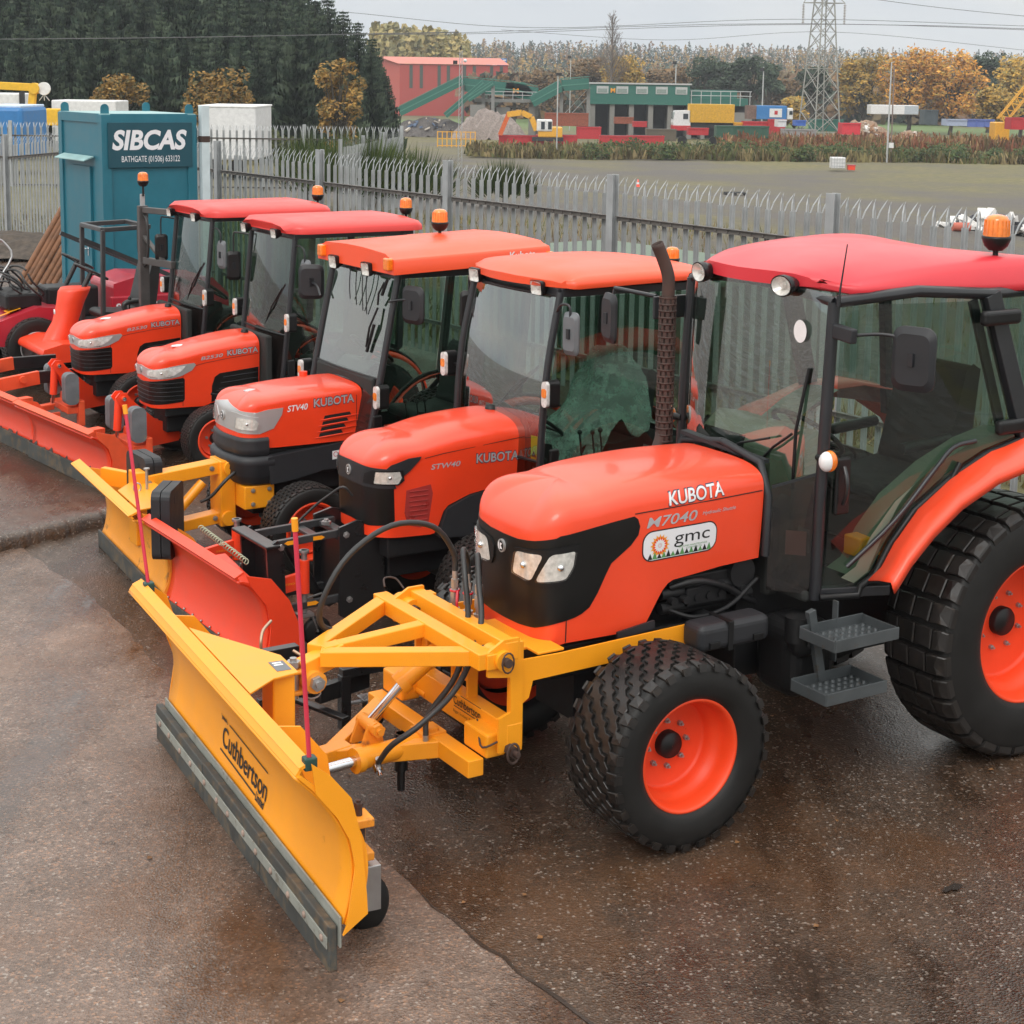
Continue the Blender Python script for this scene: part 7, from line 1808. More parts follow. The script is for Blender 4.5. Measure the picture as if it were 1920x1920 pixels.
def red_mower():
    T = empty('ride_on_mower', row(-.75, -12.45), PSI, 'maroon-red mower with coiled black hoses on its front, white lettering along its bonnet', 'mower')
    b = MB(); b.prism([(.55, .38), (.42, .62), (-.10, .78), (-.40, .76), (-.40, .45), (.1, .36)], -.55, .55, 'y'); fo = b.build('front_cowl', M['maroon'], T, bevel=.04, seg=3)
    st = MB()
    st.add([(.40, .20, .638), (.18, .20, .70), (.18, .26, .70), (.40, .26, .638)], [(0, 1, 2, 3)]); st.add([(.20, .05, .697), (.05, .05, .74), (.05, .24, .74), (.20, .24, .697)], [(0, 1, 2, 3)]); st.xform(Matrix.Translation((.0, .15, .022))); st.build('yellow_stickers', M['yellow'], fo)
    b = MB(); b.prism([(-1.0, .55), (-1.0, .98), (-1.3, 1.06), (-2.2, 1.00), (-2.4, .80), (-2.4, .50)], -.42, .42, 'y'); bo = b.build('bonnet', M['maroon'], T, bevel=.05, seg=3)
    b = MB(); b.box(-1.8, -.95, .42, .50, .62, .84); b.build('side_panel', M['maroon'], bo, bevel=.01)
    b = MB(); flat_text(b, 'SHIBAURA', (-1.0, .502, .68), (-1, 0, 0), (0, 0, 1), width=.62, height=.12, bold=.03); b.build('lettering', M['decal_w'], bo)
    b = MB(); b.box(-2.3, .2, -.3, .3, .25, .6); b.build('chassis', M['engine'], T, bevel=.03)
    wheel(T, -.05, .50, .34, .26, .17, 'turf', 26, .05, 1, 5, .05, 'black', 'silver'); wheel(T, -.05, -.50, .34, .26, .17, 'turf', 26, .05, -1, 5, .05, 'black', 'silver')
    wheel(T, -2.0, .48, .26, .2, .12, 'turf', 26, .05, 1, 5, .04, 'black', 'silver'); wheel(T, -2.0, -.48, .26, .2, .12, 'turf', 26, .05, -1, 5, .04, 'black', 'silver')
    rnd = random.Random(4)
    for k in range(7):
        b = MB(); c = Vector((.02 + rnd.uniform(-.15, .12), rnd.uniform(-.30, .25), .98 + rnd.uniform(-.10, .10))); r1, r2 = rnd.uniform(.16, .30), rnd.uniform(.10, .20); ph = rnd.uniform(0, 6); tl = rnd.uniform(-.6, .6)
        b.tube([c + Vector((r1 * .5 * math.cos(t + ph) + .03 * math.sin(3 * t), r1 * math.sin(t + ph), r2 * math.cos(t + ph + tl))) for t in np.linspace(0, 6.0, 28)], .012, seg=7); b.build('coiled_hose', M['hose'], T)
    b = MB(); b.tube(curve([(.30, .05, .70), (.20, .02, 1.02), (.02, -.02, 1.30), (.10, -.05, 1.46), (.16, -.05, 1.50)], 14), .014, seg=8); b.build('control_lever', M['steel'], T)
    b = MB(); b.box(-.2, .2, -.35, .35, .74, .92); b.box(-.9, -.3, -.2, .2, .6, .95); b.build('hydraulic_block', M['engine'], T, bevel=.03)
    steering(T, (-.72, 0, 1.22), .19, R(28))
    b = MB()
    for y in (.44, -.30): b.beam((-1.9, y, .95), (-.62, y, 1.52), .035, .05)
    b.build('folded_roll_bar', M['blackpaint2'], T)
    return T
ride_mower(); red_mower()
def link_frame():
    T = empty('lift_arms', row(.0, -9.75), PSI, 'orange and black mower lift arms lying low at the left edge of the photo', 'lift arms')
    for y in (-.55, .35):
        b = MB(); b.beam((-.55, y, .46), (-.10, y, .46), .05, .12); b.build('black_arm', M['blackpaint'], T, bevel=.006)
        b = MB(); b.beam((-.12, y, .46), (.30, y + .06, .42), .05, .13); b.beam((.28, y + .06, .44), (.44, y + .12, .30), .05, .13); b.cyl((.05, y + .03, .46), (.05, y + .085, .46), .035, seg=16); b.build('orange_arm', M['orange_old'], T, bevel=.006)
    b = MB(); b.beam((.40, -.50, .36), (.40, .50, .36), .06, .12); b.build('cross_tube', M['orange_old'], T, bevel=.006)
link_frame()
def hoist():
    """grey lifting column with a beacon, between the farthest tractor and the cabin"""
    T = empty('sprayer_mast', row(-1.45, -10.15), PSI, 'dark grey steel mast with looping hoses and an amber beacon, beside the teal cabin', 'mast')
    b = MB(); b.beam((0, 0, .9), (0, 0, 2.02), .07, .10, (1, 0, 0)); b.beam((0, .04, 1.98), (-.12, .62, 1.99), .05, .06); b.beam((0, .04, 1.46), (-.10, .60, 1.46), .06, .07); b.beam((0, .0, 1.72), (-.08, .42, 1.46), .05, .03); b.box(-.05, .05, -.1, .1, .5, .95); b.build('mast', M['greymast'], T, bevel=.006)
    for s_ in (-1, 1):
        b = MB(); b.tube(curve([(0, .02 * s_, 1.94), (.0, .13 * s_, 1.86), (.0, .15 * s_, 1.62), (.0, .10 * s_, 1.44), (0, .03 * s_, 1.40)], 20), .015, seg=8); b.build('hose', M['hose'], T)
    b = MB(); b.box(-.02, .02, -.02, .02, 2.02, 2.14); b.build('bracket', M['galv'], T); beacon(T, .0, .03, 2.12, .10, .95)
M['greymast'] = surf('dark_galvanised_mast', (.085, .08, .078), .5, metal=.3, var=.2)
hoist()
# timber poles leaning by the cabin, scrap and a rubble heap against the fence
c0 = at(60, 520, .15); T_ = None
rnd = random.Random(2)
for k in range(7):
    u0 = 36 + k * 11 + rnd.uniform(-2, 2); p0 = at(u0, 536 + k * 1.0, .05) if False else Vector(at(u0 - 2, 532, .05)); p1 = p0 + Vector((.85 + .02 * k, .30, 1.55 + .03 * k)) 
    b = MB(); b.tube([p0, p1], [.050, .042], seg=9); o = b.build('timber_pole', M.setdefault('timber', surf('reddish_brown_timber', (.22, .105, .055), .7, var=.3, vscale=8, bmp=.3)))
    tag(o, 'reddish brown round timber pole leaning towards the teal cabin, one of a bundle', 'timber pole', 'timber poles leaning by the cabin')
b = MB(); rnd = random.Random(8); P = []
c = at(40, 470, .1)
for i in range(19):
    P.append([(c.x + lerp(-2.2, 2.4, i / 18), c.y + lerp(-1.0, 1.1, j / 12), max(-.02, .42 * math.sin(math.pi * i / 18) * math.sin(math.pi * j / 12)) + rnd.uniform(0, .07)) for j in range(13)])
b.grid(P, False); o = b.build('rubble_heap', surf('dark_rubble', (.075, .060, .048), .9, var=.5, vscale=9, bmp=.8, bscale=20)); tag(o, 'low dark heap of soil and rubble against the fence left of the teal cabin', 'heap')
# ------------------------------------------------------------------ far things. D is distance in metres along the camera's horizontal heading
def cm(name, c, rough=.7, var=.12, **k):
    if name not in M: M[name] = surf(name, c, rough, var=var, **k)
    return M[name]
def gp(u, D):
    """land under photo column u at distance D"""
    x = (u - PCX) / FPX * D; return Vector((x, D, gz(x, D)))
def px(n, D): return n * D / FPX
def vz(v, D, u=955): return 3.35 - (v - (150 + .0145 * (u - 960))) * D / FPX

LEAF = {}
def leafmat(name, c, var=.35):
    if name not in LEAF:
        m, nt, b = nmat(name); oi = nd(nt, 'ShaderNodeObjectInfo'); v = coords(nt); n = noise(nt, v, 1.3, 3, .6)
        cc = ramp(nt, n, [(.3, tuple(q * (1 - var) for q in c)), (.7, tuple(q * (1 + var) for q in c))])
        h = nd(nt, 'ShaderNodeHueSaturation'); mr = nd(nt, 'ShaderNodeMapRange'); mr.inputs[3].default_value = .8; mr.inputs[4].default_value = 1.2; nt.links.new(oi.outputs['Random'], mr.inputs[0]); nt.links.new(mr.outputs[0], h.inputs['Value']); nt.links.new(cc, h.inputs['Color'])
        nt.links.new(h.outputs[0], b.inputs['Base Color']); b.inputs['Roughness'].default_value = .7; b.inputs['Specular IOR Level'].default_value = .2; LEAF[name] = m
    return LEAF[name]
def leaves(b, rnd, c, r, n, s, nm=1, squash=1.0, shell=.55):
    """leaf clumps spread through an ellipsoid"""
    for _ in range(n):
        d = Vector((rnd.gauss(0, 1), rnd.gauss(0, 1), rnd.gauss(0, 1))).normalized() * (rnd.uniform(shell, 1) ** .6) * r
        p = c + Vector((d.x, d.y, d.z * squash)); a = Vector((rnd.gauss(0, 1), rnd.gauss(0, 1), rnd.gauss(0, .7))).normalized(); q = a.orthogonal().normalized(); k = s * rnd.uniform(.6, 1.4)
        b.cur = rnd.randrange(nm); b.add([tuple(p - a * k), tuple(p + q * k * .6), tuple(p + a * k), tuple(p - q * k * .5)], [(0, 1, 2, 3)], False)
    b.cur = 0
def broad_tree(name, p, h, wd, mats, rnd, nblob=16, nleaf=150, leaf=.32, trunkh=.28, bare=False):
    """mesh pair (trunk, crown) at the origin"""
    t = MB(); t.tube(curve([(0, 0, -.3), (.02 * h, 0, h * .2), (0, .02 * h, h * .55)], 8), [.028 * h * (1 - i / 12) for i in range(9)][:len(curve([(0, 0, 0), (0, 0, 1), (0, 0, 2)], 8))], seg=7)
    cen = []
    for i in range(nblob):
        a = rnd.uniform(0, 6.28); rr = wd * .5 * math.sqrt(rnd.uniform(0, 1)) * .82; z = h * rnd.uniform(trunkh + .12, .90); k = 1 - ((z / h - .55) / .5) ** 2 * .6
        cen.append(Vector((rr * math.cos(a) * k, rr * math.sin(a) * k, z)))
    for c in cen: t.tube([(0, 0, h * rnd.uniform(.12, .45)), tuple(c * .6 + Vector((0, 0, h * .12))), tuple(c)], [.010 * h, .006 * h, .002 * h], seg=5)
    b = MB()
    if not bare:
        for c in cen: leaves(b, rnd, c, wd * rnd.uniform(.09, .20), nleaf, leaf, len(mats), .85)
    return t, b
def place_tree(name, label, cat, u, D, t, b, tm, mats, group=None, rz=0.0, sc_=1.0, cache=None):
    T = empty(name, gp(u, D), rz, label, cat, group); T.scale = (sc_,) * 3
    if cache is not None and 't' in cache:
        o = cache['t'].copy(); col.objects.link(o); o.parent = T
        if cache['b']: o = cache['b'].copy(); col.objects.link(o); o.parent = T
        return T
    to = t.build('trunk', tm, T); bo = b.build('crown', mats, T) if b.v else None
    if cache is not None: cache['t'] = to; cache['b'] = bo
    return T
bark = cm('bark', (.055, .045, .035), .85)
# ---- dark conifer plantation, upper left
rnd = random.Random(21); CON = []
for k in range(4):
    h = 16.0; t = MB(); t.tube([(0, 0, 0), (0, 0, h)], [.20, .015], seg=6); b = MB(); nl = 38
    for i in range(nl):
        f = (i / (nl - 1)) ** .8; z = lerp(1.0, h - .15, f); rad = lerp(3.9, .55, f ** 1.3) * rnd.uniform(.85, 1.12); nb = int(lerp(14, 8, f))
        for q in range(nb):
            a = 2 * math.pi * (q + rnd.uniform(-.3, .3)) / nb + i * .7; d = Vector((math.cos(a), math.sin(a), 0)); s_ = Vector((-d.y, d.x, 0)); rr = rad * rnd.uniform(.75, 1.15); dr = rr * rnd.uniform(.22, .42)
            pp = [Vector((0, 0, z)) + d * rr * w_ + Vector((0, 0, -dr * math.sin(w_ * 2.0) + rr * .10 * w_ * w_ * 2)) for w_ in (0.05, .35, .65, .9, 1.0)]
            b.cur = rnd.randrange(3)
            for (pa, pb_, wa) in zip(pp, pp[1:], (.30, .34, .24, .12)):
                for g in range(2):
                    o = s_ * (wa * rr * .42 * rnd.uniform(.6, 1.2) * (1 if g else -1)); dz = Vector((0, 0, -rr * .20 * rnd.uniform(.5, 1.5) - .15))
                    b.add([tuple(pa), tuple(pb_), tuple(pa.lerp(pb_, .6) + o + dz)], [(0, 1, 2)], False)
    b.cur = 0; CON.append((t, b, {}))
cmats = [leafmat('spruce_a', (.014, .026, .017)), leafmat('spruce_b', (.034, .055, .036)), leafmat('spruce_c', (.070, .095, .060))]
def con(u, D, vtop, lab='dark conifer in the dense plantation at the upper left'):
    k = rnd.randrange(4); t, b, ca = CON[k]; p = gp(u, D); h = vz(vtop, D, u) - p.z
    T = place_tree('conifer', lab, 'conifer', u, D, t, b, bark, cmats, 'conifers of the dark plantation', rnd.uniform(0, 6), 1.0, ca); s_ = h / 16.0; T.scale = (s_ * rnd.uniform(.9, 1.15), s_ * rnd.uniform(.9, 1.15), s_)
for i in range(25): con(-20 + i * 24 + rnd.uniform(-9, 9), 124 + rnd.uniform(-5, 5), rnd.uniform(-120, -60))
for i in range(28): con(-30 + i * 23 + rnd.uniform(-9, 9), 114 + rnd.uniform(-3, 3), rnd.uniform(-70, 10) if i < 24 else rnd.uniform(-10, 20))
for i in range(22): con(-30 + i * 34 + rnd.uniform(-9, 9), 104 + rnd.uniform(-3, 3), rnd.uniform(10, 80) if i < 19 else rnd.uniform(60, 110))
con(590, 118, 5); con(612, 117, -5); con(640, 116, 22); con(668, 114, 42); con(694, 113, 72); con(705, 110, 105); con(720, 108, 140); con(560, 118, -20)
# ---- autumn bushes in front of the plantation
om = [leafmat('oak_a', (.17, .105, .030)), leafmat('oak_b', (.24, .135, .035)), leafmat('oak_c', (.105, .085, .030)), leafmat('oak_d', (.30, .18, .05))]
for (u, D, vt, wpx, lab) in ((222, 96, 133, 125, 'leftmost low golden-brown bush in front of the conifers'), (408, 95, 120, 140, 'wide russet-brown bush in front of the conifers, above the white trailer'), (632, 94, 97, 112, 'tall rounded russet tree at the right end of the conifers')):
    p = gp(u, D); h = vz(vt, D, u) - p.z; t, b = broad_tree('', None, h, px(wpx, D), om, rnd, 42, 75, .12, .04); place_tree('autumn_bush', lab, 'bush', u, D, t, b, bark, om)
t, b = broad_tree('', None, 2.2, 4.2, [leafmat('bramble', (.075, .085, .03))], rnd, 12, 110, .14, .05); place_tree('green_bush', 'small dull green bush between the two russet ones, against the conifers', 'bush', 505, 93, t, b, bark, [leafmat('bramble', (.08, .08, .03))])
# ---- big autumn trees and pines at the right and middle
go_ = [leafmat('gold_a', (.46, .20, .030)), leafmat('gold_b', (.55, .27, .045)), leafmat('gold_c', (.30, .14, .030)), leafmat('gold_d', (.34, .22, .05))]
yg = [leafmat('yell_a', (.33, .21, .05)), leafmat('yell_b', (.24, .19, .06)), leafmat('yell_c', (.42, .25, .045))]
br = [leafmat('brn_a', (.16, .10, .055)), leafmat('brn_b', (.21, .13, .06)), leafmat('brn_c', (.11, .085, .05))]
pn = [leafmat('pine_a', (.030, .050, .034)), leafmat('pine_b', (.045, .068, .042)), leafmat('pine_c', (.060, .082, .050))]
LT = [(1605, 245, 98, 110, yg, 'yellow-green broadleaf tree just right of the pylon'), (1690, 240, 84, 130, go_, 'large rounded orange tree, left one of the bright pair'), (1768, 238, 92, 130, go_, 'large rounded orange tree, right one of the bright pair'),
      (1898, 225, 104, 120, yg, 'golden tree cut off by the right edge of the photo'), (1852, 215, 160, 80, yg, 'low golden-green tree below the dark pine at the right'), (1838, 250, 90, 90, pn, 'tall dark pine between the orange trees and the golden one'),
      (1310, 250, 100, 80, pn, 'dark pine, leftmost of the clump behind the yellow container truck'), (1350, 247, 106, 70, pn, 'dark pine, second of the clump behind the yellow container truck'), (1392, 246, 102, 76, pn, 'dark pine, third of the clump behind the blue lorry'), (1428, 243, 112, 60, pn, 'dark pine, rightmost of the clump left of the pylon'),
      (1510, 250, 120, 70, pn, 'dark pine seen through the lower part of the pylon'), (1160, 262, 98, 90, yg, 'olive-brown tree behind the green cabins'), (1092, 268, 105, 90, br, 'brown-orange tree left of the tall bare tree'), (1225, 268, 128, 60, br, 'small brown tree behind the right end of the green cabins'), (1262, 266, 118, 60, br, 'small russet tree beside the dark pines'),
      (1460, 262, 145, 60, br, 'small brown tree left of the pylon, above the blue lorry'), (1478, 228, 178, 50, yg, 'low olive bush behind the white lorry cab'), (1000, 275, 122, 80, br, 'brown tree above the left green hopper')]
for (u, D, vt, wpx, ms, lab) in LT:
    p = gp(u, D); h = vz(vt, D, u) - p.z; isp = ms is pn
    t, b = broad_tree('', None, h, px(wpx, D), ms, rnd, 30 if isp else 46, 85, .27, .42 if isp else .16)
    place_tree('pine' if isp else 'autumn_tree', lab, 'tree', u, D, t, b, bark, ms)
# bare tall tree
p = gp(1137, 258); h = vz(22, 258, 1137) - p.z; t = MB(); t.tube([(0, 0, 0), (0, 0, h * .95)], [.28, .05], seg=6)
for i in range(110):
    z = h * rnd.uniform(.35, .97); a = rnd.uniform(0, 6.28); l = (h - z) * .30 + .5; d = Vector((math.cos(a), math.sin(a), 1.9)).normalized(); p0 = Vector((0, 0, z - l * .6)); p1 = p0 + d * l * 1.3; t.tube([p0, p1], [.05, .02], seg=4)
    for q in range(3): p2 = p0.lerp(p1, rnd.uniform(.4, .95)); d2 = (d + Vector((rnd.gauss(0, .5), rnd.gauss(0, .5), 0))).normalized(); t.tube([p2, p2 + d2 * l * .6], [.025, .012], seg=3)
T = empty('bare_tree', gp(1137, 258), 0, 'tall thin leafless tree standing above the green cabins', 'tree'); t.build('trunk', cm('barkgrey', (.16, .13, .11), .9), T)
# larches and the wooded ridge: nobody could count them
def wood(name, label, n, ufun, dfun, vfun, mats, wr=(.28, .42), seg=7, seed=1, conic=.5):
    r_ = random.Random(seed); b = MB()
    for _ in range(n):
        u = ufun(r_); D = dfun(r_); p = gp(u, D); zt = vz(vfun(u, D, r_), D, u); h = max(3.5, zt - p.z); z0 = zt - h; w_ = h * r_.uniform(*wr) * .5; b.cur = r_.randrange(len(mats)); cn = r_.random() < conic; w_ = min(w_, 3.2)
        for _k in range(26):
            f = r_.random() ** .8; rr = (w_ * (1 - f) * 1.25 if cn else w_ * math.sqrt(max(.03, 1 - (2 * f - .9) ** 2))) * r_.uniform(.4, 1.1); a = r_.uniform(0, 6.28); c = Vector((p.x + rr * math.cos(a), p.y + rr * math.sin(a), z0 + h * f)); k = w_ * r_.uniform(.22, .45)
            d = Vector((r_.gauss(0, 1), r_.gauss(0, 1), r_.gauss(0, 1))).normalized(); q = d.orthogonal().normalized(); b.add([tuple(c - d * k), tuple(c + q * k * .8), tuple(c + d * k), tuple(c - q * k * .8)], [(0, 1, 2, 3)], False)
    b.cur = 0; o = b.build(name, mats); return tag(o, label, 'wood', kind='stuff')
farm = [leafmat('far_a', (.030, .050, .042)), leafmat('far_b', (.045, .062, .045)), leafmat('far_c', (.20, .12, .05)), leafmat('far_d', (.14, .085, .05)), leafmat('far_e', (.035, .055, .045)), leafmat('far_f', (.26, .17, .06))]
wood('ridge_wood', 'hazy wooded ridge along the skyline, conifers mixed with brown and gold', 3000, lambda r_: r_.uniform(690, 1960), lambda r_: r_.uniform(480, 800), lambda u, D, r_: interp(D, [(480, 122), (800, 88)]) + interp(u, [(700, -8), (900, -10), (1400, -2), (1920, 12)]) + r_.uniform(-6, 10), farm, seed=4)
wood('larch_wood', 'pale yellow-green larches behind the red shed', 420, lambda r_: r_.uniform(690, 875), lambda r_: r_.uniform(345, 400), lambda u, D, r_: interp(u, [(690, 50), (800, 56), (860, 68), (880, 85)]) + r_.uniform(-6, 30), [leafmat('larch_a', (.30, .25, .10)), leafmat('larch_b', (.22, .20, .09)), leafmat('larch_c', (.36, .28, .11))], wr=(.22, .32), seed=6, conic=.8)
wood('hedge', 'brown hedge and scrub at the foot of the far fields', 520, lambda r_: r_.uniform(880, 1960), lambda r_: r_.uniform(285, 330), lambda u, D, r_: r_.uniform(135, 168), [farm[3], farm[1], leafmat('hedge_c', (.12, .09, .05)), farm[2]], seed=9, wr=(.6, 1.0), conic=.1)
# scrub belt between the gravel and the recycling yard
def scrub(name, label, n, uf, df, hf, mats, seed, s=.16):
    r_ = random.Random(seed); b = MB()
    for _ in range(n):
        u, D = uf(r_), df(r_); p = gp(u, D); h = hf(r_); b.cur = r_.randrange(len(mats))
        for k in range(9):
            a = r_.uniform(0, 6.28); l = r_.uniform(.5, 1.1) * h; d = Vector((r_.gauss(0, .28), r_.gauss(0, .28), 1)).normalized(); c = p + Vector((r_.gauss(0, .35), r_.gauss(0, .35), 0)); w_ = s * r_.uniform(.5, 1.3); q = Vector((math.cos(a), math.sin(a), 0)) * w_
            b.add([tuple(c - q), tuple(c + q), tuple(c + d * l + q * .6), tuple(c + d * l * 1.05 - q * .4)], [(0, 1, 2, 3)], False)
    b.cur = 0; o = b.build(name, mats); return tag(o, label, 'weeds', kind='stuff')
rw = [leafmat('weed_a', (.22, .085, .045)), leafmat('weed_b', (.16, .075, .04)), leafmat('weed_c', (.26, .17, .08)), leafmat('weed_d', (.10, .075, .03))]
gw = [leafmat('weed_e', (.20, .17, .07)), leafmat('weed_f', (.10, .11, .035)), leafmat('weed_g', (.27, .21, .10))]
scrub('red_weeds', 'reddish-brown tall weeds in a belt before the recycling yard', 1500, lambda r_: r_.uniform(1350, 1960), lambda r_: r_.uniform(158, 172), lambda r_: r_.uniform(.9, 2.2), rw, 3, .13)
scrub('dry_weeds', 'straw-coloured and green weeds in a belt before the recycling yard', 1500, lambda r_: r_.uniform(880, 1960), lambda r_: r_.uniform(148, 160), lambda r_: r_.uniform(.4, 1.3), gw + [rw[3]], 5, .13)
bm_ = [leafmat('broom_a', (.035, .060, .018)), leafmat('broom_b', (.055, .085, .025)), leafmat('broom_c', (.08, .10, .03))]
r2 = random.Random(15)
for i in range(22):
    u = 1110 + i * 39 + r2.uniform(-14, 14); D = r2.uniform(148, 154); b = MB()
    for q in range(5): leaves(b, r2, Vector((r2.uniform(-1.3, 1.3), r2.uniform(-.7, .7), r2.uniform(.4, 1.1))), r2.uniform(.6, 1.0), 90, .13, 3)
    t = MB(); t.tube([(0, 0, -.2), (0, 0, .8)], [.05, .02], seg=4); place_tree('broom_bush', 'dark green broom bush in the row before the recycling yard', 'bush', u, D, t, b, bark, bm_, 'broom bushes before the recycling yard')
for (u, D, w_, h_, lab) in ((572, 47, 1.0, 1.9, 'broom bush by the end of the distant fence, leftmost of the near ones'), (628, 44, 1.2, 2.2, 'broom bush with feathery stems, second of the near ones'), (680, 45, 1.5, 2.3, 'largest dark green broom bush behind the tractors'), (765, 46, 1.5, 1.3, 'low wide broom bush right of the largest one'), (940, 52, 1.2, 1.0, 'small broom bush at the left edge of the gravel ground')):
    b = MB(); r2 = random.Random(int(u)); p = gp(u, D); h_ = max(h_, interp(u, [(572, 234), (628, 232), (680, 226), (765, 262), (940, 288)]) and vz(interp(u, [(572, 234), (628, 232), (680, 226), (765, 262), (940, 288)]), D, u) - p.z)
    for q in range(900):
        a = r2.uniform(0, 6.28); rr = w_ * math.sqrt(r2.random()); c = Vector((rr * .35 * math.cos(a), rr * .35 * math.sin(a), 0)); tip = Vector((rr * math.cos(a) * 1.1, rr * math.sin(a) * .8, h_ * r2.uniform(.55, 1.05) * (1 - .35 * (rr / w_) ** 2))); m_ = c.lerp(tip, r2.uniform(.45, .7)); s_ = Vector((r2.uniform(-1, 1), r2.uniform(-1, 1), 0)).normalized() * .022; b.cur = r2.randrange(3); b.add([tuple(m_ - s_), tuple(m_ + s_), tuple(tip)], [(0, 1, 2)], False)
    b.cur = 0; t = MB(); t.tube([(0, 0, -.2), (0, 0, h_ * .5)], [.05, .02], seg=4); place_tree('broom_bush', lab, 'bush', u, D, t, b, bark, bm_)
# rough grass and dead stalks on the bank just past the fence
r_ = random.Random(77); b = MB()
for i in range(15000):
    s_ = r_.uniform(-16, 18); d = .7 + (r_.random() ** 1.5) * (26 if s_ < 4 else 9); p = F0P + FD * s_ + FN * d; p = Vector((p.x, p.y, gz(p.x, p.y))); h = r_.uniform(.10, .42) * (1.5 if r_.random() < .08 else 1)
    a = r_.uniform(0, 6.28); q = Vector((math.cos(a), math.sin(a), 0)) * r_.uniform(.008, .022); t_ = Vector((r_.gauss(0, .10), r_.gauss(0, .10), h)); b.cur = r_.randrange(4); b.add([tuple(p - q), tuple(p + q), tuple(p + t_)], [(0, 1, 2)], False)
b.cur = 0; o = b.build('grass', [leafmat('gr_a', (.10, .11, .030)), leafmat('gr_b', (.17, .145, .055)), leafmat('gr_c', (.25, .19, .09)), leafmat('gr_d', (.14, .09, .045))]); tag(o, 'rough green and straw-coloured grass on the bank past the fence', 'grass', kind='stuff')

# ---- recycling yard
def thing(name, u, D, label, cat, rz=0.0, group=None, z=None):
    p = gp(u, D); 
    if z is not None: p.z = z
    return empty(name, p, rz, label, cat, group)
def bx(T, name, mat, dims, bevel=0.0, par=None):
    b = MB()
    for d in (dims if isinstance(dims, list) else [dims]): b.box(*d)
    return b.build(name, mat, par or T, bevel=bevel)
def wpos(u0, u1, D): return px(u1 - u0, D)
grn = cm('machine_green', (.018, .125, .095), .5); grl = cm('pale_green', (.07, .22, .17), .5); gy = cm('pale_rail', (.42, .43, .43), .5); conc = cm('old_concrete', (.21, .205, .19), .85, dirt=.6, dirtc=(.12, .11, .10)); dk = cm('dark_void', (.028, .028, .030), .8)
rdm = cm('skip_red', (.46, .022, .030), .5, .15, dirt=.68, dirtc=(.20, .04, .03)); gsk = cm('skip_green', (.030, .095, .060), .55, dirt=.66, dirtc=(.07, .07, .05)); yel = cm('machine_yellow', (.72, .36, .03), .5, dirt=.7, dirtc=(.35, .18, .06)); blu = cm('lorry_blue', (.03, .17, .42), .5); whi = cm('lorry_white', (.66, .66, .66), .45); rst = cm('rusty_red', (.26, .075, .040), .7, .3)
# picking station on concrete bays
D = 205; T = thing('picking_station', 1098, D, 'long green cabin with five white windows raised over concrete bays', 'building'); W_ = wpos(1098, 1283, D); zg = 0; zb_ = vz(195, D, 1190) - T.location.z; zt_ = vz(158, D, 1190) - T.location.z
bx(T, 'cabin_wall', grn, (0, W_, 0, 5, zb_, zt_)); bx(T, 'roof', gy, (-.2, W_ + .2, -.2, 5.2, zt_, zt_ + .18))
for i in range(5):
    x = .8 + i * 2.42; wo = bx(T, 'window', gy, (x, x + 1.45, -.08, 0, zt_ - 1.15, zt_ - .25)); bx(T, 'pane', cm('far_pane', (.22, .27, .25), .2), (x + .12, x + 1.3, -.10, -.08, zt_ - 1.05, zt_ - .55), par=wo)
for i in range(6): bx(T, 'bay_wall', conc, (.1 + i * 2.38, .7 + i * 2.38, .3, 5, 0, zb_))
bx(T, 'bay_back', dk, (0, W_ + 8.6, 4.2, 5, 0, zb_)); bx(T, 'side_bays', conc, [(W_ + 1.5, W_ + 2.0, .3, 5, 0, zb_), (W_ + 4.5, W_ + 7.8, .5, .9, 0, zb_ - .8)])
bx(T, 'side_deck', grn, [(W_, W_ + 7.2, .2, 5, zb_, zb_ + .9), (W_ + .2, W_ + 6.0, 1.5, 4, zb_ + .9, zb_ + 1.9)])
b = MB()
for z in (zb_ + 1.2, zb_ + 1.75): b.tube([(W_ + .1, 0, z), (W_ + 7.6, 0, z)], .05, seg=5)
for i in range(7): b.tube([(W_ + .2 + i * 1.2, 0, zb_), (W_ + .2 + i * 1.2, 0, zb_ + 1.75)], .05, seg=5)
b.build('railing', gy, T)
b = MB(); flat_text(b, 'M', (.80 + 1.72, -.12, zt_ - 1.0), (1, 0, 0), (0, 0, 1), width=.55, height=.7, bold=.05); b.build('emblem', M['amber_flat'], T)
# conveyors: box girders on legs
def girder(label, pts, D, w_=1.6, h_=1.0, mat=None, legs=True, name='conveyor'):
    p0 = gp(pts[0][0], D); T = empty(name, p0, 0, label, 'conveyor'); P = [Vector((px(u - pts[0][0], D), 0, vz(v, D, u) - p0.z)) for u, v in pts]
    for a_, c_ in zip(P, P[1:]):
        b = MB(); b.beam(a_, c_, w_, h_); go = b.build('girder', mat or grn, T); b = MB(); b.beam(a_ + Vector((0, -w_ / 2, h_ * .62)), c_ + Vector((0, -w_ / 2, h_ * .62)), .08, .08); b.beam(a_ + Vector((0, -w_ / 2 - .02, 0)), c_ + Vector((0, -w_ / 2 - .02, 0)), .06, .12); b.build('side_rail', grl, go)
    if legs:
        for q in P[1:]: bx(T, 'leg', cm('leg_grey', (.20, .20, .19), .6), (q.x - .2, q.x + .2, -.2, .2, 0, q.z - h_ * .4))
    return T
girder('long green inclined conveyor rising from the left of the recycling yard', [(745, 208), (862, 150)], 200, 2.0, 1.1)
girder('green covered gantry sloping down to the right from the conveyor head', [(862, 158), (958, 168), (1000, 176)], 202, 4.0, 1.6)
girder('green inclined conveyor feeding the raised cabin', [(990, 190), (1045, 160), (1095, 156)], 198, 2.2, 1.3)
girder('short olive-green discharge conveyor below the gantry', [(830, 215), (900, 155)], 198, .8, .7)
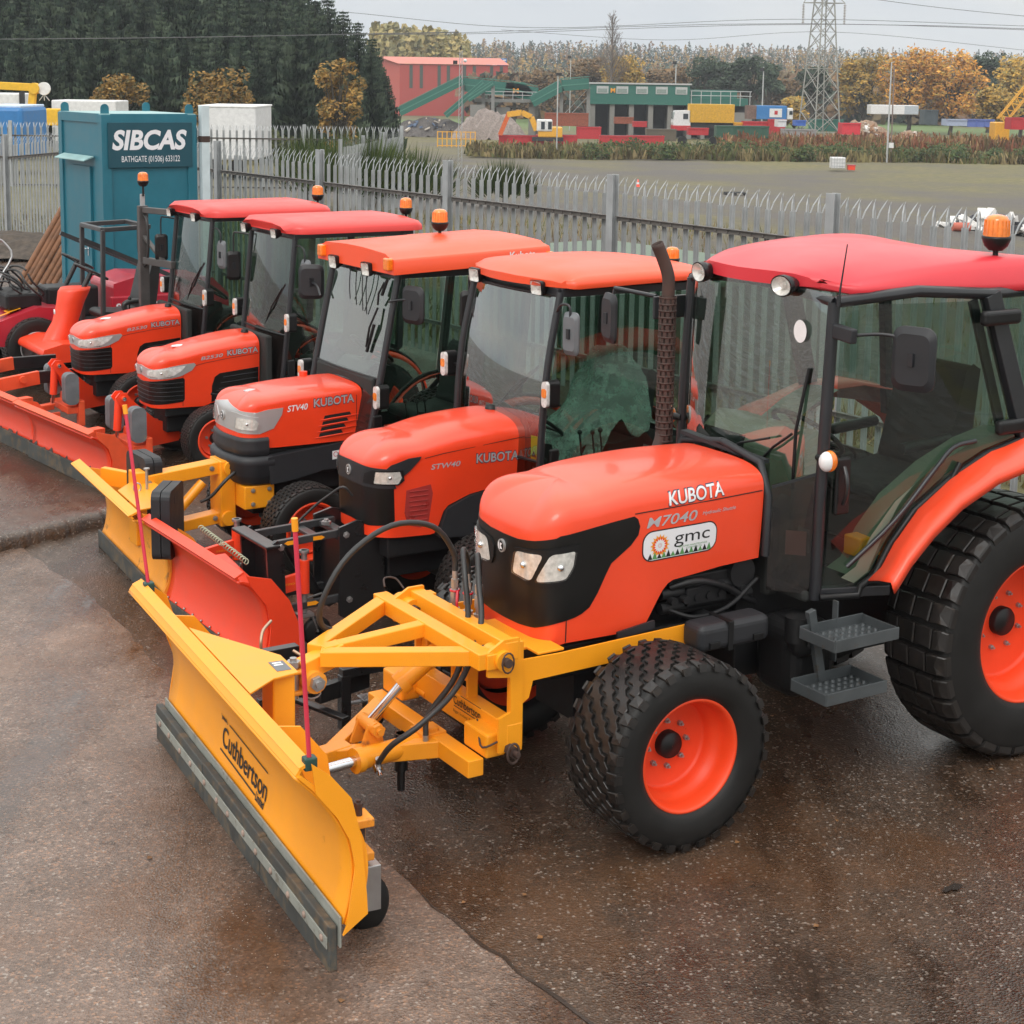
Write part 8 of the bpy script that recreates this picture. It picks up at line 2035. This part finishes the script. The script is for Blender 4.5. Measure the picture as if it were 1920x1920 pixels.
girder('small green conveyor beside the concrete wall', [(872, 186), (918, 156)], 197, .8, .6)
# hopper and deck
D = 200; T = thing('hopper', 938, D, 'green hooded hopper with an orange emblem, left of the conveyor', 'machine'); q = T.location.z; a0, a1 = 0, wpos(938, 994, D); z0, z1 = vz(180, D) - q, vz(155, D) - q
b = MB(); b.prism([(a0, z0), (a0 + .3, z1), (a1 - 1.2, z1 + .1), (a1, z0 + .5), (a1, z0)], 0, 3, 'y'); b.build('hood', grn, T); b = MB(); flat_text(b, 'M', (a0 + 1.1, -.03, z0 + .45), (1, 0, 0), (0, 0, 1), width=.7, height=.7, bold=.05); b.build('emblem', M['amber_flat'], T)
bx(T, 'deck', cm('leg_grey', (.2, .2, .19)), (-3.5, a1 + .4, -.6, 3, z0 - .7, z0 - .3)); b = MB()
for z in (z0 + .15, z0 + .55): b.tube([(-3.5, -.6, z), (a1 + .4, -.6, z)], .045, seg=5)
for i in range(7): b.tube([(-3.5 + i * 1.15, -.6, z0 - .4), (-3.5 + i * 1.15, -.6, z0 + .55)], .045, seg=5)
b.build('railing', gy, T); bx(T, 'support_leg', conc, [(-3.2, -2.2, 0, 1, 0, z0 - .7), (a1 - .6, a1 + .2, 0, 1, 0, z0 - .7)])
b = MB()
for s_ in (0, .5): b.beam((a1 + 1.8, -.6 + s_, 0), (a1 + 6.6, -.6 + s_, 5.2), .06, .06); b.beam((a1 + 1.8, -.6 + s_, .9), (a1 + 6.6, -.6 + s_, 6.1), .05, .05)
b.build('stairs', gy, T)
# concrete walls and rubble
T = thing('concrete_wall', 876, 196, 'pale concrete push wall below the green gantry', 'wall'); bx(T, 'slab', conc, (0, wpos(876, 903, 196), 0, .4, 0, vz(196, 196) - T.location.z))
T = thing('concrete_wall', 925, 200, 'second concrete wall, behind the yellow excavator arm', 'wall'); bx(T, 'slab', conc, (0, wpos(925, 950, 200), 0, .4, 0, vz(200, 200) - T.location.z))
def heap(u, D, w_, h, mats, label, seed, bits=0):
    r_ = random.Random(seed); p = gp(u, D); b = MB(); P = []
    for i in range(21):
        P.append([(lerp(-w_ / 2, w_ / 2, i / 20), lerp(-w_ / 4, w_ / 4, j / 10), max(-.2, h * (math.sin(math.pi * i / 20) * math.sin(math.pi * j / 10)) ** .8 + r_.uniform(-.12, .12) * h)) for j in range(11)])
    b.grid(P, False); T = empty('rubble_heap', p, 0, label, 'heap'); b.build('mound', mats[0], T)
    if bits:
        b = MB()
        for k in range(bits):
            x, y = r_.uniform(-.45, .45) * w_, r_.uniform(-.22, .1) * w_; z = h * math.cos(x / w_ * math.pi) * .9 * math.cos(y / w_ * 5) ; b.cur = r_.randrange(len(mats) - 1) if len(mats) > 1 else 0
            b.cbox((x, y, z), (r_.uniform(.2, 1.3), r_.uniform(.1, .4), r_.uniform(.08, .3)), Matrix.Rotation(r_.uniform(0, 3), 3, 'Z') @ Matrix.Rotation(r_.uniform(-.7, .7), 3, 'Y'))
        b.cur = 0; o = b.build('debris', mats[1:] or mats, T); tag(o, kind='stuff')
heap(912, 192, 9, 3.4, [cm('grey_rubble', (.24, .20, .18), .9, .3)], 'grey-pink conical rubble heap by the concrete wall', 3)
heap(1605, 200, 8.5, 2.6, [cm('wood_heap', (.28, .19, .13), .9, .4), cm('bit_pale', (.50, .44, .38)), cm('bit_brown', (.32, .18, .10)), cm('bit_white', (.62, .60, .58))], 'heap of pale broken timber and rubble right of the pylon', 4, 110)
heap(1695, 196, 5, 1.5, [cm('wood_heap', (.28, .19, .13)), cm('bit_brown', (.32, .18, .10)), cm('bit_pale', (.50, .44, .38))], 'smaller heap of broken planks under the white trailer', 6, 40)
heap(800, 200, 12, 2.2, [cm('scrap_dark', (.10, .09, .085), .9, .5), cm('bit_pale', (.50, .44, .38)), cm('bit_dark', (.06, .06, .07)), cm('bit_blue', (.10, .14, .22))], 'dark scrap heap under the long conveyor', 8, 80)
heap(1845, 66, 3.4, .55, [cm('litter_dark', (.07, .06, .05), .9, .4), cm('bit_white', (.62, .60, .58)), cm('bit_white2', (.75, .74, .72)), cm('bit_dark', (.06, .06, .07))], 'heap of white plastic litter lying on the gravel at the right', 9, 60)
# skips and containers
def skip(u0, u1, v0, v1, D, mat, label, ribs=6, depth=2.2, taper=0.0, lid=None, group='skips and containers in the recycling yard', rz=0.0):
    T = thing('skip', u0, D, label, 'skip', rz, group); w_ = wpos(u0, u1, D); zb = vz(v1, D, u0) - T.location.z; h = px(v1 - v0, D); zb = max(0, zb) if zb < 3 else zb
    b = MB(); b.prism([(taper, zb), (w_ - taper, zb), (w_, zb + h), (0, zb + h)], 0, depth, 'y'); o = b.build('body', mat, T); b = MB()
    for i in range(ribs): x = lerp(.08, w_ - .16, i / max(1, ribs - 1)); b.box(x, x + .10, -.06, 0, zb + .05, zb + h - .05)
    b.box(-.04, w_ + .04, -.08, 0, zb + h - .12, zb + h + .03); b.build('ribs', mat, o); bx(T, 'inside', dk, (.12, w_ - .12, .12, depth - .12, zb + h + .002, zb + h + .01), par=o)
    return T
for a_ in [(1015, 1096, 210, 234, 176, rst, 'tall rusty red container with rubbish heaped above its rim', 9), (1075, 1120, 236, 258, 176, rdm, 'bright red enclosed skip right of the yellow excavator', 4), (1118, 1178, 252, 270, 172, rdm, 'red open skip in the middle of the front row, grey lid panel', 5), (1170, 1238, 252, 268, 173, rdm, 'red open skip at the right end of the front row', 5),
          (1000, 1076, 256, 280, 171, rdm, 'long red skip in front of the yellow excavator', 7), (930, 1002, 262, 286, 169, rdm, 'red skip at the left end of the front row', 6), (1205, 1260, 240, 262, 175, cm('wooden_crate', (.12, .10, .07)), 'dark weathered timber crate right of the red skips', 6), (1283, 1320, 238, 251, 176, rdm, 'small red skip in front of the yellow container truck', 4), (1145, 1180, 218, 230, 190, rst, 'low rusty container standing in a concrete bay', 4),
          (1180, 1205, 226, 236, 186, rdm, 'little red bin in front of the concrete bays', 3), (1335, 1432, 234, 256, 165, gsk, 'long dark green open container in front of the lorries', 10), (1385, 1432, 226, 238, 180, rdm, 'red container above the long green one', 5), (1368, 1386, 228, 238, 181, yel, 'small yellow skip joined to the left of the red container', 2), (1435, 1462, 222, 250, 178, rdm, 'upright red container beside the blue lorry', 3),
          (1448, 1464, 223, 236, 172, whi, 'white box on top of the red equipment by the pylon', 0), (1482, 1500, 224, 234, 170, cm('tub_blue', (.05, .13, .45)), 'bright blue tub behind the left legs of the pylon', 0), (1512, 1570, 222, 244, 175, cm('container_teal', (.035, .15, .115)), 'dark green container seen through the pylon legs', 5), (1568, 1602, 229, 250, 168, cm('pinkish_red', (.62, .035, .05)), 'rounded pinkish-red tank right of the pylon', 0), (1460, 1520, 240, 262, 168, cm('sheet_grey', (.30, .29, .28)), 'grey sheet-metal frame and yellow scrap at the foot of the pylon', 6),
          (1882, 1945, 219, 241, 160, rdm, 'red container at the right edge with white lettering', 4), (1720, 1745, 205, 232, 178, cm('slate_box', (.07, .09, .10)), 'dark grey container right of the small plank heap', 3), (1762, 1800, 222, 234, 172, cm('tarp_pale', (.34, .40, .52)), 'pale blue tarpaulined load at the right', 0), (1800, 1850, 222, 236, 172, cm('tarp_blue', (.11, .16, .42)), 'deeper blue tarpaulined load beside the crane', 4)]:
    skip(*a_[:7], ribs=a_[7])
# yellow cage fence
T = thing('cage', 815, 170, 'yellow and rust mesh cage left of the red skips', 'cage'); b = MB(); w_ = wpos(815, 885, 170)
for i in range(9): b.box(i * w_ / 8, i * w_ / 8 + .10, 0, .1, 0, 1.6)
for z in (.1, .8, 1.5): b.box(0, w_, .02, .08, z, z + .08)
b.build('bars', yel, T)
# yellow container truck
D = 182; T = thing('hook_lift_lorry', 1252, D, 'white-cabbed lorry with red bumper carrying a worn yellow container', 'lorry'); q = T.location.z; X = lambda u: wpos(1252, u, D); Z = lambda v: vz(v, D, 1300) - q
b = MB(); b.prism([(X(1256), Z(241)), (X(1253), Z(228)), (X(1257), Z(207)), (X(1285), Z(206)), (X(1286), Z(241))], 0, 2.4, 'y'); c_ = b.build('cab', whi, T); bx(T, 'windscreen', cm('far_glass', (.30, .34, .33), .15), (X(1255) - .12, X(1257), .15, 2.2, Z(222), Z(210)), par=c_); bx(T, 'side_window', cm('dark_glass', (.03, .04, .05), .15), (X(1272), X(1281), -.04, 0, Z(222), Z(212)), par=c_); bx(T, 'bumper', rdm, (X(1253), X(1286), -.05, 2.4, Z(243), Z(234)), par=c_)
bo = bx(T, 'container', cm('worn_yellow', (.62, .36, .03), .6, .2, dirt=.6, dirtc=(.22, .12, .05)), (X(1284), X(1367), 0, 2.4, Z(228), Z(194))); b = MB()
for i in range(14): x = lerp(X(1285), X(1365), i / 13); b.box(x, x + .10, -.08, 0, Z(227), Z(195))
b.build('ribs', cm('worn_yellow', (.62, .36, .03)), bo); bx(T, 'chassis', dk, (X(1284), X(1366), .3, 2.1, Z(238), Z(229)))
for u in (1272, 1330, 1346, 1360): b = MB(); b.cyl((X(u), -.02, .52), (X(u), .35, .52), .52, seg=16); b.build('wheel', M['rubber'], T)
# blue lorry
D = 192; T = thing('refuse_lorry', 1390, D, 'blue-bodied lorry with a white panel, its white cab to the right', 'lorry'); q = T.location.z; X = lambda u: wpos(1390, u, D); Z = lambda v: vz(v, D, 1420) - q
bo = bx(T, 'body', blu, [(X(1408), X(1464), 0, 2.4, Z(222), Z(197))], .05); bx(T, 'side_panel', whi, (X(1432), X(1455), -.05, 0, Z(218), Z(202)), par=bo); bx(T, 'panel_mark', rdm, (X(1441), X(1447), -.07, -.05, Z(213), Z(206)), par=bo); bx(T, 'tailgate', cm('dirty_tail', (.16, .10, .08), .8, .4), (X(1391), X(1408), .1, 2.3, Z(222), Z(197))); c_ = bx(T, 'cab', whi, (X(1465), X(1476), .1, 2.3, Z(222), Z(201)), .1); bx(T, 'cab_window', cm('dark_glass', (.03, .04, .05)), (X(1469), X(1475), .05, .1, Z(213), Z(206)), par=c_)
for u in (1405, 1418, 1468): b = MB(); b.cyl((X(u), -.02, .55), (X(u), .35, .55), .55, seg=14); b.build('wheel', M['rubber'], T)
# white trailer
T = thing('trailer', 1620, 205, 'white box trailer above the timber heap', 'trailer'); w_ = wpos(1620, 1708, 205); z0 = vz(213, 205, 1660) - T.location.z; bo = bx(T, 'body', whi, (0, w_, 0, 2.4, z0, z0 + px(17, 205)), .05); bx(T, 'rear_doors', cm('door_grey', (.38, .42, .46)), (w_ - 1.7, w_ + .01, -.02, 2.42, z0 + .05, z0 + px(16, 205)), par=bo)
# excavator
D = 168; T = thing('excavator', 930, D, 'yellow excavator with a white cab, its arched arm reaching left', 'excavator'); q = T.location.z; X = lambda u: wpos(930, u, D); Z = lambda v: vz(v, D, 1000) - q
bo = bx(T, 'house', yel, (X(1003), X(1048), -.3, 2.2, Z(255), Z(236)), .1); c_ = bx(T, 'cab', whi, (X(1000), X(1029), -.4, .9, Z(244), Z(222)), .12)
for u in (1008, 1021): bx(T, 'cab_window', cm('dark_glass', (.05, .06, .07)), (X(u), X(u + 7), -.44, -.40, Z(240), Z(226)), par=c_)
b = MB(); P = [(X(1000), .3, Z(243)), (X(990), .3, Z(218)), (X(972), .3, Z(210)), (X(945), .3, Z(214))]
for a_, c2 in zip(P, P[1:]): b.beam(a_, c2, .35, .55)
b.build('boom', yel, T); b = MB(); b.beam((X(948), .3, Z(212)), (X(932), .3, Z(252)), .3, .45); b.build('dipper_arm', cm('red_orange_arm', (.60, .12, .03)), T); bx(T, 'tracks', dk, (X(992), X(1050), -.5, 2.4, Z(262), Z(255)))
# crane at the right
D = 165; T = thing('crane', 1850, D, 'yellow lattice crane boom rising at the right edge', 'crane'); q = T.location.z; X = lambda u: wpos(1850, u, D); Z = lambda v: vz(v, D, 1880) - q
b = MB()
A_, B_ = Vector((X(1862), 0, Z(226))), Vector((X(1925), 0, Z(145))); dr = (B_ - A_).normalized(); nn = Vector((-dr.z, 0, dr.x)) * .42
for o in (nn, -nn):
    for y in (-.3, .3): b.beam(A_ + o + Vector((0, y, 0)), B_ + o + Vector((0, y, 0)), .10, .10)
for i in range(14): p0 = A_.lerp(B_, i / 14); p1 = A_.lerp(B_, (i + 1) / 14); b.beam(p0 + nn * (1 if i % 2 else -1) + Vector((0, -.3, 0)), p1 + nn * (-1 if i % 2 else 1) + Vector((0, -.3, 0)), .07, .07)
b.build('lattice_boom', yel, T); bx(T, 'crane_base', yel, (X(1852), X(1880), 0, 2, 0, Z(228)), .1)
# red shed
D = 300; T = thing('shed', 745, D, 'large red industrial shed with dark stripes and a pink-red roof', 'building'); q = T.location.z; X = lambda u: wpos(745, u, D); Z = lambda v: vz(v, D, 800) - q
shr = cm('shed_red', (.36, .055, .045), .7, .08); bx(T, 'wall', shr, (0, X(945), 0, 14, 0, Z(121))); b = MB(); b.add([(0, 0, 0), (0, 14, 0), (0, 14, Z(121)), (0, 7, Z(107)), (0, 0, Z(121))], [(0, 1, 2, 3, 4)]); b.add([(0, 0, 0), (-4.2, 9, 0), (-4.2, 9, Z(112)), (0, 0, Z(121))], [(0, 1, 2, 3)]); b.build('gable', cm('shed_red2', (.45, .09, .07)), T)
b = MB(); b.add([(-.3, -.3, Z(120.5)), (X(945) + .3, -.3, Z(120.5)), (X(930), 7, Z(107.5)), (-4.5, 7, Z(107.0)), (-4.6, 9, Z(111.5))], [(0, 1, 2, 3), (0, 3, 4)]); b.add([(X(945) + .3, -.3, Z(120.5)), (X(945), 14, Z(120)), (X(930), 7, Z(107.5))], [(0, 1, 2)]); b.build('roof', cm('shed_roof', (.52, .16, .12), .6, .1), T)
for u in (763, 782, 815, 832, 862, 880, 912, 930): bx(T, 'wall_stripe', cm('stripe_green', (.06, .07, .06)), (X(u), X(u + 6), -.06, 0, Z(165), Z(123)))
for (u, v) in ((905, 111), (916, 112), (925, 112), (934, 112)): T2 = thing('parked_lorry', u, 330, 'blue and white lorry parked behind the red shed, only its top showing', 'lorry', group='lorries behind the red shed'); zz = vz(v + 7, 330, u) - T2.location.z; bx(T2, 'body', blu if u != 916 else whi, (0, .95, 0, 2.4, zz - 2, zz + .9), .05); bx(T2, 'cab_top', whi, (.2, .8, -.1, .5, zz + .4, zz + .7))
# pylon
D = 172; T = thing('pylon', 1525, D, 'tall grey lattice electricity pylon with insulators, centre right', 'pylon'); q = T.location.z; Z = lambda v: vz(v, D, 1525) - q
pm = cm('pylon_steel', (.30, .30, .27), .6, .15); b = MB(); hw0, hw1 = px(38, D), px(17, D); zt_ = Z(-40); zw = Z(10)
rot = R(24)
def pc(k, z): f = z / zw; w_ = lerp(hw0, hw1, min(1, f)) * .78; x, y = ((1, 1), (-1, 1), (-1, -1), (1, -1))[k % 4]; return Vector((w_ * (x * math.cos(rot) - y * math.sin(rot)), w_ * (x * math.sin(rot) + y * math.cos(rot)), z))
lv = [0, .13, .27, .42, .56, .69, .80, .90, 1.0, 1.12, 1.24]
for k in range(4):
    b.tube([pc(k, 0), pc(k, zw), pc(k, zt_)], .075, seg=5)
    for i in range(len(lv) - 1):
        z0, z1 = lv[i] * zw, lv[i + 1] * zw; b.tube([pc(k, z0), pc(k + 1, z1)], .045, seg=4); b.tube([pc(k + 1, z0), pc(k, z1)], .045, seg=4)
        if i in (0, 3, 7, 8): b.tube([pc(k, z1), pc(k + 1, z1)], .04, seg=4)
b.build('lattice', pm, T); zc = Z(10); arms = []
for lev in (zc, zc + 6):
    for s_ in (-1, 1):
        tip = Vector((s_ * px(38, D) , 0, lev)); b = MB(); b.tube([pc(0 if s_ > 0 else 1, lev), tip], .06, seg=4); b.tube([pc(3 if s_ > 0 else 2, lev), tip], .06, seg=4); b.tube([pc(0 if s_ > 0 else 1, lev + 1.8), tip], .05, seg=4); b.build('cross_arm', pm, T)
        b = MB()
        for i in range(12): b.cyl(tip - Vector((0, 0, .2 + i * .16)), tip - Vector((0, 0, .27 + i * .16)), .13, seg=8)
        b.tube([tip, tip - Vector((0, 0, 2.1))], .03, seg=4); b.build('insulator', cm('insulator_grey', (.30, .26, .22)), T); arms.append(T.location + tip - Vector((0, 0, 2.1)))
# power lines
wm = cm('cable_grey', (.12, .12, .125), .6)
def wire(pts, label, r=.028, n=24):
    b = MB(); b.tube(curve(pts, n), r, seg=4); o = b.build('power_line', wm); tag(o, label, 'cable', 'power lines')
for i, p in enumerate(arms[:2]):
    far = Vector((p.x - 105, p.y + 60, p.z + 2.5)); wire([far, p.lerp(far, .5) + Vector((0, 0, -2.2)), p, p + Vector((55, -20, -1.6)), p + Vector((110, -40, 1))], 'lower power line running through the pylon, ' + ('left' if i == 0 else 'right') + ' insulator', .035)
for k, (v0, v1, v2, D_) in enumerate(((2, 36, 47, 150), (50, 72, 96, 190), (68, 72, 78, 95), (-8, 18, 34, 150))):
    if k == 3: P = [atY(1560, -12, D_), atY(1760, 14, D_), atY(1960, 34, D_)]
    elif k == 2: P = [atY(-60, 74, D_), atY(350, 70, D_ - 2), atY(860, 60, D_)]
    elif k == 1: P = [atY(940, 56, D_), atY(1250, 75, D_), atY(1560, 60, D_), atY(1960, 98, D_)]
    else: P = [atY(640, 22, D_), atY(1000, 52, D_), atY(1480, 36, D_), atY(1960, 50, D_)]
    wire(P, ('upper power line crossing the sky from left to right', 'second power line sagging below the upper one', 'thin power line in front of the dark conifers', 'power line at the upper right corner')[k], .030)
# poles, cone, tank, small things on the gravel
def pole(u, D, vt, label, r=.09, name='lamp_pole', cat='pole', extra=None):
    T = thing(name, u, D, label, cat); h = vz(vt, D, u) - T.location.z; b = MB(); b.cyl((0, 0, 0), (0, 0, h), r, r * .7, seg=8); b.build('shaft', gy, T)
    if extra: extra(T, h)
def pb_(T, h): bx(T, 'junction_box', whi, (.10, .50, -.2, .1, 1.3, 1.75)); b = MB(); b.cyl((.35, 0, 0), (.25, 0, h * .97), .06, seg=6); b.build('prop', cm('pole_brown', (.20, .15, .13)), T); b = MB(); b.tube([(0, 0, h), (.25, -.1, h + .05)], .03); b.build('lamp_arm', gy, T)
pole(1654, 148, 118, 'grey double lamp pole with a white box, standing on the gravel right of the pylon', .09, extra=pb_)
def fl(T, h): bx(T, 'floodlight', dk, (-.45, .05, -.2, .1, h - .5, h - .1))
pole(1256, 215, 114, 'thin grey lamp pole behind the green cabins', .10, extra=fl); pole(1418, 200, 126, 'grey lamp pole above the blue lorry', .09, extra=fl); pole(1061, 235, 104, 'distant thin pole left of the bare tree', .07, extra=fl)
T = thing('lamp_mast', 858, 118, 'thin lattice lighting mast with floodlights and a bird on top, left of centre', 'mast'); h = vz(96, 118, 858) - T.location.z; b = MB()
for x in (-.14, .14): b.tube([(x, 0, 0), (x * .6, 0, h)], .025, seg=5)
for i in range(24): z = i * h / 24; b.tube([(-.14 + .0024 * i, 0, z), (.14 - .0024 * i, 0, z + h / 24)], .014, seg=4)
b.build('lattice', gy, T); bx(T, 'floodlight', dk, (-.55, -.25, -.1, .1, h - .95, h - .7)); b = MB(); b.sphere((.3, 0, h - .7), .13, 10, 6); b.build('lamp_globe', whi, T)
B_ = empty('bird', T.location + Vector((-.02, 0, h)), 0, 'small black bird perched on top of the lattice lighting mast', 'bird'); b = MB(); b.sphere((0, 0, .14), .09, 10, 8, (.8, .6, 1.5)); b.sphere((.03, 0, .30), .055, 8, 6); b.add([(.07, .01, .30), (.07, -.01, .30), (.13, 0, .29)], [(0, 1, 2)]); b.build('body', dk, B_)
T = thing('lamp_mast', 1038, 150, 'thin mast with a bird-like lamp head in front of the conveyor', 'mast'); h = vz(140, 150, 1038) - T.location.z; b = MB(); b.cyl((0, 0, 0), (0, 0, h), .06, seg=6); b.build('shaft', gy, T); bx(T, 'lamp_head', dk, (-.2, .35, -.1, .1, h - .1, h + .15))
T = thing('traffic_cone', 1191, 102, 'orange and white traffic cone standing alone on the gravel', 'cone'); b = MB(); b.lathe([(.20, .0), (.20, .03), (.13, .04), (.10, .22)], (0, 0, 0), 'z', 16); b.lathe([(.072, .34), (.03, .52), (0, .52)], (0, 0, 0), 'z', 16); b.build('cone_body', M['orange_red'], T); b = MB(); b.lathe([(.10, .22), (.072, .34)], (0, 0, 0), 'z', 16); b.build('white_band', whi, T)
T = thing('liquid_tank', 1562, 134, 'white caged liquid tank on the edge of the gravel', 'tank'); bx(T, 'tank', whi, (-.55, .55, -.5, .5, .12, 1.0), .06); b = MB()
for i in range(6): b.box(-.57 + i * .22, -.54 + i * .22, -.53, -.51, .1, 1.02)
for z in (.3, .55, .8): b.box(-.57, .57, -.53, -.51, z, z + .03)
b.build('cage', gy, T)
T = thing('crate', 1588, 134, 'small bright red crate beside the white caged tank', 'crate'); bx(T, 'box', M['orange_red'], (-.28, .28, -.3, .3, 0, .38), .02); bx(T, 'rim', rdm, (-.31, .31, -.33, .33, .34, .40))
T = thing('pallet', 1373, 96, 'dark wooden pallet lying flat on the gravel', 'pallet'); b = MB()
for i in range(5): b.box(-.6, .6, -.5 + i * .22, -.38 + i * .22, .12, .15)
for x in (-.6, -.05, .5): b.box(x, x + .1, -.5, .5, 0, .12)
b.build('slats', dk, T)
T = thing('barrel', 1800, 64, 'faded red barrel lying in front of the white litter', 'barrel'); b = MB(); b.cyl((-.33, 0, .17), (.33, 0, .17), .17, seg=18); b.cyl((-.34, 0, .17), (-.31, 0, .17), .18, seg=18); b.cyl((.31, 0, .17), (.34, 0, .17), .18, seg=18); b.build('drum', cm('faded_red', (.45, .12, .08)), T)
# green container on the bank just past the fence
p = F0P + FD * 5.2 + FN * 1.2; T = empty('green_container', (p.x, p.y, 0), math.atan2(FD.y, FD.x), 'dark green steel container just past the palisade, behind the tractor roofs', 'container'); bo = bx(T, 'body', cm('container_green', (.018, .050, .030), .6, .2), (0, 4.2, 0, 1.9, -.6, 1.22), .02); b = MB()
for i in range(12): b.box(.2 + i * .34, .34 + i * .34, -.03, 0, -.5, 1.1)
b.build('ribs', cm('container_green', (.018, .05, .03)), bo); bx(T, 'top_rim', cm('rim_pale', (.12, .16, .12)), (-.04, 4.24, -.05, 1.95, 1.20, 1.26), .01, par=bo)
# ---- vehicles behind the cabin, upper left
D = 62; T = thing('box_trailer', 372, D, 'white box trailer behind the distant fence, right of the cabin', 'trailer'); q = T.location.z; w_ = wpos(372, 478, D); z1 = vz(199, D, 420) - q; bo = bx(T, 'body', whi, (0, w_, 0, 4.0, .7, z1), .06); bx(T, 'roof_cap', cm('roof_white', (.78, .78, .78)), (-.03, w_ + .03, -.03, 4.03, z1 - .02, z1 + .05), .02, par=bo)
for x in (.5, 1.4): b = MB(); b.cyl((x, -.02, .36), (x, .2, .36), .36, seg=16); b.build('wheel', M['rubber'], T)
T = thing('box_trailer', 98, 75, 'long low white roofed unit behind the cabin, far left', 'trailer'); q = T.location.z; bx(T, 'body', whi, (0, wpos(98, 218, 75), 0, 2.5, .6, vz(187, 75, 150) - q), .05); bx(T, 'skirt', gy, (0, wpos(98, 218, 75), -.02, 0, .4, .7))
T = thing('box_trailer', -30, 72, 'white box trailer at the far left edge behind the blue truck', 'trailer'); q = T.location.z; bx(T, 'body', whi, (0, wpos(-30, 40, 72), 0, 2.5, .6, vz(174, 72, 10) - q), .05); bx(T, 'dark_post', dk, (wpos(-30, 40, 72), wpos(-30, 47, 72), -.1, .2, 0, vz(170, 72, 10) - q))
T = thing('blue_van', -40, 56, 'bright blue truck body at the left edge behind the palisade', 'van'); q = T.location.z; bo = bx(T, 'body', blu, (0, wpos(-40, 44, 56), 0, 3, .5, vz(200, 56, 10) - q), .12); bx(T, 'roof_panel', cm('pale_blue', (.50, .62, .78)), (.1, wpos(-40, 40, 56), .1, 2.9, vz(200, 56, 10) - q - .02, vz(196, 56, 10) - q), .03, par=bo)
D = 66; T = thing('access_platform', 45, D, 'yellow access platform with a bent boom and a round white disc', 'platform'); q = T.location.z; X = lambda u: wpos(45, u, D); Z = lambda v: vz(v, D, 60) - q
b = MB(); b.beam((X(-20), 0, Z(160)), (X(62), 0, Z(163)), .3, .30); b.beam((X(66), 0, Z(160)), (X(58), 0, Z(228)), .28, .26); b.cyl((X(68), -.2, Z(165)), (X(68), .2, Z(165)), .22, seg=14); b.build('boom', cm('lift_yellow', (.72, .42, .03)), T, bevel=.02)
b = MB(); b.cyl((X(86), -.1, Z(165)), (X(86), .0, Z(165)), px(12, D), seg=24); b.build('white_disc', whi, T); b = MB()
for dx in (-.2, 0, .2): b.tube([(X(86), -.05, Z(175)), (X(86) + dx, -.05, Z(187))], .02, seg=5)
b.build('disc_stand', gy, T); bx(T, 'machine_body', cm('lift_yellow', (.72, .42, .03)), [(X(78), X(118), -.6, 1, Z(232), Z(202))], .03); bx(T, 'dark_panel', dk, (X(74), X(84), -.65, -.6, Z(228), Z(203)))

# ---- autumn haze
hb = MB(); hb.box(-900, 900, -60, 1500, -9, 60); ho = hb.build('haze', None); tag(ho, 'thin pale autumn haze filling the valley', 'haze', kind='stuff')
mh = bpy.data.materials.new('haze'); mh.use_nodes = True; nth = mh.node_tree; nth.nodes.clear(); oh = nd(nth, 'ShaderNodeOutputMaterial'); pv = nd(nth, 'ShaderNodeVolumePrincipled'); pv.inputs['Color'].default_value = (.88, .93, 1.0, 1); pv.inputs['Density'].default_value = .00035; nth.links.new(pv.outputs[0], oh.inputs['Volume']); ho.data.materials.clear(); ho.data.materials.append(mh)
